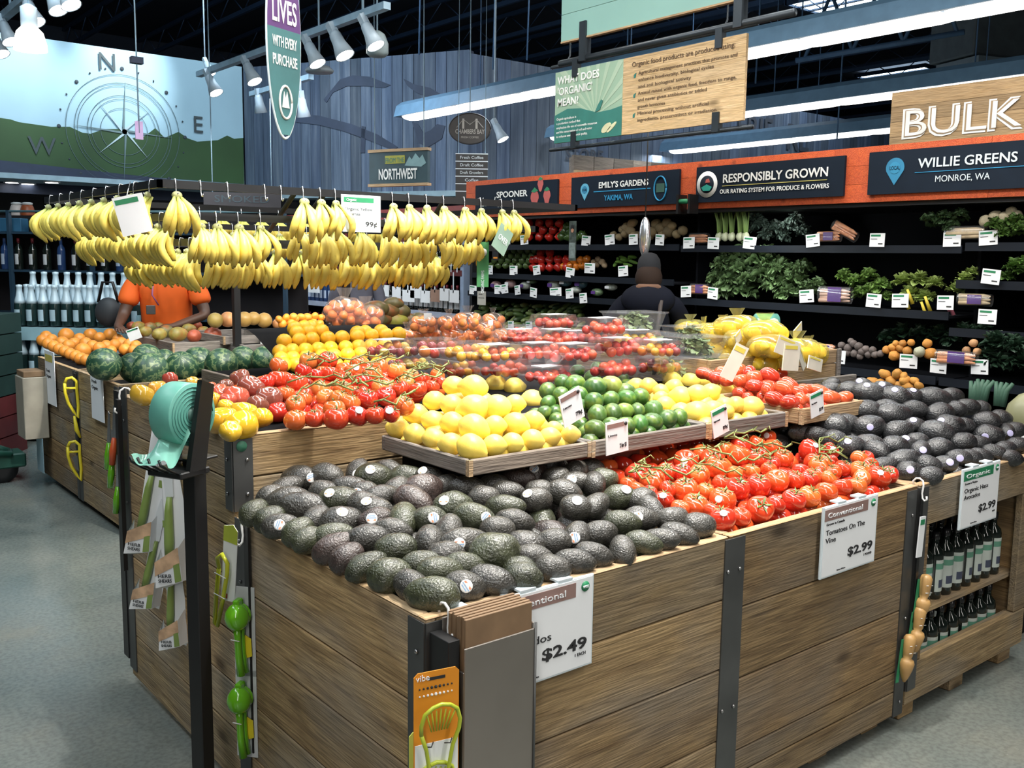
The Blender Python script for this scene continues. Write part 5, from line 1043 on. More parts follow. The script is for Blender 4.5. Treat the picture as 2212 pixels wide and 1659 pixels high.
def clam(px, py, z, kind, label, rz=0, s=1.0, lab=True, full=True):
    global nch
    p = W(px, py, z=z); t = thing('clear_pack', label, 'clear pack', p, rz, 'clear packs of cherry tomatoes'); t.scale = (s, s, s)
    put(CLM[0], 'tray', t); put(CLM[1], 'lid', t)
    if lab: put(CLM[2], 'paper_label', t)
    mw = Matrix.Translation(p) @ Matrix.Rotation(rz, 4, 'Z') @ Matrix.Scale(s, 4)
    if full:
        for i in range(12):
            ix, iy = i % 4, i // 4; c = random.choice(CHC[kind]); o = put(ch_m, 'cherry_tomato'); nch += 1
            o.location = mw @ Vector((-.058 + .039 * ix + (.01 if iy % 2 else 0), -.042 + .034 * iy, .040 + .012 * (iy == 1) + random.uniform(0, .012))); r = .0195 * random.uniform(.85, 1.1) * s; o.scale = (r,) * 3; o.rotation_euler = (random.random() * 3, random.random() * 3, 0); o.color = (*c, 1)
            tag(o, f'small cherry tomato inside the {label.split(",")[1].strip().replace(" of the stack", "")} pack'.replace(' behind the lemons pack', ' clear pack behind the lemons'), 'tomato', f'cherry tomatoes in the {label.split(",")[1].strip().split()[0]} clear pack')
    return t
z0 = 1.055
PK = [(880,812,z0,'m',0),(985,826,z0,'y',0),(1085,828,z0,'r',0),(1180,842,z0,'r',0),(1320,826,z0,'r',0),(1420,818,z0,'m',0),(840,784,z0 + .088,'m',1),(935,785,z0 + .088,'m',1),(1010,792,z0 + .088,'y',1),(1065,797,z0 + .088,'y',0),(1160,790,z0 + .088,'r',2),(1235,795,z0 + .088,'r',2),(1330,780,z0 + .088,'r',2),(1420,782,z0 + .088,'m',2),
      (1120,755,z0 + .1,'r',2),(1200,760,z0 + .1,'r',2),(1290,757,z0 + .11,'r',2),(1370,760,z0 + .11,'m',2),(1195,722,z0 + .17,'r',2),(1300,735,z0 + .19,'r',2),(1130,742,z0 + .04,'r',0),(1240,750,z0 + .0,'r',0)]
for k, (px, py, z, kd, lb) in enumerate(PK):
    clam(px, py, z, kd, f'clear pack of {CHL[kd]} cherry tomatoes, {nth(k)} of the stack behind the lemons', random.uniform(-.15, .15), random.uniform(1.12, 1.25), lb == 2 or k % 3 == 0)
# tubs of herbs and salad
T_LEAF = tinted('leafy_green', .5, .45, 18)
def leafy(seed, n=46, ruffle=.2, up=.4, wd_=.30, name='leafy_bunch', stalk=0):
    rnd = random.Random(seed); g = MB()
    for i in range(n):
        a = rnd.uniform(0, 2 * PI); e = rnd.uniform(-.1, 1.0) * PI / 2 * .95; d = Vector((math.cos(a) * math.cos(e), math.sin(a) * math.cos(e), math.sin(e) * up * 2)).normalized(); s = Vector((-math.sin(a), math.cos(a), 0)); u = d.cross(s)
        L0, L1 = rnd.uniform(.25, .5), rnd.uniform(.75, 1.05); w = wd_ * rnd.uniform(.7, 1.2); ph = rnd.uniform(0, 6)
        def fn(p, q, d=d, s=s, u=u, L0=L0, L1=L1, w=w, ph=ph):
            x = (p - .5) * 2; t = L0 + (L1 - L0) * q; ww = w * math.sin(PI * min(1, .25 + q * .72))
            return d * t + s * (x * ww) + u * (ruffle * .5 * math.sin(ph + 9 * x + 5 * q) * abs(x) - .18 * q * q + .1 * x * x)
        g.grid(fn, 4, 4)
    if stalk: g.ball((0, 0, .1), (.25, .25, .3), 8, 6)
    return g.mesh(name, T_LEAF)
LEAF = [leafy(1, 54, .34, .55, .34), leafy(2, 46, .14, .5, .40), leafy(3, 60, .45, .5, .26), leafy(4, 30, .1, .8, .32)]
def greens(name, label, p, s, k, col, cat, group=None, rot=None):
    o = put(LEAF[k], name, None, p, rot or (random.uniform(-.2, .2), random.uniform(-.2, .2), random.uniform(0, 6))); o.scale = s if isinstance(s, tuple) else (s,) * 3; v = random.uniform(.85, 1.15); o.color = (col[0] * v, col[1] * v, col[2] * v, 1)
    return tag(o, label, cat, group)
def tub(px, py, z, label, s=1.0):
    p = W(px, py, z=z); t = thing('herb_tub', label, 'salad tub', p, R(-10), 'clear tubs of salad greens'); t.scale = (s, s, s)
    g = MB()
    def fr(z_, k): return [(-.11 * k, -.075 * k, z_), (.11 * k, -.075 * k, z_), (.11 * k, .075 * k, z_), (-.11 * k, .075 * k, z_)]
    g.add(fr(0, .8) + fr(.075, 1) + fr(.078, 1.08), [(0, 3, 2, 1)] + [(a * 4 + i, a * 4 + (i + 1) % 4, a * 4 + 4 + (i + 1) % 4, a * 4 + 4 + i) for a in range(2) for i in range(4)]).obj('tray', M_FILM, t)
    g = MB(); g.box((-.12, -.082, .079), (.12, .082, .084)); g.obj('lid', M_FILM, t)
    o = put(LEAF[2], 'salad_leaves', t, (0, 0, .022)); o.scale = (.10, .072, .062); o.color = (.20, .27, .11, 1)
for k, (px, py, z) in enumerate(((1368, 716, z0 + .20), (1400, 760, z0 + .09), (1500, 768, z0 + .09), (1440, 815, z0), (1520, 810, z0), (1490, 742, z0 + .10))): tub(px, py, z, s=1.15, label=('topmost clear tub of salad, standing above all packs' if k == 0 else f'clear salad tub, {nth(k - 1)} in the stack between tomato packs and bagged lemons'))
# net bags of mandarins
def bag(name, label, p, sx, sy, sz, n, col, r, group, lab, cat, film_m, fname, rz=0, meshes=None, card_=True):
    t = thing(name, label, cat, p, rz, group)
    def fn(u, v):
        a = 2 * PI * u; e = PI * (.02 + .96 * v); k = math.sin(e) ** .6
        x, y, z = sx * k * math.cos(a), sy * k * math.sin(a), sz * (.5 - .5 * math.cos(e)); nn = 1 + .10 * mnoise.noise(Vector((x * 14, y * 14, z * 14 + p.x * 9)))
        return (x * nn, y * nn, z * nn)
    MB().grid(fn, 16, 10).obj('bag_film', film_m, t)
    g = MB(); g.grid(lambda u, v: ((u - .5) * sx * (.35 + .5 * v), .01 * math.sin(9 * u), sz * .97 + sz * .35 * v), 6, 3); g.obj('gathered_neck', film_m, t)
    if card_: MB().box((-sx * .3, -sy * .75, sz * .80), (sx * .25, -sy * .70, sz * 1.12)).obj('bag_label', M_WHITE, t)
    mw = Matrix.Translation(p) @ Matrix.Rotation(rz, 4, 'Z')
    rnd = random.Random(len(label) + int(p.x * 100)); pts = []; tries = 0
    while len(pts) < n and tries < 900:
        tries += 1; a = rnd.uniform(0, 2 * PI); e = rnd.uniform(.1, PI * .8); q = Vector((math.cos(a) * math.sin(e) ** .6 * (sx - r), math.sin(a) * math.sin(e) ** .6 * (sy - r), r + (sz - 2 * r) * (.5 - .5 * math.cos(e))))
        if all((q - w).length > r * 1.75 for w in pts): pts.append(q)
    for q in pts:
        o = put(rnd.choice(meshes or org_m), fname); o.location = mw @ q; o.scale = (r,) * 3; o.rotation_euler = (rnd.uniform(0, 3), rnd.uniform(0, 3), 0); v = rnd.uniform(.85, 1.1); o.color = (col[0] * v, col[1] * v, col[2] * v, 1)
        nm_ = label.split(',')[1].strip().split()[0] + ' ' + label.split(',')[0] if 'second' not in label.split(',')[0] and ',' in label and name != 'big' else label.split(',')[0]; tag(o, f'{lab} inside the {nm_}', fname, f'{fname}s in the {nm_}'[:75])
    return t
BG = [(880,738,1.0,.10),(925,742,1.0,.11),(980,745,1.0,.11),(1035,742,1.0,.11),(1085,738,1.0,.10),(915,712,1.10,.10),(970,712,1.10,.10),(1010,706,1.13,.10),(1065,705,1.09,.10),(1045,722,1.07,.09)]
for k, (px, py, z, s) in enumerate(BG):
    bag('mandarin_bag', f'film bag of mandarins, {nth(k)} in the pile of bagged citrus', W(px, py + 10, z=z), s, s * .85, s * 1.25, 13, (.80, .28, .05), .029, 'bags of mandarins', 'orange mandarin', 'bag of fruit', M_BAG, 'mandarin', random.uniform(-.4, .4), card_=k % 4 == 1)
for k, (px, py, dx) in enumerate(((745, 708, .15), (790, 712, .13))):
    bag('mandarin_bag', ('big shiny bag of mandarins beside the papayas, nearest the rack post', 'second big shiny bag of mandarins, touching the papayas')[k], W(px, py, y=5.6), dx, .11, .20 - .03 * k, 20, (.66, .20, .05), .032, 'large bags of mandarins by the papayas', 'orange mandarin', 'bag of fruit', M_BAG, 'mandarin', 0, card_=False)
# bags of lemons in a crate, with printed header cards
M_YF = film('yellow_net', (1, .92, .35), .25, .15, .16)
CRx0 = W(1668, 835, y=2.83).x
cr = thing('wooden_crate', 'pale wooden crate under the bagged lemons', 'crate'); xr = W(1800, 800, y=2.83).x
for zz in (1.0, 1.075): plank(cr, (3.45, 2.80, zz), (xr, 2.82, zz + .07), 'x', 'slat', M_PALEW, (.55, .75)); plank(cr, (xr - .02, 2.822, zz), (xr, 3.7, zz + .07), 'y', 'slat', M_PALEW, (.5, .7)); plank(cr, (3.45, 2.822, zz), (3.47, 3.7, zz + .07), 'y', 'slat', M_PALEW, (.5, .7))
plank(cr, (xr - .03, 2.785, .99), (xr, 2.799, 1.15), 'x', 'corner_post', M_GREYW, (.6, .8)); MB().box((3.47, 2.82, 1.02), (xr - .02, 3.7, 1.04)).obj('floor_board', M_DARK, cr)
LB = [(1490,716,1.09),(1560,775,1.10),(1590,790,1.08),(1640,800,1.08),(1560,735,1.20),(1610,752,1.18),(1660,765,1.17),(1720,775,1.15),(1745,780,1.10),(1590,722,1.24),(1650,735,1.23),(1520,735,1.17)]
for k, (px, py, z) in enumerate(LB):
    bag('lemon_bag', f'net bag of lemons, {nth(k)} in the heap on the pale crate', W(px, py + 8, z=z - .03), .125, .10, .115, 8, (.82, .60, .05), .038, 'net bags of lemons', 'yellow lemon', 'bag of fruit', M_YF, 'lemon', random.uniform(-.5, .5), lem_m, False)
for k, (px, py, w, h, rz, tl) in enumerate(((1480,722,.10,.07,20,20),(1592,745,.06,.05,10,-30),(1672,760,.11,.08,-20,20),(1690,800,.10,.10,0,5),(1715,735,.16,.05,20,-15),(1745,795,.13,.05,10,12),(1555,812,.05,.13,-35,25),(1720,755,.14,.04,10,50))):
    p = W(px, py, d=depth(W(px, py, z=1.2)) + .0); t = card('bag_card', f'white and yellow header card of a lemon bag, {nth(k)} over the lemon heap', p, w, h, R(rz), R(tl), plain('card_yellow', (.70, .60, .10), .5), (), '', plain('bag_card_white', (.66, .64, .55), .5), 'header cards on the lemon bags', 'bag card')
# ================================================================ price signs on the near bins
def price_sign(name, label, x, w, zt, zb, head, hm, lines, price, small, y=1.556):
    t = thing('price_sign', label, 'price sign', (x, y, zb), 0, 'large price signs on the near bins'); h = zt - zb
    MB().bbox((0, 0, 0), (w, .008, h), .002).obj('card_holder', M_ACRY, t); MB().box((.006, -.001, .006), (w - .006, 0, h - .004)).obj('card', M_WHITE, t)
    MB().box((.006, -.002, h * .80), (w * .80, -.001, h * .955)).obj('header_band', hm, t); text(t, head, .02, h * .84, h * .07, M_WHITE, align='LEFT', y=-.003, w=w * .62)
    for s, fz, hh, ww in lines: text(t, s, .016, h * fz, h * hh, M_INK, align='LEFT', y=-.002, w=w * ww)
    text(t, price, w * .93, h * .22, h * .125, M_INK, align='RIGHT', y=-.002, bold=.03, w=w * .46)
    text(t, small, w * .92, h * .145, h * .035, M_INK, align='RIGHT', y=-.002); text(t, 'Product of Mexico', w * .36, h * .06, h * .02, M_INK, y=-.002)
    MB().lathe([(h * .055, 0), (h * .055, .002)], 18, 0, Matrix.Translation((w * .90, -.001, h * .89)) @ Matrix.Rotation(PI / 2, 4, 'X')).obj('round_emblem', M_GREEN, t); text(t, 'WHOLE', w * .9, h * .875, h * .03, M_WHITE, y=-.004, w=h * .08)
    for fx in (.25, .62): MB().box((w * fx, .0, h), (w * fx + .045, .03, h + .005)).obj('clip', M_ACRY, t)
    return t
price_sign('a', 'avocado price sign half hidden by the paper bag holder, reading $2.49', 1.225, .30, .866, .643, 'Conventional', M_MAUVE, (('Avocados', .42, .085, .50),), '$2.49', '1 EACH')
price_sign('a', 'vine tomato price sign with a mauve heading, reading $2.99', 2.468, .303, .876, .652, 'Conventional', M_MAUVE, (('Grown in Canada', .735, .035, .32), ('Tomatoes On The', .60, .075, .70), ('Vine', .49, .075, .18)), '$2.99', '1 POUND')
price_sign('a', 'organic avocado price sign with a green heading on the bottle-shelf bin', 3.33, .29, .878, .655, 'Organic', M_GREEN, (('Grown in Mexico', .735, .035, .32), ('Organic Hass', .60, .075, .62), ('Avocados', .49, .075, .42)), '$2.99', 'each')
# steel holder of paper bags at the corner
bh = thing('bag_holder', 'steel wall holder for paper bags on the corner bin', 'bag holder', (1.097, 1.487, .30))
for a, b in (((0, 0, 0), (.188, .004, .512)), ((0, .004, 0), (.004, .082, .46)), ((.184, .004, 0), (.188, .082, .525)), ((0, .078, 0), (.188, .082, .555)), ((0, 0, -.004), (.188, .082, 0))): MB().bbox(a, b, .0015).obj('side_panel', M_STAIN, bh)
MB().tube([(.188, -.001, .0), (.188, -.001, .525)], .003, 6).obj('edge_rail', M_STEEL, bh); MB().box((.03, .06, .555), (.075, .115, .562)).obj('hook_plate', M_ACRY, bh); MB().box((.17, .06, .555), (.186, .115, .562)).obj('hook_plate', M_ACRY, bh)
for k in range(8):
    o = MB().bbox((1.1025, 1.4925 + .0085 * k, .305), (1.279, 1.4995 + .0085 * k, .870 + .002 * (k % 3)), .001).obj('paper_bag', M_KRAFT); tag(o, f'flat brown paper bag, {nth(k)} from the outside of the steel holder', 'paper bag', 'paper bags in the holder')
    o.location.x = random.uniform(-.003, .003)
# kitchen gadgets on strips
def s_hook(label, p, rz, s=1.0):
    g = MB(); g.tube([(0, .022, -.004), (0, .024, .008), (0, .014, .019), (0, .002, .021), (0, -.010, .014), (0, -.013, -.002), (0, -.010, -.028), (0, -.012, -.045), (0, -.020, -.053), (0, -.028, -.046), (0, -.026, -.036)], .0032, 8)
    o = g.obj('clip_hook', M_HOOK, None, p, (0, 0, rz)); o.scale = (s, s, s); return tag(o, label, 'hook', 'white clip strip hooks')
s_hook('white hook over the steel-strapped corner, above the orange packaging', (1.105, 1.567, .862), 0, 1.0)
s_hook('white hook at the rear end of the corner bin rim, above the lime squeezers', (1.053, 2.445, .862), FACE_LEFT, 1.1)
s_hook('white hook beside the bin of watermelons above the green gadgets', (1.055, 3.49, 1.094), FACE_LEFT, 1.2)
s_hook('white hook between the vine tomatoes and the organic avocados', (3.05, 1.567, .862), 0, 1.0)
def slicer(label, p, rz, ink, low=False):
    t = thing('avocado_slicer', label, 'kitchen gadget', p, rz, 'avocado slicers on the corner')
    MB().prism([(-.048, -.20), (.048, -.20), (.048, .055), (.04, .063), (-.04, .063), (-.048, .055)], 0, .002).obj('backing_card', ink, t)
    MB().box((-.046, -.001, -.155 if not low else -.19), (.046, 0, -.085 if not low else -.05)).obj('printed_panel', M_WHITE, t); MB().box((-.018, -.001, .045), (.018, 0, .051)).obj('hang_slot', M_INK, t)
    text(t, 'vibe' if not low else 'flex', -.03, .047 if not low else -.075, .013, M_WHITE if not low else M_INK, y=-.002)
    for z, c, n in ((.030, M_INK, 9), (.015, M_WHITE, 9)):
        g = MB()
        for k in range(n): g.ball((-.036 + .0085 * k, -.001, z), (.0035 - .0004 * abs(k - 4),) * 3, 6, 4)
        stuff(g.obj('printed_dots', c, t))
    g = MB(); g.tube([(-.040, -.020, -.055), (-.041, -.022, -.035), (-.034, -.024, -.012), (-.018, -.026, 0), (0, -.026, .004), (.018, -.026, 0), (.034, -.024, -.012), (.041, -.022, -.035), (.040, -.020, -.055), (.028, -.016, -.09), (.02, -.014, -.14), (.016, -.014, -.20), (.0, -.014, -.212), (-.016, -.014, -.20), (-.02, -.014, -.14), (-.028, -.016, -.09), (-.040, -.020, -.055)], .0042, 8); g.obj('loop_handle', M_YLG, t)
    for k in range(7):
        x = -.03 + .01 * k; MB().tube([(x * .55, -.014, -.055), (x, -.024, -.006 - .35 * abs(x) ** 1.1)], .0016, 5).obj('blade', M_YLG, t)
    for x in (-.02, .02): MB().tube([(x - .008, -.012, -.085), (x, -.022, -.082), (x + .008, -.012, -.078)], .0014, 5).obj('twist_tie', M_INK, t)
    return t
M_YLG = plain('yellow_green_plastic', (.44, .52, .04), .3)
slicer('avocado slicer on an orange card under the corner hook', (1.018, 1.472, .732), R(-12), M_ORANGEP)
slicer('second avocado slicer on a pale green card, lower and cut by the frame', (1.02, 1.492, .602), R(-12), plain('pale_green_card', (.50, .60, .12), .5), True)
cs = MB().bbox((1.066, 1.500, .42), (1.094, 1.568, .83), .001).obj('clip_strip', M_BLACK); tag(cs, 'black plastic clip strip hanging down the corner strap', 'clip strip')
def squeezer(label, p, rz):
    t = thing('lime_squeezer', label, 'kitchen gadget', p, rz, 'green lime squeezers')
    MB().bbox((-.03, .022, -.185), (.034, .0245, .075), .0008).obj('backing_card', M_CARD, t)
    g = MB(); g.lathe([(.004, -.036), (.017, -.033), (.029, -.02), (.034, .0), (.030, .018), (.02, .032), (.006, .04)], 16, 0, Matrix.Translation((0, -.014, 0))); g.obj('bowl', M_LIME, t)
    MB().ball((0, .004, .002), (.033, .016, .034), 14, 8).obj('press', M_LIME, t)
    MB().bbox((-.01, -.022, .030), (.01, .008, .050), .004).obj('hinge', M_LIME, t)
    for y, a in ((-.016, 1), (.006, 0)): MB().tube([(0, y, -.028), (0, y + .002, -.06), (.004, y - .002, -.11), (.010, y, -.165)], [.011, .0095, .0095, .0115], 8).obj('handle', M_LIME, t)
    MB().tube([(-.013, -.028, -.06), (.013, -.028, -.062)], .0015, 5).obj('tie', M_HOOK, t); MB().prism([(.004, -.13), (.028, -.12), (.026, -.07), (.008, -.06)], .012, .014).obj('yellow_insert', M_YELLOW, t)
    return t
squeezer('upper green lime squeezer on its grey card below the hook', (1.018, 2.425, .612), R(-52)); squeezer('lower round green lime squeezer on its grey card', (1.018, 2.425, .372), R(-52))
t = thing('peeler_card', 'slim white and lime card with a long yellow green squeezer, topmost on the strip', 'kitchen gadget', (1.005, 2.45, .80), R(-70), None, (R(6), R(12), R(-70)))
MB().prism([(-.025, -.165), (-.018, -.172), (.028, -.16), (.028, .06), (.01, .075), (-.025, .06)], 0, .002).obj('backing_card', M_WHITE, t); MB().prism([(-.025, .015), (.028, .02), (.028, .06), (.01, .075), (-.025, .06)], -.001, 0).obj('lime_top', M_YLG, t); MB().box((-.02, -.001, -.16), (.0, 0, -.145)).obj('red_mark', plain('red_print', (.55, .08, .04), .5), t)
MB().tube([(-.016, -.02, -.06), (-.02, -.024, -.03), (0, -.026, -.008), (.02, -.024, -.03), (.016, -.02, -.07), (.005, -.02, -.15), (-.012, -.02, -.245), (-.024, -.02, -.24), (-.022, -.02, -.15), (-.016, -.02, -.06)], .006, 8).obj('squeezer', M_LEMONP, t)
for z in (-.075, -.14): MB().tube([(-.024, -.028, z), (.02, -.028, z)], .0014, 5).obj('tie', M_HOOK, t)
cs = MB().bbox((1.045, 2.42, .2), (1.052, 2.45, .86), .001).obj('clip_strip', M_BLACK); tag(cs, 'dark plastic clip strip behind the lime squeezers', 'clip strip')
cs = MB().bbox((1.03, 3.485, .45), (1.045, 3.51, 1.08), .001).obj('clip_strip', M_BLACK); tag(cs, 'dark clip strip beside the watermelon bin carrying green gadgets', 'clip strip')
# carded herb shears below the bag roll
M_CREAM = plain('cream_print', (.55, .36, .22), .6, 0, .35, 30); M_PEAGREEN = plain('pea_green_handle', (.22, .31, .08), .35)
def spreader(label, p, rz, s=1.0, ry=0):
    t = thing('herb_shears', label, 'kitchen gadget', p, 0, 'carded herb shears', (0, ry, rz)); t.scale = (s, s, s)
    MB().prism([(-.028, -.20), (.03, -.215), (.034, -.14), (.012, .15), (-.014, .16)], .004, .006).obj('backing_card', M_WHITE, t)
    MB().prism([(-.02, .15), (.012, .15), (.014, .128), (-.02, .13)], .003, .004).obj('green_top', M_PEAGREEN, t)
    MB().prism([(-.012, -.02), (.006, -.02), (.009, .04), (.006, .09), (-.006, .10), (-.014, .06)], -.002, .002).obj('blade', plain('blade_white', (.68, .72, .74), .25), t)
    MB().tube([(-.002, -.004, -.02), (-.006, -.006, -.05), (-.012, -.006, -.12), (-.016, -.006, -.16)], [.006, .009, .011, .009], 8).obj('handle', M_PEAGREEN, t)
    MB().add([(-.035, .0, -.135), (.028, .0, -.105), (.034, 0, -.20), (-.03, 0, -.225), (-.035, -.032, -.16), (.022, -.035, -.125), (.024, -.035, -.20), (-.04, -.032, -.215)], [(4, 5, 6, 7), (0, 3, 7, 4), (1, 5, 6, 2), (3, 2, 6, 7)]).obj('sleeve', M_WHITE, t)
    MB().add([(-.036, -.0335, -.157), (.022, -.0365, -.123), (.023, -.0362, -.160), (-.038, -.0336, -.188)], [(0, 1, 2, 3), (3, 2, 1, 0)]).obj('printed_picture', M_CREAM, t)
    MB().add([(.008, -.0372, -.163), (.022, -.0372, -.158), (.0235, -.0366, -.198), (.008, -.0366, -.202)], [(0, 1, 2, 3), (3, 2, 1, 0)]).obj('green_print', M_PEAGREEN, t)
    for i, w in enumerate(('HERB', 'SHEARS')): text(t, w, -.014, -.19 - .011 * i, .008, M_INK, y=-.0375, w=.03)
    return t
spreader('uppermost carded herb shears under the bag roll, tilted toward the aisle', (1.03, 3.12, .90), R(-42), 1.35, R(8)); spreader('carded herb shears nearest the black stand, beside the uppermost one', (1.025, 2.96, .865), R(-46), 1.45, R(-4))
spreader('lower carded herb shears on the aisle side of the strip', (1.03, 3.10, .68), R(-42), 1.2, R(10)); spreader('bottom carded herb shears of the strip behind the black stand', (1.03, 2.98, .58), R(-44), 1.15, R(-2))
cs = MB().bbox((1.035, 3.04, .50), (1.048, 3.065, 1.02), .001).obj('clip_strip', M_CARD); tag(cs, 'pale clip strip carrying the carded herb shears', 'clip strip')
# yellow peelers and green gadgets farther along
def peeler(label, p, s=1.0):
    t = thing('melon_slicer', label, 'kitchen gadget', p, R(-18), 'yellow melon tools'); t.scale = (s, s, s)
    g = MB(); g.tube([(-.035, 0, .10), (-.02, 0, .13), (.01, 0, .135), (.035, 0, .11), (.035, 0, .05), (.04, 0, -.05), (.035, 0, -.13), (.01, 0, -.09), (-.02, 0, -.03), (-.035, 0, .04), (-.035, 0, .10)], .010, 8); g.obj('frame', M_YELLOW, t)
    MB().tube([(-.034, 0, .065), (.034, 0, .065)], .008, 8).obj('cross_bar', M_YELLOW, t); MB().prism([(-.012, .03), (.02, .04), (.026, -.07), (.008, -.05)], .003, .006).obj('card_insert', M_STEEL, t)
    return t
peeler('upper yellow melon tool on the strip between the two far bins', (1.575, 6.25, .70), .95); peeler('lower yellow melon tool on the strip between the two far bins', (1.575, 6.25, .30), .95)
t = thing('melon_baller', 'small yellow tool hanging between the two yellow melon tools', 'kitchen gadget', (1.585, 6.24, .52), R(-20)); MB().tube([(0, 0, .07), (.01, 0, -.02), (.03, 0, -.07)], [.007, .014, .006], 8).obj('handle', M_YELLOW, t)
cs = MB().bbox((1.605, 6.26, .22), (1.614, 6.30, .85), .001).obj('clip_strip', M_BLACK); tag(cs, 'dark clip strip with yellow melon tools', 'clip strip')
for k, (px, py, c, l) in enumerate(((233, 985, M_LIME, 'green handled tool at the outside of the far clip strip'), (244, 975, plain('tomato_red_plastic', (.60, .10, .03), .35), 'red handled tool behind the green one on the far strip'), (240, 1025, M_LIME, 'small green tool in the middle of the far strip'), (252, 1080, M_LIME, 'lowest green tool of the far clip strip'))):
    p = W(px, py, x=1.03); t = thing('paring_knife', l, 'kitchen gadget', p, R(-70), 'small knives on the far strip')
    MB().tube([(.01, 0, .05), (0, 0, 0), (-.008, 0, -.05)], [.008, .013, .011], 8).obj('handle', c, t); MB().prism([(.0, .05), (.02, .05), (.022, .16), (.012, .17)], -.001, .001).obj('blade', M_CHR, t)
for px, py, q, l in ((120, 825, W(146, 870, x=1.6), 'white and yellow price card on the far bin of oranges'), (218, 858, W(232, 910, x=1.6), 'white and yellow price card on the watermelon bin')):
    a = W(px - 17, py + 45, x=1.6); t = card('price_sign', l, (1.6, a.y + .02, a.z), .24, .36, FACE_LEFT, 0, plain('price_yellow', (.60, .52, .12), .5), (('Fresh', .1, .6, .06, .4), ('Organic', .1, .5, .06, .5)), '', M_WHITE)
# wooden citrus reamers on a strip between bins two and three
M_TURN = plain('turned_wood', (.46, .27, .10), .4, 0, .15, 12)
for k, (px, py) in enumerate(((1995, 1290), (1982, 1360), (1960, 1420))):
    p = W(px, py, y=1.545); t = thing('citrus_reamer', ('topmost wooden citrus reamer', 'middle wooden citrus reamer', 'lowest wooden citrus reamer, with its ridged cone showing')[k] + ' hanging beside the bottle shelf', 'kitchen gadget', p, 0, 'wooden reamers', (0, R(8), 0))
    MB().lathe([(.004, -.085), (.012, -.07), (.022, -.04), (.026, -.02), (.022, -.008), (.013, -.002), (.017, .01), (.02, .04), (.021, .066), (.015, .076), (.004, .08)], 14).obj('turned_body', M_TURN, t); MB().prism([(-.03, -.09), (-.012, -.09), (-.012, .06), (-.03, .06)], .012, .014).obj('backing_card', M_GREEN, t)
    for z in (.02, .045): MB().tube([(-.022, -.016, z), (.022, -.016, z - .002)], .0013, 5).obj('tie', M_HOOK, t)
p = W(1980, 1205, y=1.55); t = card('gadget_card', 'small green and white gadget card above the wooden reamers', p, .035, .14, 0, R(4), M_GREEN, (), '', M_WHITE)
cs = MB().bbox((3.058, 1.5625, .30), (3.075, 1.567, .84), .001).obj('clip_strip', M_BLACK); tag(cs, 'dark clip strip carrying the wooden reamers', 'clip strip')
# bottles on the open shelf
def bottle_mesh(prof, n=14): g = MB(); g.lathe(prof, n); return g
ol_b = bottle_mesh([(.030, 0), (.032, .004), (.032, .165), (.029, .182), (.014, .198), (.012, .215), (.012, .235)]).mesh('bottle', M_GLASSB)
ol_c = bottle_mesh([(.0135, .222), (.0145, .224), (.0145, .25), (.0, .251)]).mesh('cap', plain('black_cap', (.01, .01, .012), .3))
g = MB(); g.grid(lambda u, v: (.0325 * math.cos(-PI / 2 + (u - .5) * 1.9), .0325 * math.sin(-PI / 2 + (u - .5) * 1.9), .03 + .12 * v), 6, 1); g.grid(lambda u, v: (.0328 * math.cos(-PI / 2 + (u - .5) * 1.9), .0328 * math.sin(-PI / 2 + (u - .5) * 1.9), .115 + .022 * v), 6, 1, 1); g.grid(lambda u, v: (.0328 * math.cos(-PI / 2 + (u - .5) * 1.0), .0328 * math.sin(-PI / 2 + (u - .5) * 1.0), .045 + .03 * v), 4, 1, 2)
ol_l = g.mesh('label_wrap', [plain('label_cream', (.45, .50, .46), .55), plain('label_green', (.10, .26, .18), .5), plain('label_ink', (.05, .06, .10), .5)])
def olive(x, y, z, lb, grp):
    t = thing('olive_oil_bottle', lb, 'bottle', (x, y, z), random.uniform(-.3, .3), grp); put(ol_b, 'bottle', t); put(ol_c, 'cap', t); put(ol_l, 'label_wrap', t)
for k in range(9): olive(3.22 + .078 * k, 1.66, .076, f'dark oil bottle, {nth(k)} along the lower shelf from the wooden reamers', 'bottles on the lower shelf')
for k in range(9): olive(3.22 + .078 * k, 1.66, .371, f'dark oil bottle, {nth(k)} along the upper shelf from the wooden reamers', 'bottles on the upper shelf')
for k in range(9): olive(3.22 + .078 * k, 1.76, .371, f'dark oil bottle behind the {nth(k)} one of the upper shelf', 'bottles at the back of the upper shelf')

# ================================================================ roll of green bags on its black stand
bs = thing('bag_stand', 'black post stand with a big roll of green produce bags', 'bag dispenser', (.889, 2.384, 0), R(25))
MB().bbox((-.021, -.021, .01), (.021, .021, 1.075), .002).obj('post', M_BLACK, bs); MB().bbox((-.16, -.16, 0), (.16, .16, .012), .003).obj('floor_plate', M_BLACK, bs); MB().bbox((-.04, -.04, 1.075), (.045, .04, 1.082), .002).obj('top_plate', M_BLACK, bs)
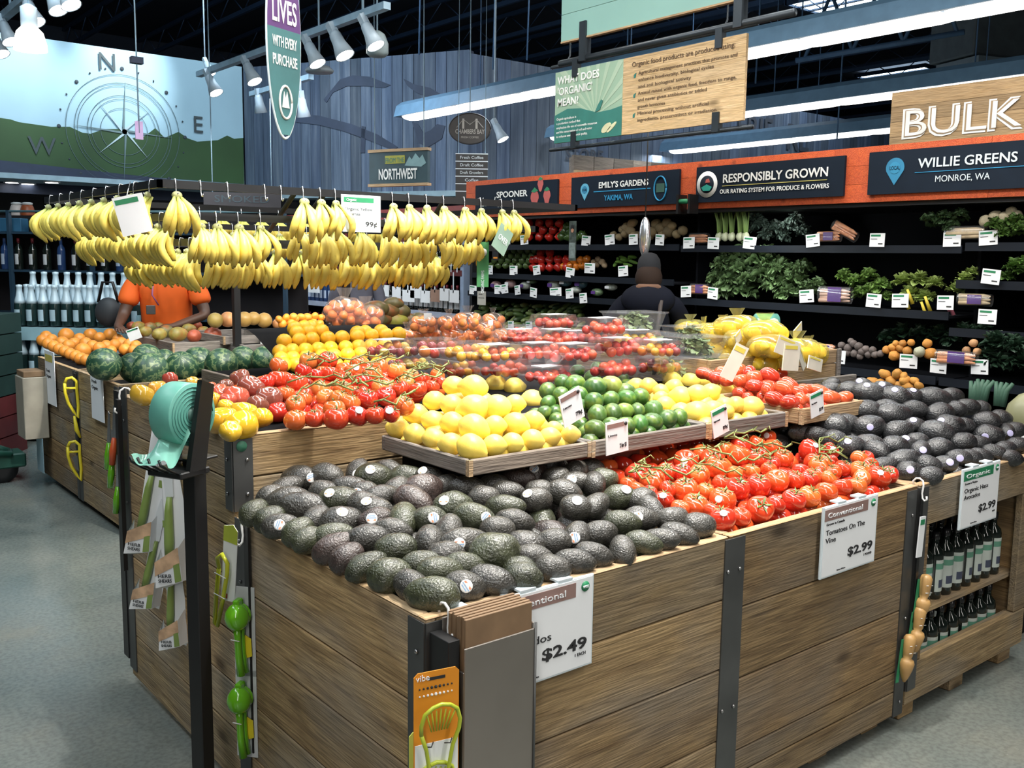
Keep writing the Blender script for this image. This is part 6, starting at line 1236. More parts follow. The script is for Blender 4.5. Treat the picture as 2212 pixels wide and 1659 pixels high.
# arms in the stand's own frame: x runs across the roll axis
MB().add(*(lambda c: ([(x, y, z) for x, y, z in c], [(0, 1, 2, 3), (7, 6, 5, 4), (0, 4, 5, 1), (1, 5, 6, 2), (2, 6, 7, 3), (3, 7, 4, 0)]))([(-.072, -.055, 1.055), (-.018, -.055, 1.045), (.022, -.055, 1.27), (-.020, -.055, 1.285), (-.072, -.040, 1.055), (-.018, -.040, 1.045), (.022, -.040, 1.27), (-.020, -.040, 1.285)])).obj('arm', M_BLACK, bs)
MB().add(*(lambda c: ([(x, y, z) for x, y, z in c], [(0, 1, 2, 3), (7, 6, 5, 4), (0, 4, 5, 1), (1, 5, 6, 2), (2, 6, 7, 3), (3, 7, 4, 0)]))([(-.035, .046, 1.065), (-.0, .046, 1.055), (.03, .046, 1.20), (-.005, .046, 1.21), (-.035, .058, 1.065), (-.0, .058, 1.055), (.03, .058, 1.20), (-.005, .058, 1.21)])).obj('arm', M_BLACK, bs)
MB().bbox((-.10, -.055, 1.045), (.0, .06, 1.062), .003).obj('cradle', M_BLACK, bs)
for y in (-.045, -.01, .025, .05): MB().tube([(-.09, y, 1.055), (-.125, y, 1.072), (-.155, y, 1.092), (-.15, y + .01, 1.102)], .0035, 6).obj('wire_prong', M_BLACK, bs)
roll = MB(); RRr = .080
prof = [(.016, 0), (RRr * .98, 0), (RRr, .002), (RRr, .066), (RRr * .98, .068), (.016, .068)]
roll.lathe(prof, 36, 0, Matrix.Translation((-.028, -.028, 1.197)) @ Matrix.Rotation(-PI / 2, 4, 'X')); ro = roll.obj('bag_roll', M_TEAL, bs)
g = MB()
for k in range(6): g.tube([(-.028 + (.022 + .0095 * k) * math.cos(t), -.029, 1.197 + (.022 + .0095 * k) * math.sin(t)) for t in np.linspace(0, 2 * PI, 25)], .0012, 4)
stuff(g.obj('winding_lines', plain('teal_dark', (.07, .24, .21), .5), bs)); MB().lathe([(.017, 0), (.017, .08)], 14, 0, Matrix.Translation((-.028, -.033, 1.197)) @ Matrix.Rotation(-PI / 2, 4, 'X')).obj('core', plain('core_dark', (.05, .12, .10), .6), bs)
def flap(u, v):
    t = v; return (-.055 - .105 * t + .008 * math.sin(7 * u), -.045 + .10 * u - .03 * t * (u < .5), 1.105 - .012 * t + .010 * math.sin(9 * u + 6 * t) + .05 * (1 - t) ** 3 + .03 * max(0, t - .7) * u)
MB().grid(flap, 18, 10).obj('loose_bag', film('teal_film', (.32, .72, .60), .35, .2, .45), bs)

# small price cards on the trays
def tray_card(px, py, w, h, y, rz, tl, lb, head, txt, pr):
    p = W(px, py, y=y); t = card('price_card', lb, p, w, h, rz, tl, head, ((txt, .08, .55, .07, .4),), pr, M_WHITE, 'small price cards on the fruit trays', th=.003); MB().lathe([(.006, 0), (.006, .002)], 10, 0, Matrix.Translation((w * .88, -.001, h * .86)) @ Matrix.Rotation(PI / 2, 4, 'X')).obj('emblem', M_INK, t); return t
tray_card(1220, 925, .092, .098, 2.046, R(5), R(-17), 'white price card leaning between the lemons and the limes', M_MAUVE, 'Lemons', '79¢')
tray_card(1310, 985, .096, .102, 2.03, 0, R(-4), 'white price card clipped on the edge of the lime tray', M_MAUVE, 'Limes', '2 for $1')
tray_card(1543, 948, .082, .098, 2.03, 0, R(-14), 'white price card on the edge of the small lemon tray', M_GREEN, 'Organic Lemons', '89¢')
tray_card(1753, 905, .085, .095, 2.04, 0, R(-12), 'white price card on the edge of the plum tomato tray', M_GREEN, 'Roma Tomatoes', '$2.99')
g = MB().bbox((1.955, 2.035, 1.02), (1.985, 2.055, 1.075), .002).obj('card_clip', M_FILM); tag(g, 'clear plastic clip holding the price card over the lemon tray corner', 'clip')
p = W(560, 745, x=t2.x - .1); tray_card(563, 744, .125, .082, t2.y - .05, 0, 0, 'white price card on the tray behind the watermelons', M_GREEN, '', '')
p = W(282, 738, y=mt.y - .05); tray_card(281, 738, .085, .075, mt.y - .03, R(-40), R(-20), 'tilted white card at the corner of the mango tray', M_GREEN, '', '')
# teal roll over the lemon bags, coconut at the picture edge, far bag holder and crates
p = W(1655, 697, y=3.2); t = thing('bag_roll', 'small teal bag roll standing over the bagged lemons', 'bag roll', p, R(-30)); MB().lathe([(.012, -.06), (.05, -.06), (.05, .06), (.012, .06)], 20, 0, Matrix.Rotation(PI / 2, 4, 'Y')).obj('roll', M_TEAL, t); MB().tube([(0, 0, -.05), (0, .02, .996 - p.z)], .008, 6).obj('post', M_BLACK, t)
MB().grid(lambda u, v: (.04 - .12 * u, -.06 - .10 * v, .02 - .07 * v + .01 * math.sin(8 * u)), 6, 5).obj('loose_bag', film('pale_film', (.75, .72, .55), .4, .2, .5), t)
p = W(2215, 890, x=4.3); t = thing('young_coconut', 'wrapped pale coconut with a white sticker at the picture edge', 'coconut', p); MB().lathe([(.03, -.09), (.075, -.085), (.085, -.03), (.07, .03), (.03, .075), (.005, .085)], 18).obj('husk', plain('coconut_husk', (.22, .22, .12), .4), t)
g = MB().lathe([(.02, 0), (.02, .002)], 14, 0, Matrix.Translation((-.05, -.06, .0)) @ Vector((-.6, -.7, .2)).to_track_quat('Z', 'Y').to_matrix().to_4x4()).obj('sticker', M_WHITE, t)
pd = thing('coconut_stand', 'white plate stand under the coconut at the picture edge', 'stand', (p.x, p.y, 0)); MB().lathe([(.10, p.z - .105), (.11, p.z - .09)], 20).obj('plate', M_WHITE, pd); MB().bbox((-.08, -.08, 0), (.08, .08, p.z - .106), .004).obj('plinth', M_DARK, pd)
t = thing('bag_holder', 'beige box bag holder on the far end of the orange bin', 'bag holder', (1.45, 7.16, .34), FACE_LEFT); M_BEIGE = plain('beige_box', (.34, .31, .25), .5)
MB().bbox((0, 0, 0), (.22, .15, .42), .004).obj('box', M_BEIGE, t); MB().bbox((.01, .01, .42), (.21, .14, .46), .004).obj('paper_bags', M_KRAFT, t); MB().box((-.001, .03, .18), (0, .13, .38)).obj('label_sheet', M_WHITE, t)
t = thing('hanging_card', 'pale blue card hanging below the beige bag holder', 'card', (1.55, 7.1, .10), FACE_LEFT); MB().box((0, 0, 0), (.17, .004, .24)).obj('card', plain('pale_blue_card', (.30, .45, .52), .5), t)
t = thing('hand_truck', 'dark green wheeled cart base with a loop handle beyond the last bin', 'cart', (1.33, 7.35, 0), 0); M_DKG = plain('dark_green_metal', (.015, .07, .05), .4)
MB().tube([(.1, 0, .20), (-.05, .1, .26), (-.22, .05, .27), (-.26, -.1, .26), (-.1, -.16, .24), (.08, -.12, .2), (.1, 0, .2)], .022, 8).obj('loop_handle', M_DKG, t)
for y in (-.09, .07): MB().lathe([(.04, -.02), (.1, -.02), (.1, .02), (.04, .02)], 18, 0, Matrix.Translation((.03, y, .10)) @ Matrix.Rotation(PI / 2, 4, 'X')).obj('wheel', M_BLACK, t)
MB().bbox((-.06, -.12, .10), (.18, .1, .20), .01).obj('deck', M_DKG, t)
# ================================================================ produce on the black case
RED, GRN, ORG, YEL = (.55, .028, .018), (.07, .13, .035), (.78, .22, .02), (.75, .46, .03)
pep_m = wobble(lathe_mesh('bell_pepper', [(.1, -.9), (.55, -.92), (.85, -.5), (1, .1), (.97, .5), (.7, .78), (.35, .74), (.1, .6)], T_TOM, 16, 4, .10), .05, 1.2, 4)
g = MB(); g.tube([(0, 0, .58), (.02, 0, .8), (.08, .02, 1.05)], [.13, .08, .09], 6); pst_m = g.mesh('stem', M_CALYX)
def pepper(px, py, col, nm, x=5.85, r=.042):
    p = W(px, py, x=x); t = put(pep_m, 'bell_pepper', None, p, (random.uniform(-.5, .5), random.uniform(-.9, -.2), random.uniform(0, 6))); t.scale = (r,) * 3; v = random.uniform(.85, 1.15); t.color = (col[0] * v, col[1] * v, col[2] * v, 1); put(pst_m, 'stem', t)
    return t
def lots(lst, col, what, group, x=5.85, r=.042):
    for k, (px, py) in enumerate(lst): tag(pepper(px, py, col, what, x, r), f'{what}, {nth(k)} from the wine shelf', 'pepper', group)
lots([(1143 + 22 * i + (8 if j % 2 else 0), 512 - 15 * j) for j in range(3) for i in range(4)], RED, 'red bell pepper on the case top shelf', 'red peppers on the top shelf')
lots([(1105, 512), (1118, 514), (1130, 512)], YEL, 'yellow pepper on the case top shelf', 'yellow peppers', r=.036)
lots([(1213, 511), (1228, 512), (1219, 499), (1234, 500), (1258, 508), (1246, 512), (1226, 490)], GRN, 'green pepper on the case top shelf', 'green peppers on the top shelf')
lots([(1152 + 18 * i, 578 - 16 * j - .3 * i) for j in range(2) for i in range(5)] + [(1168, 546), (1188, 546), (1160, 560)], RED, 'red bell pepper on the case second shelf', 'red peppers on the second shelf')
lots([(1218, 576), (1232, 574), (1246, 576), (1255, 562), (1268, 560), (1240, 563), (1258, 574)], ORG, 'orange pepper on the case second shelf', 'orange peppers', r=.036)
lots([(1062 + 15 * i + 6 * j, 574 - 11 * j) for j in range(4) for i in range(6)], (.10, .16, .05), 'green pepper on the case second shelf', 'green peppers on the second shelf', r=.034)
lots([(1046, 577)], RED, 'red pepper beside the hanging green strip sign', 'red peppers by the strip sign')
def roots(lst, mesh, name, col, what, cat, group, x, sx=1.0, sz=1.0):
    for k, (px, py, r) in enumerate(lst):
        p = W(px, py, x=x); o = put(random.choice(mesh), name, None, p, (random.uniform(-1, 1), random.uniform(.8, 2), random.uniform(0, 6))); s = r * depth(p) / FPX; o.scale = (s * sx, s * sx, s * sz); v = random.uniform(.75, 1.2); c = col; o.color = (c[0] * v, c[1] * v, c[2] * v, 1)
        tag(o, f'{what}, {nth(k)} from the wine shelf', cat, group)
T_ROOT = tinted('root_skin', .6, .3, 9, .4, 50, .003)
root_m = [wobble(lathe_mesh('root', prof_oval(1.25, .15, 10), T_ROOT, 14), .14, 1.5, k * 3) for k in range(3)]; lump_m = [wobble(lathe_mesh('lump', prof_oval(1.0, .0, 10), T_ROOT, 14), .14, 1.7, k * 5) for k in range(3)]
roots([(1325,508,9),(1338,512,9),(1350,505,10),(1362,498,11),(1372,508,10),(1355,490,11),(1366,482,10),(1345,496,9)], root_m, 'ginger_root', (.48, .36, .20), 'pale ginger root on the top shelf', 'ginger', 'ginger on the top shelf', 5.85)
roots([(1412,500,12),(1428,492,13),(1445,500,13),(1432,508,11),(1418,484,12),(1440,482,11),(1462,506,10),(1475,498,11),(1405,510,9),(1452,488,10)], lump_m, 'potato', (.34, .25, .13), 'brown potato on the top shelf', 'potato', 'potatoes on the top shelf', 5.85)
roots([(1283,566,7),(1292,560,7),(1300,566,8),(1290,572,7),(1306,573,7)], root_m, 'ginger_root', (.42, .30, .18), 'ginger piece beside the chilies', 'ginger', 'ginger on the second shelf', 5.85)
roots([(1330,570,7),(1340,566,7),(1350,562,7),(1360,560,7),(1368,566,7),(1345,556,7),(1356,572,7),(1335,560,7),(1366,555,7)], root_m, 'green_chili', (.16, .33, .05), 'bright green chili in the bin beside the dark cap', 'chili', 'green chilies', 5.85, .6, 1.4)
BEET = [(1818,746,8),(1832,752,9),(1843,742,8),(1855,748,9),(1830,762,9),(1846,764,9),(1862,760,9),(1876,766,8),(1838,737,7),(1870,754,8),(1885,756,8),(1890,766,8),(1858,770,8),(1902,764,8)]
roots(BEET, lump_m, 'beet', (.16, .13, .12), 'dull grey-purple beet on the lower shelf', 'beet', 'beets on the lower shelf', 5.55)
roots([(1932,768,12),(1915,756,9),(1928,750,9),(1945,752,9),(1960,758,10),(1950,742,8),(1968,740,8),(1935,742,7),(2010,764,13),(2003,742,10),(1958,775,8)], lump_m, 'golden_beet', (.62, .27, .05), 'golden beet with stringy root on the lower shelf', 'beet', 'golden beets', 5.55)
roots([(1986,760,12)], lump_m, 'turnip', (.62, .62, .44), 'single pale turnip among the golden beets', 'turnip', 'turnip', 5.5)
roots([(2088,757,9),(2111,760,9),(2103,741,9)], lump_m, 'onion', (.55, .30, .14), 'small golden onion stacked by the purple carrot bag', 'onion', 'onions on the lower shelf', 5.55)
roots([(1885,826,12),(1902,828,11),(1911,808,11),(1925,823,11),(1938,808,12),(1955,822,12),(1945,834,11),(1962,836,11),(1975,822,9),(1985,834,10),(1925,838,10),(1952,812,9)], root_m, 'golden_potato', (.62, .29, .055), 'golden potato heaped behind the organic avocados', 'potato', 'golden potatoes', 5.40)
t = thing('potato_bin', 'dark bin holding the golden potatoes in front of the case', 'bin'); a = W(1870, 846, x=5.40); b = W(2000, 846, x=5.40); MB().bbox((5.33, b.y - .05, 0), (5.48, a.y + .05, a.z - .02), .004).obj('box', M_CASEIN, t)
# leafy greens
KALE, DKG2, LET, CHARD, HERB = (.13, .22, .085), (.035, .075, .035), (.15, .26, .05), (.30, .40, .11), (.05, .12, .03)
for k, (px, py, r) in enumerate([(1565,575,30),(1605,560,36),(1650,565,38),(1690,590,34),(1580,612,34),(1630,612,38),(1680,625,36),(1720,612,32),(1745,632,28),(1735,585,26),(1600,590,34),(1655,595,36),(1560,632,28),(1610,636,30),(1700,640,28),(1550,605,26),(1765,622,24)]):
    p = W(px, py, x=5.82); greens('kale_bunch', f'ruffled green kale bunch, {nth(k)} of the big mound on the middle shelf', p, r * depth(p) / FPX * 1.05, 0 if k % 3 else 2, KALE, 'kale', 'kale mound on the middle shelf')
for k, (px, py, r) in enumerate([(1640,492,26),(1672,500,26),(1705,495,26),(1735,505,22),(1655,512,22),(1690,515,22),(1632,475,20),(1720,478,22)]):
    p = W(px, py, x=5.9); greens('dark_kale', f'dark blue-green kale bunch, {nth(k)} on the top shelf behind the fennel', p, r * depth(p) / FPX, 2, (.045, .07, .055), 'kale', 'dark kale on the top shelf')
for k, (px, py, r) in enumerate([(1822,600,22),(1850,612,24),(1878,600,24),(1905,622,26),(1880,632,24),(1858,636,20),(1915,646,20)]):
    p = W(px, py, x=5.8); greens('lettuce_head', f'fresh green lettuce, {nth(k)} on the middle shelf past the kale', p, r * depth(p) / FPX, 0, (.18, .32, .07), 'lettuce', 'lettuces on the middle shelf')
for k, (px, py, r) in enumerate([(1950,612,26),(1985,608,26),(2020,618,24),(1965,640,28),(2000,645,24),(2085,605,22),(2065,628,22),(2100,590,16)]):
    p = W(px, py, x=5.75); greens('chard_bunch', f'broad yellow-green chard bunch, {nth(k)} on the middle shelf near its end', p, r * depth(p) / FPX, 1, CHARD, 'chard', 'chard on the middle shelf')
for k, (px, py) in enumerate([(1952,636),(1960,625),(1990,652),(1998,640),(2040,640),(2048,648)]):
    p = W(px, py, x=5.66); o = MB().tube([p, p + Vector((.02, -.03, -.09))], [.008, .013], 6).obj('chard_stalk', plain('stalk_yellow', (.62, .48, .05), .5) if k < 4 else plain('stalk_pink', (.55, .16, .22), .5)); tag(o, f'{"yellow" if k < 4 else "pink"} chard stalk, {nth(k)} among the chard leaves', 'chard stalk', 'chard stalks')
for k, (px, py, r) in enumerate([(2010,480,24),(2040,475,24),(2055,492,20),(2075,470,22),(2150,490,26),(2190,485,28),(2205,500,26),(2165,505,22),(2190,580,26),(2212,590,26),(2175,600,18),(2215,570,22)]):
    p = W(px, py, x=5.72); greens('herb_bunch', f'leafy herb bunch, {nth(k)} at the end of the case by the picture edge', p, r * depth(p) / FPX, 0 if k < 8 else 1, (.04, .085, .03) if k < 4 else (.10, .20, .04), 'herbs', 'herb bunches')
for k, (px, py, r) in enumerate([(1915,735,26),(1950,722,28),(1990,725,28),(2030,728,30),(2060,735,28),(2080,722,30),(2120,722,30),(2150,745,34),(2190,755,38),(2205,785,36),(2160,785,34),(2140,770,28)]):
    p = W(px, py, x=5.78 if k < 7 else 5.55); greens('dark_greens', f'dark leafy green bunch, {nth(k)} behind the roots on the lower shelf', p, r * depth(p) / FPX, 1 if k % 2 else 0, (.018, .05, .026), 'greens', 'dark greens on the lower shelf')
for k, (px, py, r) in enumerate([(2130,478,14),(2150,468,14),(2170,470,14),(2195,468,14),(2185,458,12)]):
    p = W(px, py, x=5.74); o = put(random.choice(lump_m), 'mushroom', None, p); o.scale = (r * depth(p) / FPX,) * 3; o.color = (.50, .44, .30, 1); tag(o, f'pale mushroom, {nth(k)} above the herbs at the case end', 'mushroom', 'mushrooms at the case end')
for k, px in enumerate((1553, 1566, 1580, 1598, 1610)):
    p = W(px, 520, x=5.76); t = thing('fennel', f'pale fennel with tall green stalks, {nth(k)} counted from the carrots', 'fennel', p, 0, 'fennel on the top shelf'); MB().ball((0, 0, .03), (.03, .03, .035), 10, 7).obj('bulb', plain('fennel_bulb', (.62, .66, .45), .4), t)
    for j in range(4): MB().tube([((j - 1.5) * .008, 0, .05), ((j - 1.5) * .016 + .01, .01, .14), ((j - 1.5) * .03 + random.uniform(-.02, .03), .02, .24)], [.010, .008, .005], 6).obj('stalk', plain('fennel_stalk', (.22, .34, .10), .5), t)
M_CAR = plain('carrot_bag_orange', (.70, .30, .14), .3, 0, .3, 26, coat=.3); M_PUR = plain('purple_print', (.09, .035, .20), .4); M_PARS = plain('parsnip_cream', (.60, .46, .28), .4, 0, .2, 20)
def vegbag(px, py, w, h, x, lb, m=M_CAR, band=True, rz=0, tl=0):
    p = W(px, py, x=x); t = thing('carrot_bag', lb, 'bag of carrots', p, 0, None, (0, tl, FACE_LEFT + rz)); g = MB()
    n = max(3, int(h / .022))
    for j in range(n): MB().tube([(-w / 2, random.uniform(-.01, .01), j * .02), (w * .3, random.uniform(-.01, .01), j * .02 + .004), (w / 2, 0, j * .02 + .002)], [.015, .013, .005], 7).obj('carrot', m, t)
    if band: MB().box((-w * .2, -.02, -.004), (w * .25, -.017, h)).obj('printed_band', M_PUR, t)
    def fb(u, v): a = 2 * PI * u; return (-w * .54 + w * 1.08 * v, .028 * math.cos(a), h / 2 - .005 + (h / 2 + .012) * math.sin(a))
    MB().grid(fb, 10, 4).obj('bag_film', M_FILM, t); return t
vegbag(1510, 522, .16, .06, 5.72, 'bag of carrots lying between the potatoes and the fennel', band=False); vegbag(1512, 632, .16, .06, 5.66, 'bag of carrots at the start of the middle shelf beside the kale')
vegbag(1803, 650, .22, .09, 5.64, 'pale bag of carrots lying between kale and lettuce', plain('carrot_pale', (.62, .40, .30), .3)); vegbag(1790, 518, .16, .05, 5.72, 'lower bag of carrots near the empty part of the top shelf')
vegbag(1822, 505, .18, .05, 5.76, 'bag of carrots leaning over another on the top shelf', M_CAR, False, 0, R(28)); vegbag(2085, 512, .22, .06, 5.70, 'bag of parsnips beside two price cards on the top shelf', M_PARS, False)
vegbag(2065, 782, .22, .06, 5.48, 'long bag of carrots with purple printing on the lower shelf'); vegbag(2105, 655, .18, .05, 5.64, 'bag of pale roots at the end of the middle shelf', M_PARS); vegbag(1785, 762, .12, .05, 5.5, 'small purple printed bag beside the bagged lemons')
# packed salads on the third shelf, cucumbers below
M_PACK = [plain('pack_pale', (.46, .50, .44), .25, 0, .4, 22, coat=.4), plain('pack_pink', (.42, .26, .26), .25, 0, .45, 22, coat=.4), plain('pack_green', (.14, .22, .12), .25, 0, .5, 24, coat=.4), plain('pack_teal', (.06, .12, .15), .25, 0, .5, 22, coat=.4)]
for k, (px, py, w, h, mi) in enumerate([(1072,618,.13,.09,1),(1103,615,.13,.09,1),(1135,618,.12,.08,0),(1150,606,.10,.05,2),(1196,618,.14,.09,0),(1222,612,.14,.09,3),(1255,616,.14,.09,3),(1243,626,.12,.06,0),(1290,632,.12,.07,2),(1320,620,.12,.06,0)]):
    p = W(px, py + 8, x=5.72); t = thing('salad_pack', f'plump salad pack, {nth(k)} along the third shelf from the strip sign', 'salad pack', p, FACE_LEFT, 'salad packs on the third shelf')
    MB().ball((0, 0, h / 2), (w / 2, .05, h / 2), 12, 8).obj('pouch', M_PACK[mi], t); MB().box((-w * .2, -.053, h * .3), (w * .2, -.049, h * .65)).obj('printed_label', M_WHITE if k % 2 else M_PUR, t)
T_CUC = tinted('cucumber_skin', .4, .4, 12)
cu_m = [wobble(lathe_mesh('cucumber', prof_oval(3.2, .05, 8, 0, 3), T_CUC, 9), .05, 1, k) for k in range(2)]
n = 0
for j in range(6):
    for i in range(17):
        px = 1020 + 14.5 * i + random.uniform(-4, 4); py = 706 - 10 * j + .03 * (px - 1020) + random.uniform(-2, 2); p = W(px, py, x=5.62 + .035 * j); o = put(cu_m[n % 2], 'cucumber', None, p, (random.uniform(-.3, .3), PI / 2 + random.uniform(-.6, .3), random.uniform(-.5, .5))); s = .024 * random.uniform(.8, 1.1); o.scale = (s, s, s * .9); o.color = random.choice([(.06, .11, .03, 1), (.12, .17, .05, 1), (.03, .06, .02, 1), (.20, .24, .09, 1)])
        tag(o, f'small green cucumber, {nth(i)} of the {nth(j)} layer in the heap under the salad packs', 'cucumber', 'cucumbers in the low heap'); n += 1
# blue-green leek tops low in the case
for k, (px, py) in enumerate(((2105, 852), (2120, 848), (2160, 854))):
    p = W(px, py, x=5.3); t = thing('leek', f'blue-green leek top, {nth(k)} behind the organic avocados', 'leek', p, 0, 'leeks')
    for j in range(4): MB().tube([((0, .012 * j - .02, -.06)), (.01, .018 * j - .03, .03), (.02, .030 * j - .055, .07)], [.016, .015, .010], 6).obj('leaf', plain('leek_green', (.05, .12, .08), .6), t)
t = thing('leek_bin', 'dark low bin behind the organic avocados holding leeks', 'bin'); a = W(2060, 870, x=5.3); b = W(2210, 870, x=5.3); MB().bbox((5.20, b.y - .05, 0), (5.32, a.y + .05, a.z - .02), .004).obj('box', M_CASEIN, t)
# shelf price cards
TAGS = [(1093,516,1),(1132,516,1),(1264,517,1),(1316,517,1),(1368,516,1),(1425,516,1),(1487,524,1),(1540,524,1),(1617,523,1),(1756,522,1),(1894,520,1),(2055,520,1),(2134,518,1),
        (1108,581,2),(1160,582,2),(1229,585,2),(1274,577,2.5),(1060,580,2),(1345,585,2),(1020,622,3),(1075,622,3),(1091,622,3),(1120,625,3),(1152,628,3),(1199,631,2.5),(1231,633,3),(1261,643,3),
        (1482,630,4),(1540,632,4),(1742,642,4),(1886,650,4),(1943,652,4),(2042,657,4),(2138,599,5),(2131,687,5),(1808,771,6),(1960,783,6),(2027,793,6),(2117,797,6),(1144,703,7),(1105,702,7)]
for k, (px, py, sh) in enumerate(TAGS):
    wd_ = .135 if sh == 2.5 else .098 if px < 1450 else .105; hh = .085
    p = W(px, py + 13, x=5.68 if sh == 1 else 5.63 if sh in (2, 2.5) else 5.58 if sh in (3, 4, 5) else 5.496); t = thing('shelf_card', f'white price card with a green heading, {nth(k)} along the case shelves, read shelf by shelf', 'price card', p + Vector((0, wd_ / 2, 0)), 0, 'price cards on the case shelves', (R(random.uniform(-3, 3)), R(random.uniform(-7, 7)), FACE_LEFT + R(random.uniform(-10, 10))))
    MB().box((0, 0, 0), (wd_, .003, hh)).obj('card', M_WHITE, t); MB().box((wd_ * .08, -.001, hh * .76), (wd_ * .72, 0, hh * .90)).obj('header', M_GREEN, t); MB().box((wd_ * .58, -.001, hh * .18), (wd_ * .88, 0, hh * .27)).obj('price_print', M_INK, t); MB().box((wd_ * .08, -.001, hh * .56), (wd_ * .5, 0, hh * .60)).obj('name_print', M_INK, t)
for px, py, s, l in ((1240, 560, .30, 'tall printed strip picturing a dark-haired person, hung on the case'),): 
    p = W(1228, 563, x=5.50); t = thing('photo_strip', l, 'sign', p, FACE_LEFT); MB().box((0, 0, 0), (.085, .006, .33)).obj('panel', plain('photo_dark', (.045, .06, .05), .5, 0, .6, 40), t); MB().box((.005, -.002, .02), (.08, 0, .15)).obj('lower_panel', plain('photo_grey', (.16, .20, .19), .5, 0, .4, 30), t)
    MB().prism([(.043 + .016 * math.cos(a), .255 + .022 * math.sin(a)) for a in np.linspace(0, 2 * PI, 14, endpoint=False)], -.004, 0).obj('printed_face', plain('printed_skin', (.40, .20, .12), .6), t); MB().prism([(.02, .27), (.03, .295), (.056, .295), (.066, .27), (.058, .262), (.043, .272), (.028, .262)], -.006, -.003).obj('printed_hair', M_BLACK, t)
p = W(1063, 562, x=5.50); t = thing('photo_strip', 'black square hanging sign with a pale ring beside the banana rack end', 'sign', p, FACE_LEFT); MB().box((0, 0, 0), (.09, .006, .17)).obj('panel', M_BLACK, t); MB().tube([(.045 + .015 * math.cos(a), -.002, .105 + .02 * math.sin(a)) for a in np.linspace(0, 2 * PI, 18)], .003, 4).obj('ring', M_ACRY, t); MB().box((.02, -.002, .015), (.08, 0, .03)).obj('orange_strip', M_ORANGEP, t)
p = W(1031, 658, x=5.582); t = card('notice_card', 'beige notice card hanging low at the start of the case', p, .13, .13, FACE_LEFT, 0, None, (('ORGANIC', .15, .75, .08, .5), ('fresh picked daily', .15, .5, .06, .7)), '', plain('beige_card', (.45, .43, .38), .5))

# ================================================================ wine shelves beyond the rack (x about 5.8, receding)
M_WINE = plain('wine_red_frame', (.11, .018, .02), .5); M_WS = plain('shelf_grey_strip', (.36, .40, .50), .4); M_WDK = plain('wine_dark', (.012, .010, .012), .7)
WX = 5.85; ws = thing('wine_shelf', 'wine red shelving with pale price strips and rows of dark bottles', 'shelf', (WX, 0, 0)); WY0, WY1 = 8.0, 12.75
MB().box((.5, WY0, 0), (.55, WY1, 2.1)).obj('back_panel', M_WDK, ws)
for y in (WY0, 10.4, WY1): MB().box((-.02, y - .03, 0), (.5, y + .03, 2.1)).obj('upright', M_WINE if y > WY0 else plain('pale_blue_post', (.28, .36, .50), .4), ws)
for z in (.15, .55, 1.0, 1.45, 1.78): MB().box((0, WY0, z - .03), (.5, WY1, z)).obj('shelf_board', M_WINE, ws); MB().box((-.025, WY0, z - .05), (0, WY1, z + .01)).obj('price_strip', M_WS if z in (1.0, .55) else M_WINE, ws)
MB().box((-.03, WY0, 2.0), (.5, WY1, 2.12)).obj('top_board', plain('wine_header', (.20, .03, .03), .5), ws)
wine_b = bottle_mesh([(.036, 0), (.038, .005), (.038, .185), (.032, .215), (.015, .24), (.0135, .30)], 10)
def wineset(name, glass, cap, labm):
    g = bottle_mesh([(.036, 0), (.038, .005), (.038, .185), (.032, .215), (.015, .24), (.0135, .285)], 10); a = g.mesh('bottle', glass)
    g = MB(); g.lathe([(.0145, .25), (.0145, .30), (.004, .302)], 8); b = g.mesh('foil', cap)
    g = MB(); g.grid(lambda u, v: (.0385 * math.cos(PI + (u - .5) * 2.4), .0385 * math.sin(PI + (u - .5) * 2.4), .05 + .10 * v), 5, 1); c = g.mesh('label_wrap', labm); return a, b, c
WSET = [wineset('dark', M_GLASSB, plain('foil_red', (.20, .02, .03), .4), plain('label_white', (.62, .64, .66), .6)), wineset('blue', plain('blue_glass', (.02, .05, .14), .1), plain('foil_blue', (.05, .09, .22), .35), plain('label_pale', (.42, .50, .62), .6)), wineset('clear', plain('clear_grey_glass', (.12, .13, .17), .1), M_BLACK, plain('label_white2', (.60, .60, .62), .6))]
def wine(y, z, k, lb, grp, x=WX + .08):
    t = thing('wine_bottle', lb, 'bottle', (x, y, z), random.uniform(-.3, .3), grp)
    for m in WSET[k]: put(m, m.name.split('.')[0], t)
for z, nm in ((.55, 'lower'), (1.0, 'middle'), (1.45, 'upper')):
    y = WY0 + .12; i = 0
    while y < WY1 - .1:
        k = 0 if (z != 1.0 or y < 9.9) else (1 if y < 11.9 else 2)
        if z == .55 and y < 8.6: pass
        wine(y, z, k, f'wine bottle, {nth(i)} on the {nm} shelf of the red wine rack from its pale post', f'wine bottles on the {nm} shelf'); y += .095 if y < 10.4 else .115; i += 1
for k, (px, py, w, c) in enumerate([(808,630,.2,0),(830,628,.2,0),(856,632,.18,0),(882,640,.24,0),(898,632,.22,0),(918,642,.18,0),(940,640,.18,1),(960,638,.18,0),(980,642,.18,0),(676,620,.36,0),(988,562,.15,0),(975,560,.15,0)]):
    p = W(px, py + 12, x=WX - .04); t = thing('shelf_talker', f'hanging paper shelf card, {nth(k)} on the wine rack', 'shelf card', p + Vector((0, w / 2, 0)), FACE_LEFT, 'paper cards on the wine rack'); MB().box((w * .4, 0, .1), (w * .5, .002, 1.44 - p.z)).obj('hanger_strip', M_ACRY, t); MB().box((0, 0, 0), (w, .004, .13 if w < .3 else .11)).obj('card', M_WHITE if c == 0 else plain('brown_card', (.30, .18, .13), .6), t)
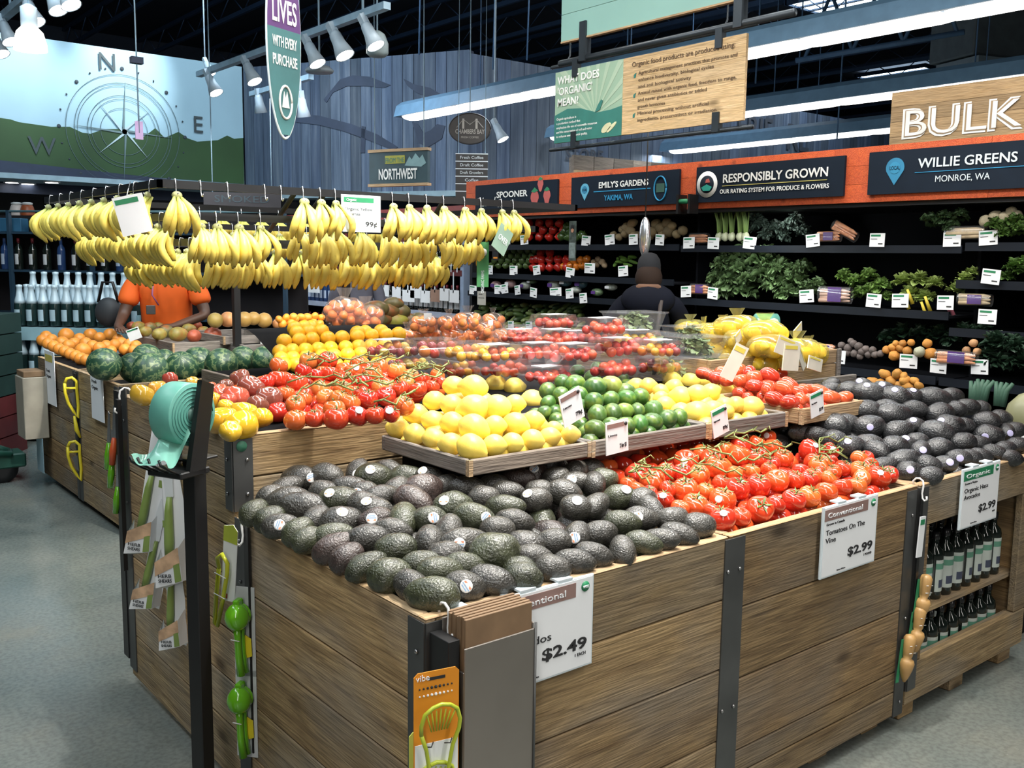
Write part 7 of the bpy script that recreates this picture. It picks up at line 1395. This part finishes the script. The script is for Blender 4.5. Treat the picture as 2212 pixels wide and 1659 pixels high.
# far wall shelving behind the rack (green post, pale bottles)
p = W(545, 640, d=10.5); t = thing('end_panel_display', 'green edged end panel with pale bottles beside the wine rack', 'display', Vector((p.x, p.y, 0)), R(-20))
MB().box((.12, -.05, 0), (.2, .05, 1.45)).obj('green_post', plain('post_green', (.05, .20, .07), .5), t); MB().box((-.5, .0, 0), (.12, .06, 1.4)).obj('panel', plain('panel_pale', (.22, .27, .25), .5, 0, .5, 8), t)
for z in (.5, .9): MB().box((-.52, -.16, z), (.12, 0, z + .02)).obj('shelf_board', M_WDK, t)
for k in range(5):
    q = t.matrix_basis @ Vector((-.45 + .1 * k, -.08, .92)); b = thing('wine_bottle', f'small bottle, {nth(k)} on the end panel display beside the wine rack', 'bottle', q, 0, 'bottles on the end panel')
    for m in WSET[(1, 2, 0)[k % 3]]: put(m, m.name.split('.')[0], b)
sm = thing('smoked_sign', 'dim dark sign with faint lettering behind the banana rack', 'sign', W(440, 445, d=10.8), R(-28)); [MB().tube([(x, .01, .16), (x, .01, 6.5 - sm.location.z)], .006, 5).obj('hanger', M_TRK, sm) for x in (.1, .75)]; MB().box((0, 0, 0), (.85, .02, .16)).obj('panel', M_WDK, sm); text(sm, 'SMOKED', .42, .05, .08, plain('dim_letter', (.02, .035, .042), .8), w=.6, y=-.003)
# ================================================================ sparkling water stand at the picture edge
def foil_bottle():
    a = bottle_mesh([(.043, 0), (.046, .006), (.046, .16), (.043, .185), (.036, .21)], 12).mesh('bottle', plain('green_black_glass', (.012, .03, .03), .12)); b = bottle_mesh([(.044, .185), (.040, .21), (.030, .245), (.024, .28), (.022, .315), (.025, .318), (.025, .338), (.004, .342)], 12).mesh('foil', plain('pale_blue_foil', (.52, .68, .77), .35, .1))
    g = MB(); g.grid(lambda u, v: (.0465 * math.cos(-2.2 + (u - .5) * 2.2), .0465 * math.sin(-2.2 + (u - .5) * 2.2), .035 + .11 * math.sin(PI * min(1, .35 + v * .5))), 6, 1); g = MB(); g.grid(lambda u, v: (.0468 * math.cos(-2.2 + (u - .5) * 2.0), .0468 * math.sin(-2.2 + (u - .5) * 2.0), .04 + .095 * v), 6, 1); c = g.mesh('label_wrap', plain('pale_blue_label', (.40, .56, .64), .5)); return a, b, c
FB = foil_bottle(); a0 = W(35, 700, d=8.0); b0 = W(300, 700, d=8.0); dd = (b0 - a0); dd.z = 0; ang = math.atan2(dd.y, dd.x)
sw = thing('water_stand', 'pale blue carton stand stacked with foil-necked sparkling bottles', 'display stand', Vector((a0.x, a0.y, 0)), ang); M_CART = plain('pale_blue_carton', (.26, .44, .50), .6); Lw = dd.length
for z in (.15, .55, .98): MB().box((-.02, -.05, z - .12), (Lw, -.035, z - .01)).obj('carton_front', M_CART, sw); MB().box((-.02, -.034, z - .03), (Lw, .55, z - .012)).obj('carton_floor', M_CART, sw)
for x in (-.03, Lw): MB().box((x, -.05, 0), (x + .02, .55, 1.08)).obj('carton_side', M_CART, sw)
k = 0
for z, rows in ((.98, (0, 1)), (.55, (0,)), (1.085, (2,))):
    for r_ in rows:
        for i in range(11):
            q = sw.matrix_basis @ Vector((.03 + (Lw - .05) * i / 10, .02 + .12 * r_, z)); t = thing('sparkling_bottle', f'foil-necked sparkling bottle, {nth(i)} of the {("front" if r_ == 0 else "second" if r_ == 1 else "raised back")} row at {"knee" if z < .9 else "chest"} height', 'bottle', q, ang, 'sparkling bottles')
            put(FB[0], 'bottle', t); put(FB[1], 'foil', t); put(FB[2], 'label_wrap', t)
MB().box((-.02, .2, .97), (Lw, .55, 1.083)).obj('riser', M_CART, sw)
# dark shelving with wine behind the water stand, blue crates
p = W(0, 465, d=9.6); q = W(300, 440, d=9.2); v = q - p; bsf = thing('back_shelf', 'dark blue metal shelf with bottle necks and small blue boxes behind the sparkling stand', 'shelf', Vector((p.x - .6, p.y + .1, 0)), math.atan2(v.y, v.x)); Lb = v.length + 2.2
M_BS = plain('blue_black_metal', (.02, .05, .085), .5)
for z in (.5, 1.0, 1.42, 1.78): MB().box((0, 0, z - .02), (Lb, .4, z)).obj('shelf_board', M_BS, bsf)
for x in (0, .9, 1.8, Lb - .03): MB().box((x, -.02, 0), (x + .03, .02, 1.98)).obj('upright', M_BS, bsf)
MB().tube([(0, 0, 1.97), (Lb, 0, 1.97)], .012, 6).obj('top_rail', plain('rail_teal', (.10, .2, .24), .4), bsf); MB().box((0, .4, 0), (Lb, .42, 1.95)).obj('back_panel', M_WDK, bsf)
for i in range(16):
    q = bsf.matrix_basis @ Vector((.12 + .16 * i, .1, 1.42)); b = thing('wine_bottle', f'dark bottle, {nth(i)} on the blue shelf behind the sparkling stand', 'bottle', q, 0, 'bottles on the blue shelf')
    for m in WSET[1 if i % 4 == 0 else 0]: put(m, m.name.split('.')[0], b)
for i in range(4):
    q = bsf.matrix_basis @ Vector((.25 + .42 * i, .08, 1.782)); b = thing('blue_box', f'small blue box, {nth(i)} along the top of the blue shelf', 'box', q, ang, 'blue boxes'); MB().bbox((0, 0, 0), (.26, .15, .13), .004).obj('box', plain('box_blue', (.03, .13, .24), .5), b)
for k, (px, py, c) in enumerate(((37, 452, (.50, .46, .44)), (60, 452, (.30, .08, .03)))):
    p = W(px, py + 16, d=10); t = thing('jar', ('pale lidded jar on the dim bar shelf', 'red-brown round jar on the dim bar shelf')[k], 'jar', p); MB().lathe([(.05, -.05), (.07, -.03), (.075, .05), (.06, .10), (.05, .12)], 14).obj('body', plain(f'jar_{k}', c, .4), t); MB().lathe([(.052, .12), (.055, .14), (.03, .15)], 14).obj('lid', M_CARD, t)
p = W(45, 470, d=10); bc = thing('bar_counter', 'dark bar counter carrying two jars under the mural', 'counter', Vector((p.x, p.y + .1, 0)), ang); MB().box((-.7, -.05, 0), (.7, .3, p.z - .06)).obj('body', M_WDK, bc)
p = W(22, 900, d=7.7); t = thing('wine_crate', 'dark red crate standing at the picture edge', 'crate', Vector((p.x - .42, p.y - .1, 0)), ang)
for z in (0, .16, .32, .48, .64, .8, .96): MB().box((0, 0, z), (.36, .4, z + .15)).obj('slat', M_WINE if z < .4 else plain('crate_green_black', (.012, .04, .035), .6), t)
# ================================================================ people
def skin(name, joints, edges, mats, parent=None, sub=2):
    """one continuous figure: joints = [(xyz, radius or (rx, ry))], grown with a skin modifier and smoothed"""
    me = bpy.data.meshes.new(name); me.from_pydata([j[0] for j in joints], edges, []); o = bpy.data.objects.new(name, me); C.objects.link(o)
    m = o.modifiers.new('s', 'SKIN'); m.use_smooth_shade = True; m2 = o.modifiers.new('d', 'SUBSURF'); m2.levels = sub; m2.render_levels = sub
    for i, j in enumerate(joints): sv = me.skin_vertices[0].data[i]; sv.radius = j[1] if isinstance(j[1], tuple) else (j[1], j[1]); sv.use_root = i == 0
    dg = bpy.context.evaluated_depsgraph_get(); out = bpy.data.meshes.new_from_object(o.evaluated_get(dg)); bpy.data.objects.remove(o); out.materials.clear(); out.materials.append(mats)
    for p_ in out.polygons: p_.use_smooth = True
    return put(out, name, parent)
def chain(*idx): return [(a, b) for a, b in zip(idx[:-1], idx[1:])]
def person(label, loc, rz, skin_c, top_m, leg_m, hair_m, arms, lean=0, cap=None, hood=False, short=True, scale=1.0):
    t = thing('person', label, 'person', loc, rz); t.scale = (scale,) * 3; sk = plain('skin_' + str(len(label)), skin_c, .5, 0, .06)
    ly = lambda z: -lean * max(0, z - .95)
    J = [((0, ly(.97), .97), .11), ((0, ly(1.2), 1.20), (.12, .10)), ((0, ly(1.38), 1.40), (.11, .09)), ((0, ly(1.5) - .005, 1.50), .052), ((0, ly(1.56) - .015, 1.57), .062), ((0, ly(1.65) - .025, 1.67), (.078, .092)), ((0, ly(1.72) - .01, 1.755), (.062, .07))]
    E_ = chain(0, 1, 2, 3, 4, 5, 6); hands = []
    for s, (el, wr, hd) in zip((-1, 1), arms):
        b = len(J); J += [((s * .15, ly(1.4), 1.40), .055), ((s * .20, ly(1.36), 1.36), .055), (el, .042), (wr, .028), (((wr[0] + hd[0]) / 2, (wr[1] + hd[1]) / 2, (wr[2] + hd[2]) / 2), (.036, .02))]; E_ += [(2, b)] + chain(b, b + 1, b + 2, b + 3, b + 4)
        w, h = Vector(wr), Vector(hd); d = (h - w).normalized(); sd = d.cross(Vector((0, 0, 1))).normalized()
        for f_ in range(5):
            bb = len(J); off = (f_ - 1.5) * .017 if f_ < 4 else -s * .034; ln = (.06, .072, .068, .052, .045)[f_]
            base = (w + h) / 2 + sd * off + d * (.018 if f_ < 4 else -.005); J += [(tuple(base + d * ln * .5), .0085), (tuple(base + d * ln * .9 + Vector((0, 0, -.02))), .0075)]; E_ += [(b + 4, bb), (bb, bb + 1)]
        b2 = 0
    for s in (-1, 1): b = len(J); J += [((s * .095, .0, .88), .085), ((s * .10, -.01, .50), .058), ((s * .10, .015, .10), .038), ((s * .105, -.12, .035), .034)]; E_ += [(0, b)] + chain(b, b + 1, b + 2, b + 3)
    skin('body', J, E_, sk, t)
    fy = ly(1.65) - .025
    g = MB(); [g.ball((s * .032, fy - .082, 1.675), (.013, .008, .008), 8, 5) for s in (-1, 1)]; g.obj('eyes', M_WHITE, t); MB().ball((0, fy - .098, 1.645), (.014, .022, .022), 8, 6).obj('nose', sk, t); MB().ball((0, fy - .078, 1.605), (.026, .010, .007), 8, 5).obj('mouth', plain('lip', (.30, .10, .09), .5), t)
    for s in (-1, 1): MB().ball((s * .082, fy + .005, 1.655), (.010, .02, .032), 8, 6).obj('ear', sk, t)
    # top: torso with sleeves, in one surface
    J = [((0, ly(.95), .93), (.19, .13)), ((0, ly(1.1), 1.10), (.185, .135)), ((0, ly(1.25), 1.27), (.195, .14)), ((0, ly(1.40), 1.40), (.15, .105)), ((0, ly(1.46), 1.47), (.075, .07))]; E_ = chain(0, 1, 2, 3, 4)
    for s, (el, wr, hd) in zip((-1, 1), arms):
        b = len(J); sh = Vector((s * .20, ly(1.38), 1.385)); e = Vector(el); cut = sh.lerp(e, .72); J += [(tuple(Vector((s * .14, ly(1.4), 1.39))), .085), (tuple(sh), .082), (tuple(cut if short else e), .078 if short else .065)]; E_ += [(3, b)] + chain(b, b + 1, b + 2)
        if not short: J += [(tuple(e.lerp(Vector(wr), .92)), .048)]; E_ += [(b + 2, b + 3)]
    skin('shirt' if short else 'coat', J, E_, top_m, t)
    J = [((0, 0, .95), (.17, .125))]; E_ = []
    for s in (-1, 1): b = len(J); J += [((s * .10, 0, .84), .105), ((s * .10, -.005, .50), .075), ((s * .10, .012, .12), .062)]; E_ += [(0, b)] + chain(b, b + 1, b + 2)
    skin('trousers', J, E_, leg_m, t); [MB().ball((s * .105, -.06, .045), (.05, .13, .045), 12, 7).obj('shoe', M_BLACK, t) for s in (-1, 1)]
    g = MB(); v = []
    g.lathe([(.093, -.06), (.098, -.02), (.099, .02), (.09, .065), (.06, .105), (.02, .118)] if cap else [(.094, -.035), (.098, .02), (.09, .065), (.06, .105), (.02, .122)], 18, 0, Matrix.Translation((0, fy + .012, 1.665)) @ Matrix.Diagonal((.92, 1.06, 1, 1))); o = g.obj('cap' if cap else 'hair', cap or hair_m, t)
    if cap: MB().ball((0, fy + .055, 1.585), (.106, .098, .115), 14, 9).obj('hair', hair_m, t)
    if hood: MB().ball((0, ly(1.4) + .075, 1.42), (.21, .10, .13), 16, 10).obj('hood', top_m, t); MB().tube([(-.14, ly(1.47) + .07, 1.47), (-.07, ly(1.5) + .12, 1.52), (.07, ly(1.5) + .12, 1.52), (.14, ly(1.47) + .07, 1.47)], .022, 7).obj('hood_trim', plain('brown_fur', (.12, .06, .035), .9), t)
    return t
M_TEE = plain('orange_tee', (.86, .135, .012), .75, 0, .08, 6); M_NAVYC = plain('navy_coat', (.0045, .0055, .011), .85, spec=.15); M_JEAN = plain('dark_trousers', (.015, .016, .02), .8); M_HAIR = plain('dark_hair', (.012, .008, .006), .6)
pw = person('person in an orange T-shirt bending over the mangoes beneath the bananas', (2.66, 7.60, 0), R(-28), (.10, .05, .032), M_TEE, M_JEAN, M_HAIR, (((-.27, -.16, 1.13), (-.27, -.36, 1.06), (-.22, -.45, 1.045)), ((.28, -.16, 1.14), (.08, -.36, 1.06), (-.02, -.42, 1.05))), .22, scale=.99)
pw.scale = (1.12, 1.05, .985)
lan = MB(); lan.tube([(-.05, -.24, 1.43), (-.06, -.26, 1.30), (-.02, -.255, 1.22)], .006, 6); lan.obj('lanyard', plain('lanyard', (.35, .10, .22), .5), pw); MB().bbox((-.1, -.275, 1.15), (-.04, -.262, 1.22), .003).obj('badge', M_STEEL, pw)
p = W(1400, 640, d=6.9); ps = person('person in a dark navy hooded coat and black cap reaching toward the case', (p.x, p.y, 0), R(133), (.36, .20, .14), M_NAVYC, M_JEAN, plain('brown_hair', (.022, .012, .008), .8, spec=.2), (((-.33, -.20, 1.16), (-.28, -.42, 1.25), (-.25, -.52, 1.28)), ((.34, -.05, 1.14), (.32, -.20, .98), (.30, -.28, .92))), .04, plain('black_knit', (.008, .009, .012), .9), True, False, .925)
MB().tube([(-.10, .13, 1.42), (-.08, .165, 1.2), (-.02, .16, 1.0)], .018, 6).obj('bag_strap', plain('strap_brown', (.035, .025, .022), .7), ps)
p = W(772, 640, d=10.0); person('person in a grey jacket walking between the rack posts and the wine shelf', (p.x, p.y, 0), R(150), (.20, .11, .08), plain('grey_jacket', (.13, .13, .17), .8), M_JEAN, M_HAIR, (((-.26, .02, 1.13), (-.26, -.10, .92), (-.26, -.16, .84)), ((.27, .0, 1.13), (.27, -.14, .94), (.27, -.2, .86))), .05, None, False, False, .96)
p = W(775, 655, d=9.3); t = thing('cafe_chair', 'dark green rounded chair back in front of the wine shelf', 'chair', Vector((p.x, p.y, 0)), R(-30)); MB().bbox((-.15, -.03, .82), (.15, .03, 1.12), .03).obj('backrest', plain('seat_green', (.035, .12, .095), .4), t); MB().bbox((-.18, -.4, .72), (.18, 0, .78), .02).obj('seat', plain('seat_green', (.035, .12, .095), .4), t)
for x in (-.15, .15):
    for y in (-.36, -.03): MB().tube([(x, y, 0), (x, y, .73)], .014, 6).obj('leg', M_BLACK, t)
p = W(235, 675, d=7.6); t = thing('dark_bag', 'dark shoulder bag hanging beside the worker in orange', 'bag', p, ang); MB().ball((0, 0, 0), (.11, .07, .12), 14, 9).obj('body', plain('bag_charcoal', (.03, .035, .04), .6), t); MB().tube([(-.08, 0, .08), (-.04, 0, .24), (.04, 0, .24), (.08, 0, .08)], .012, 6).obj('strap', M_BLACK, t)
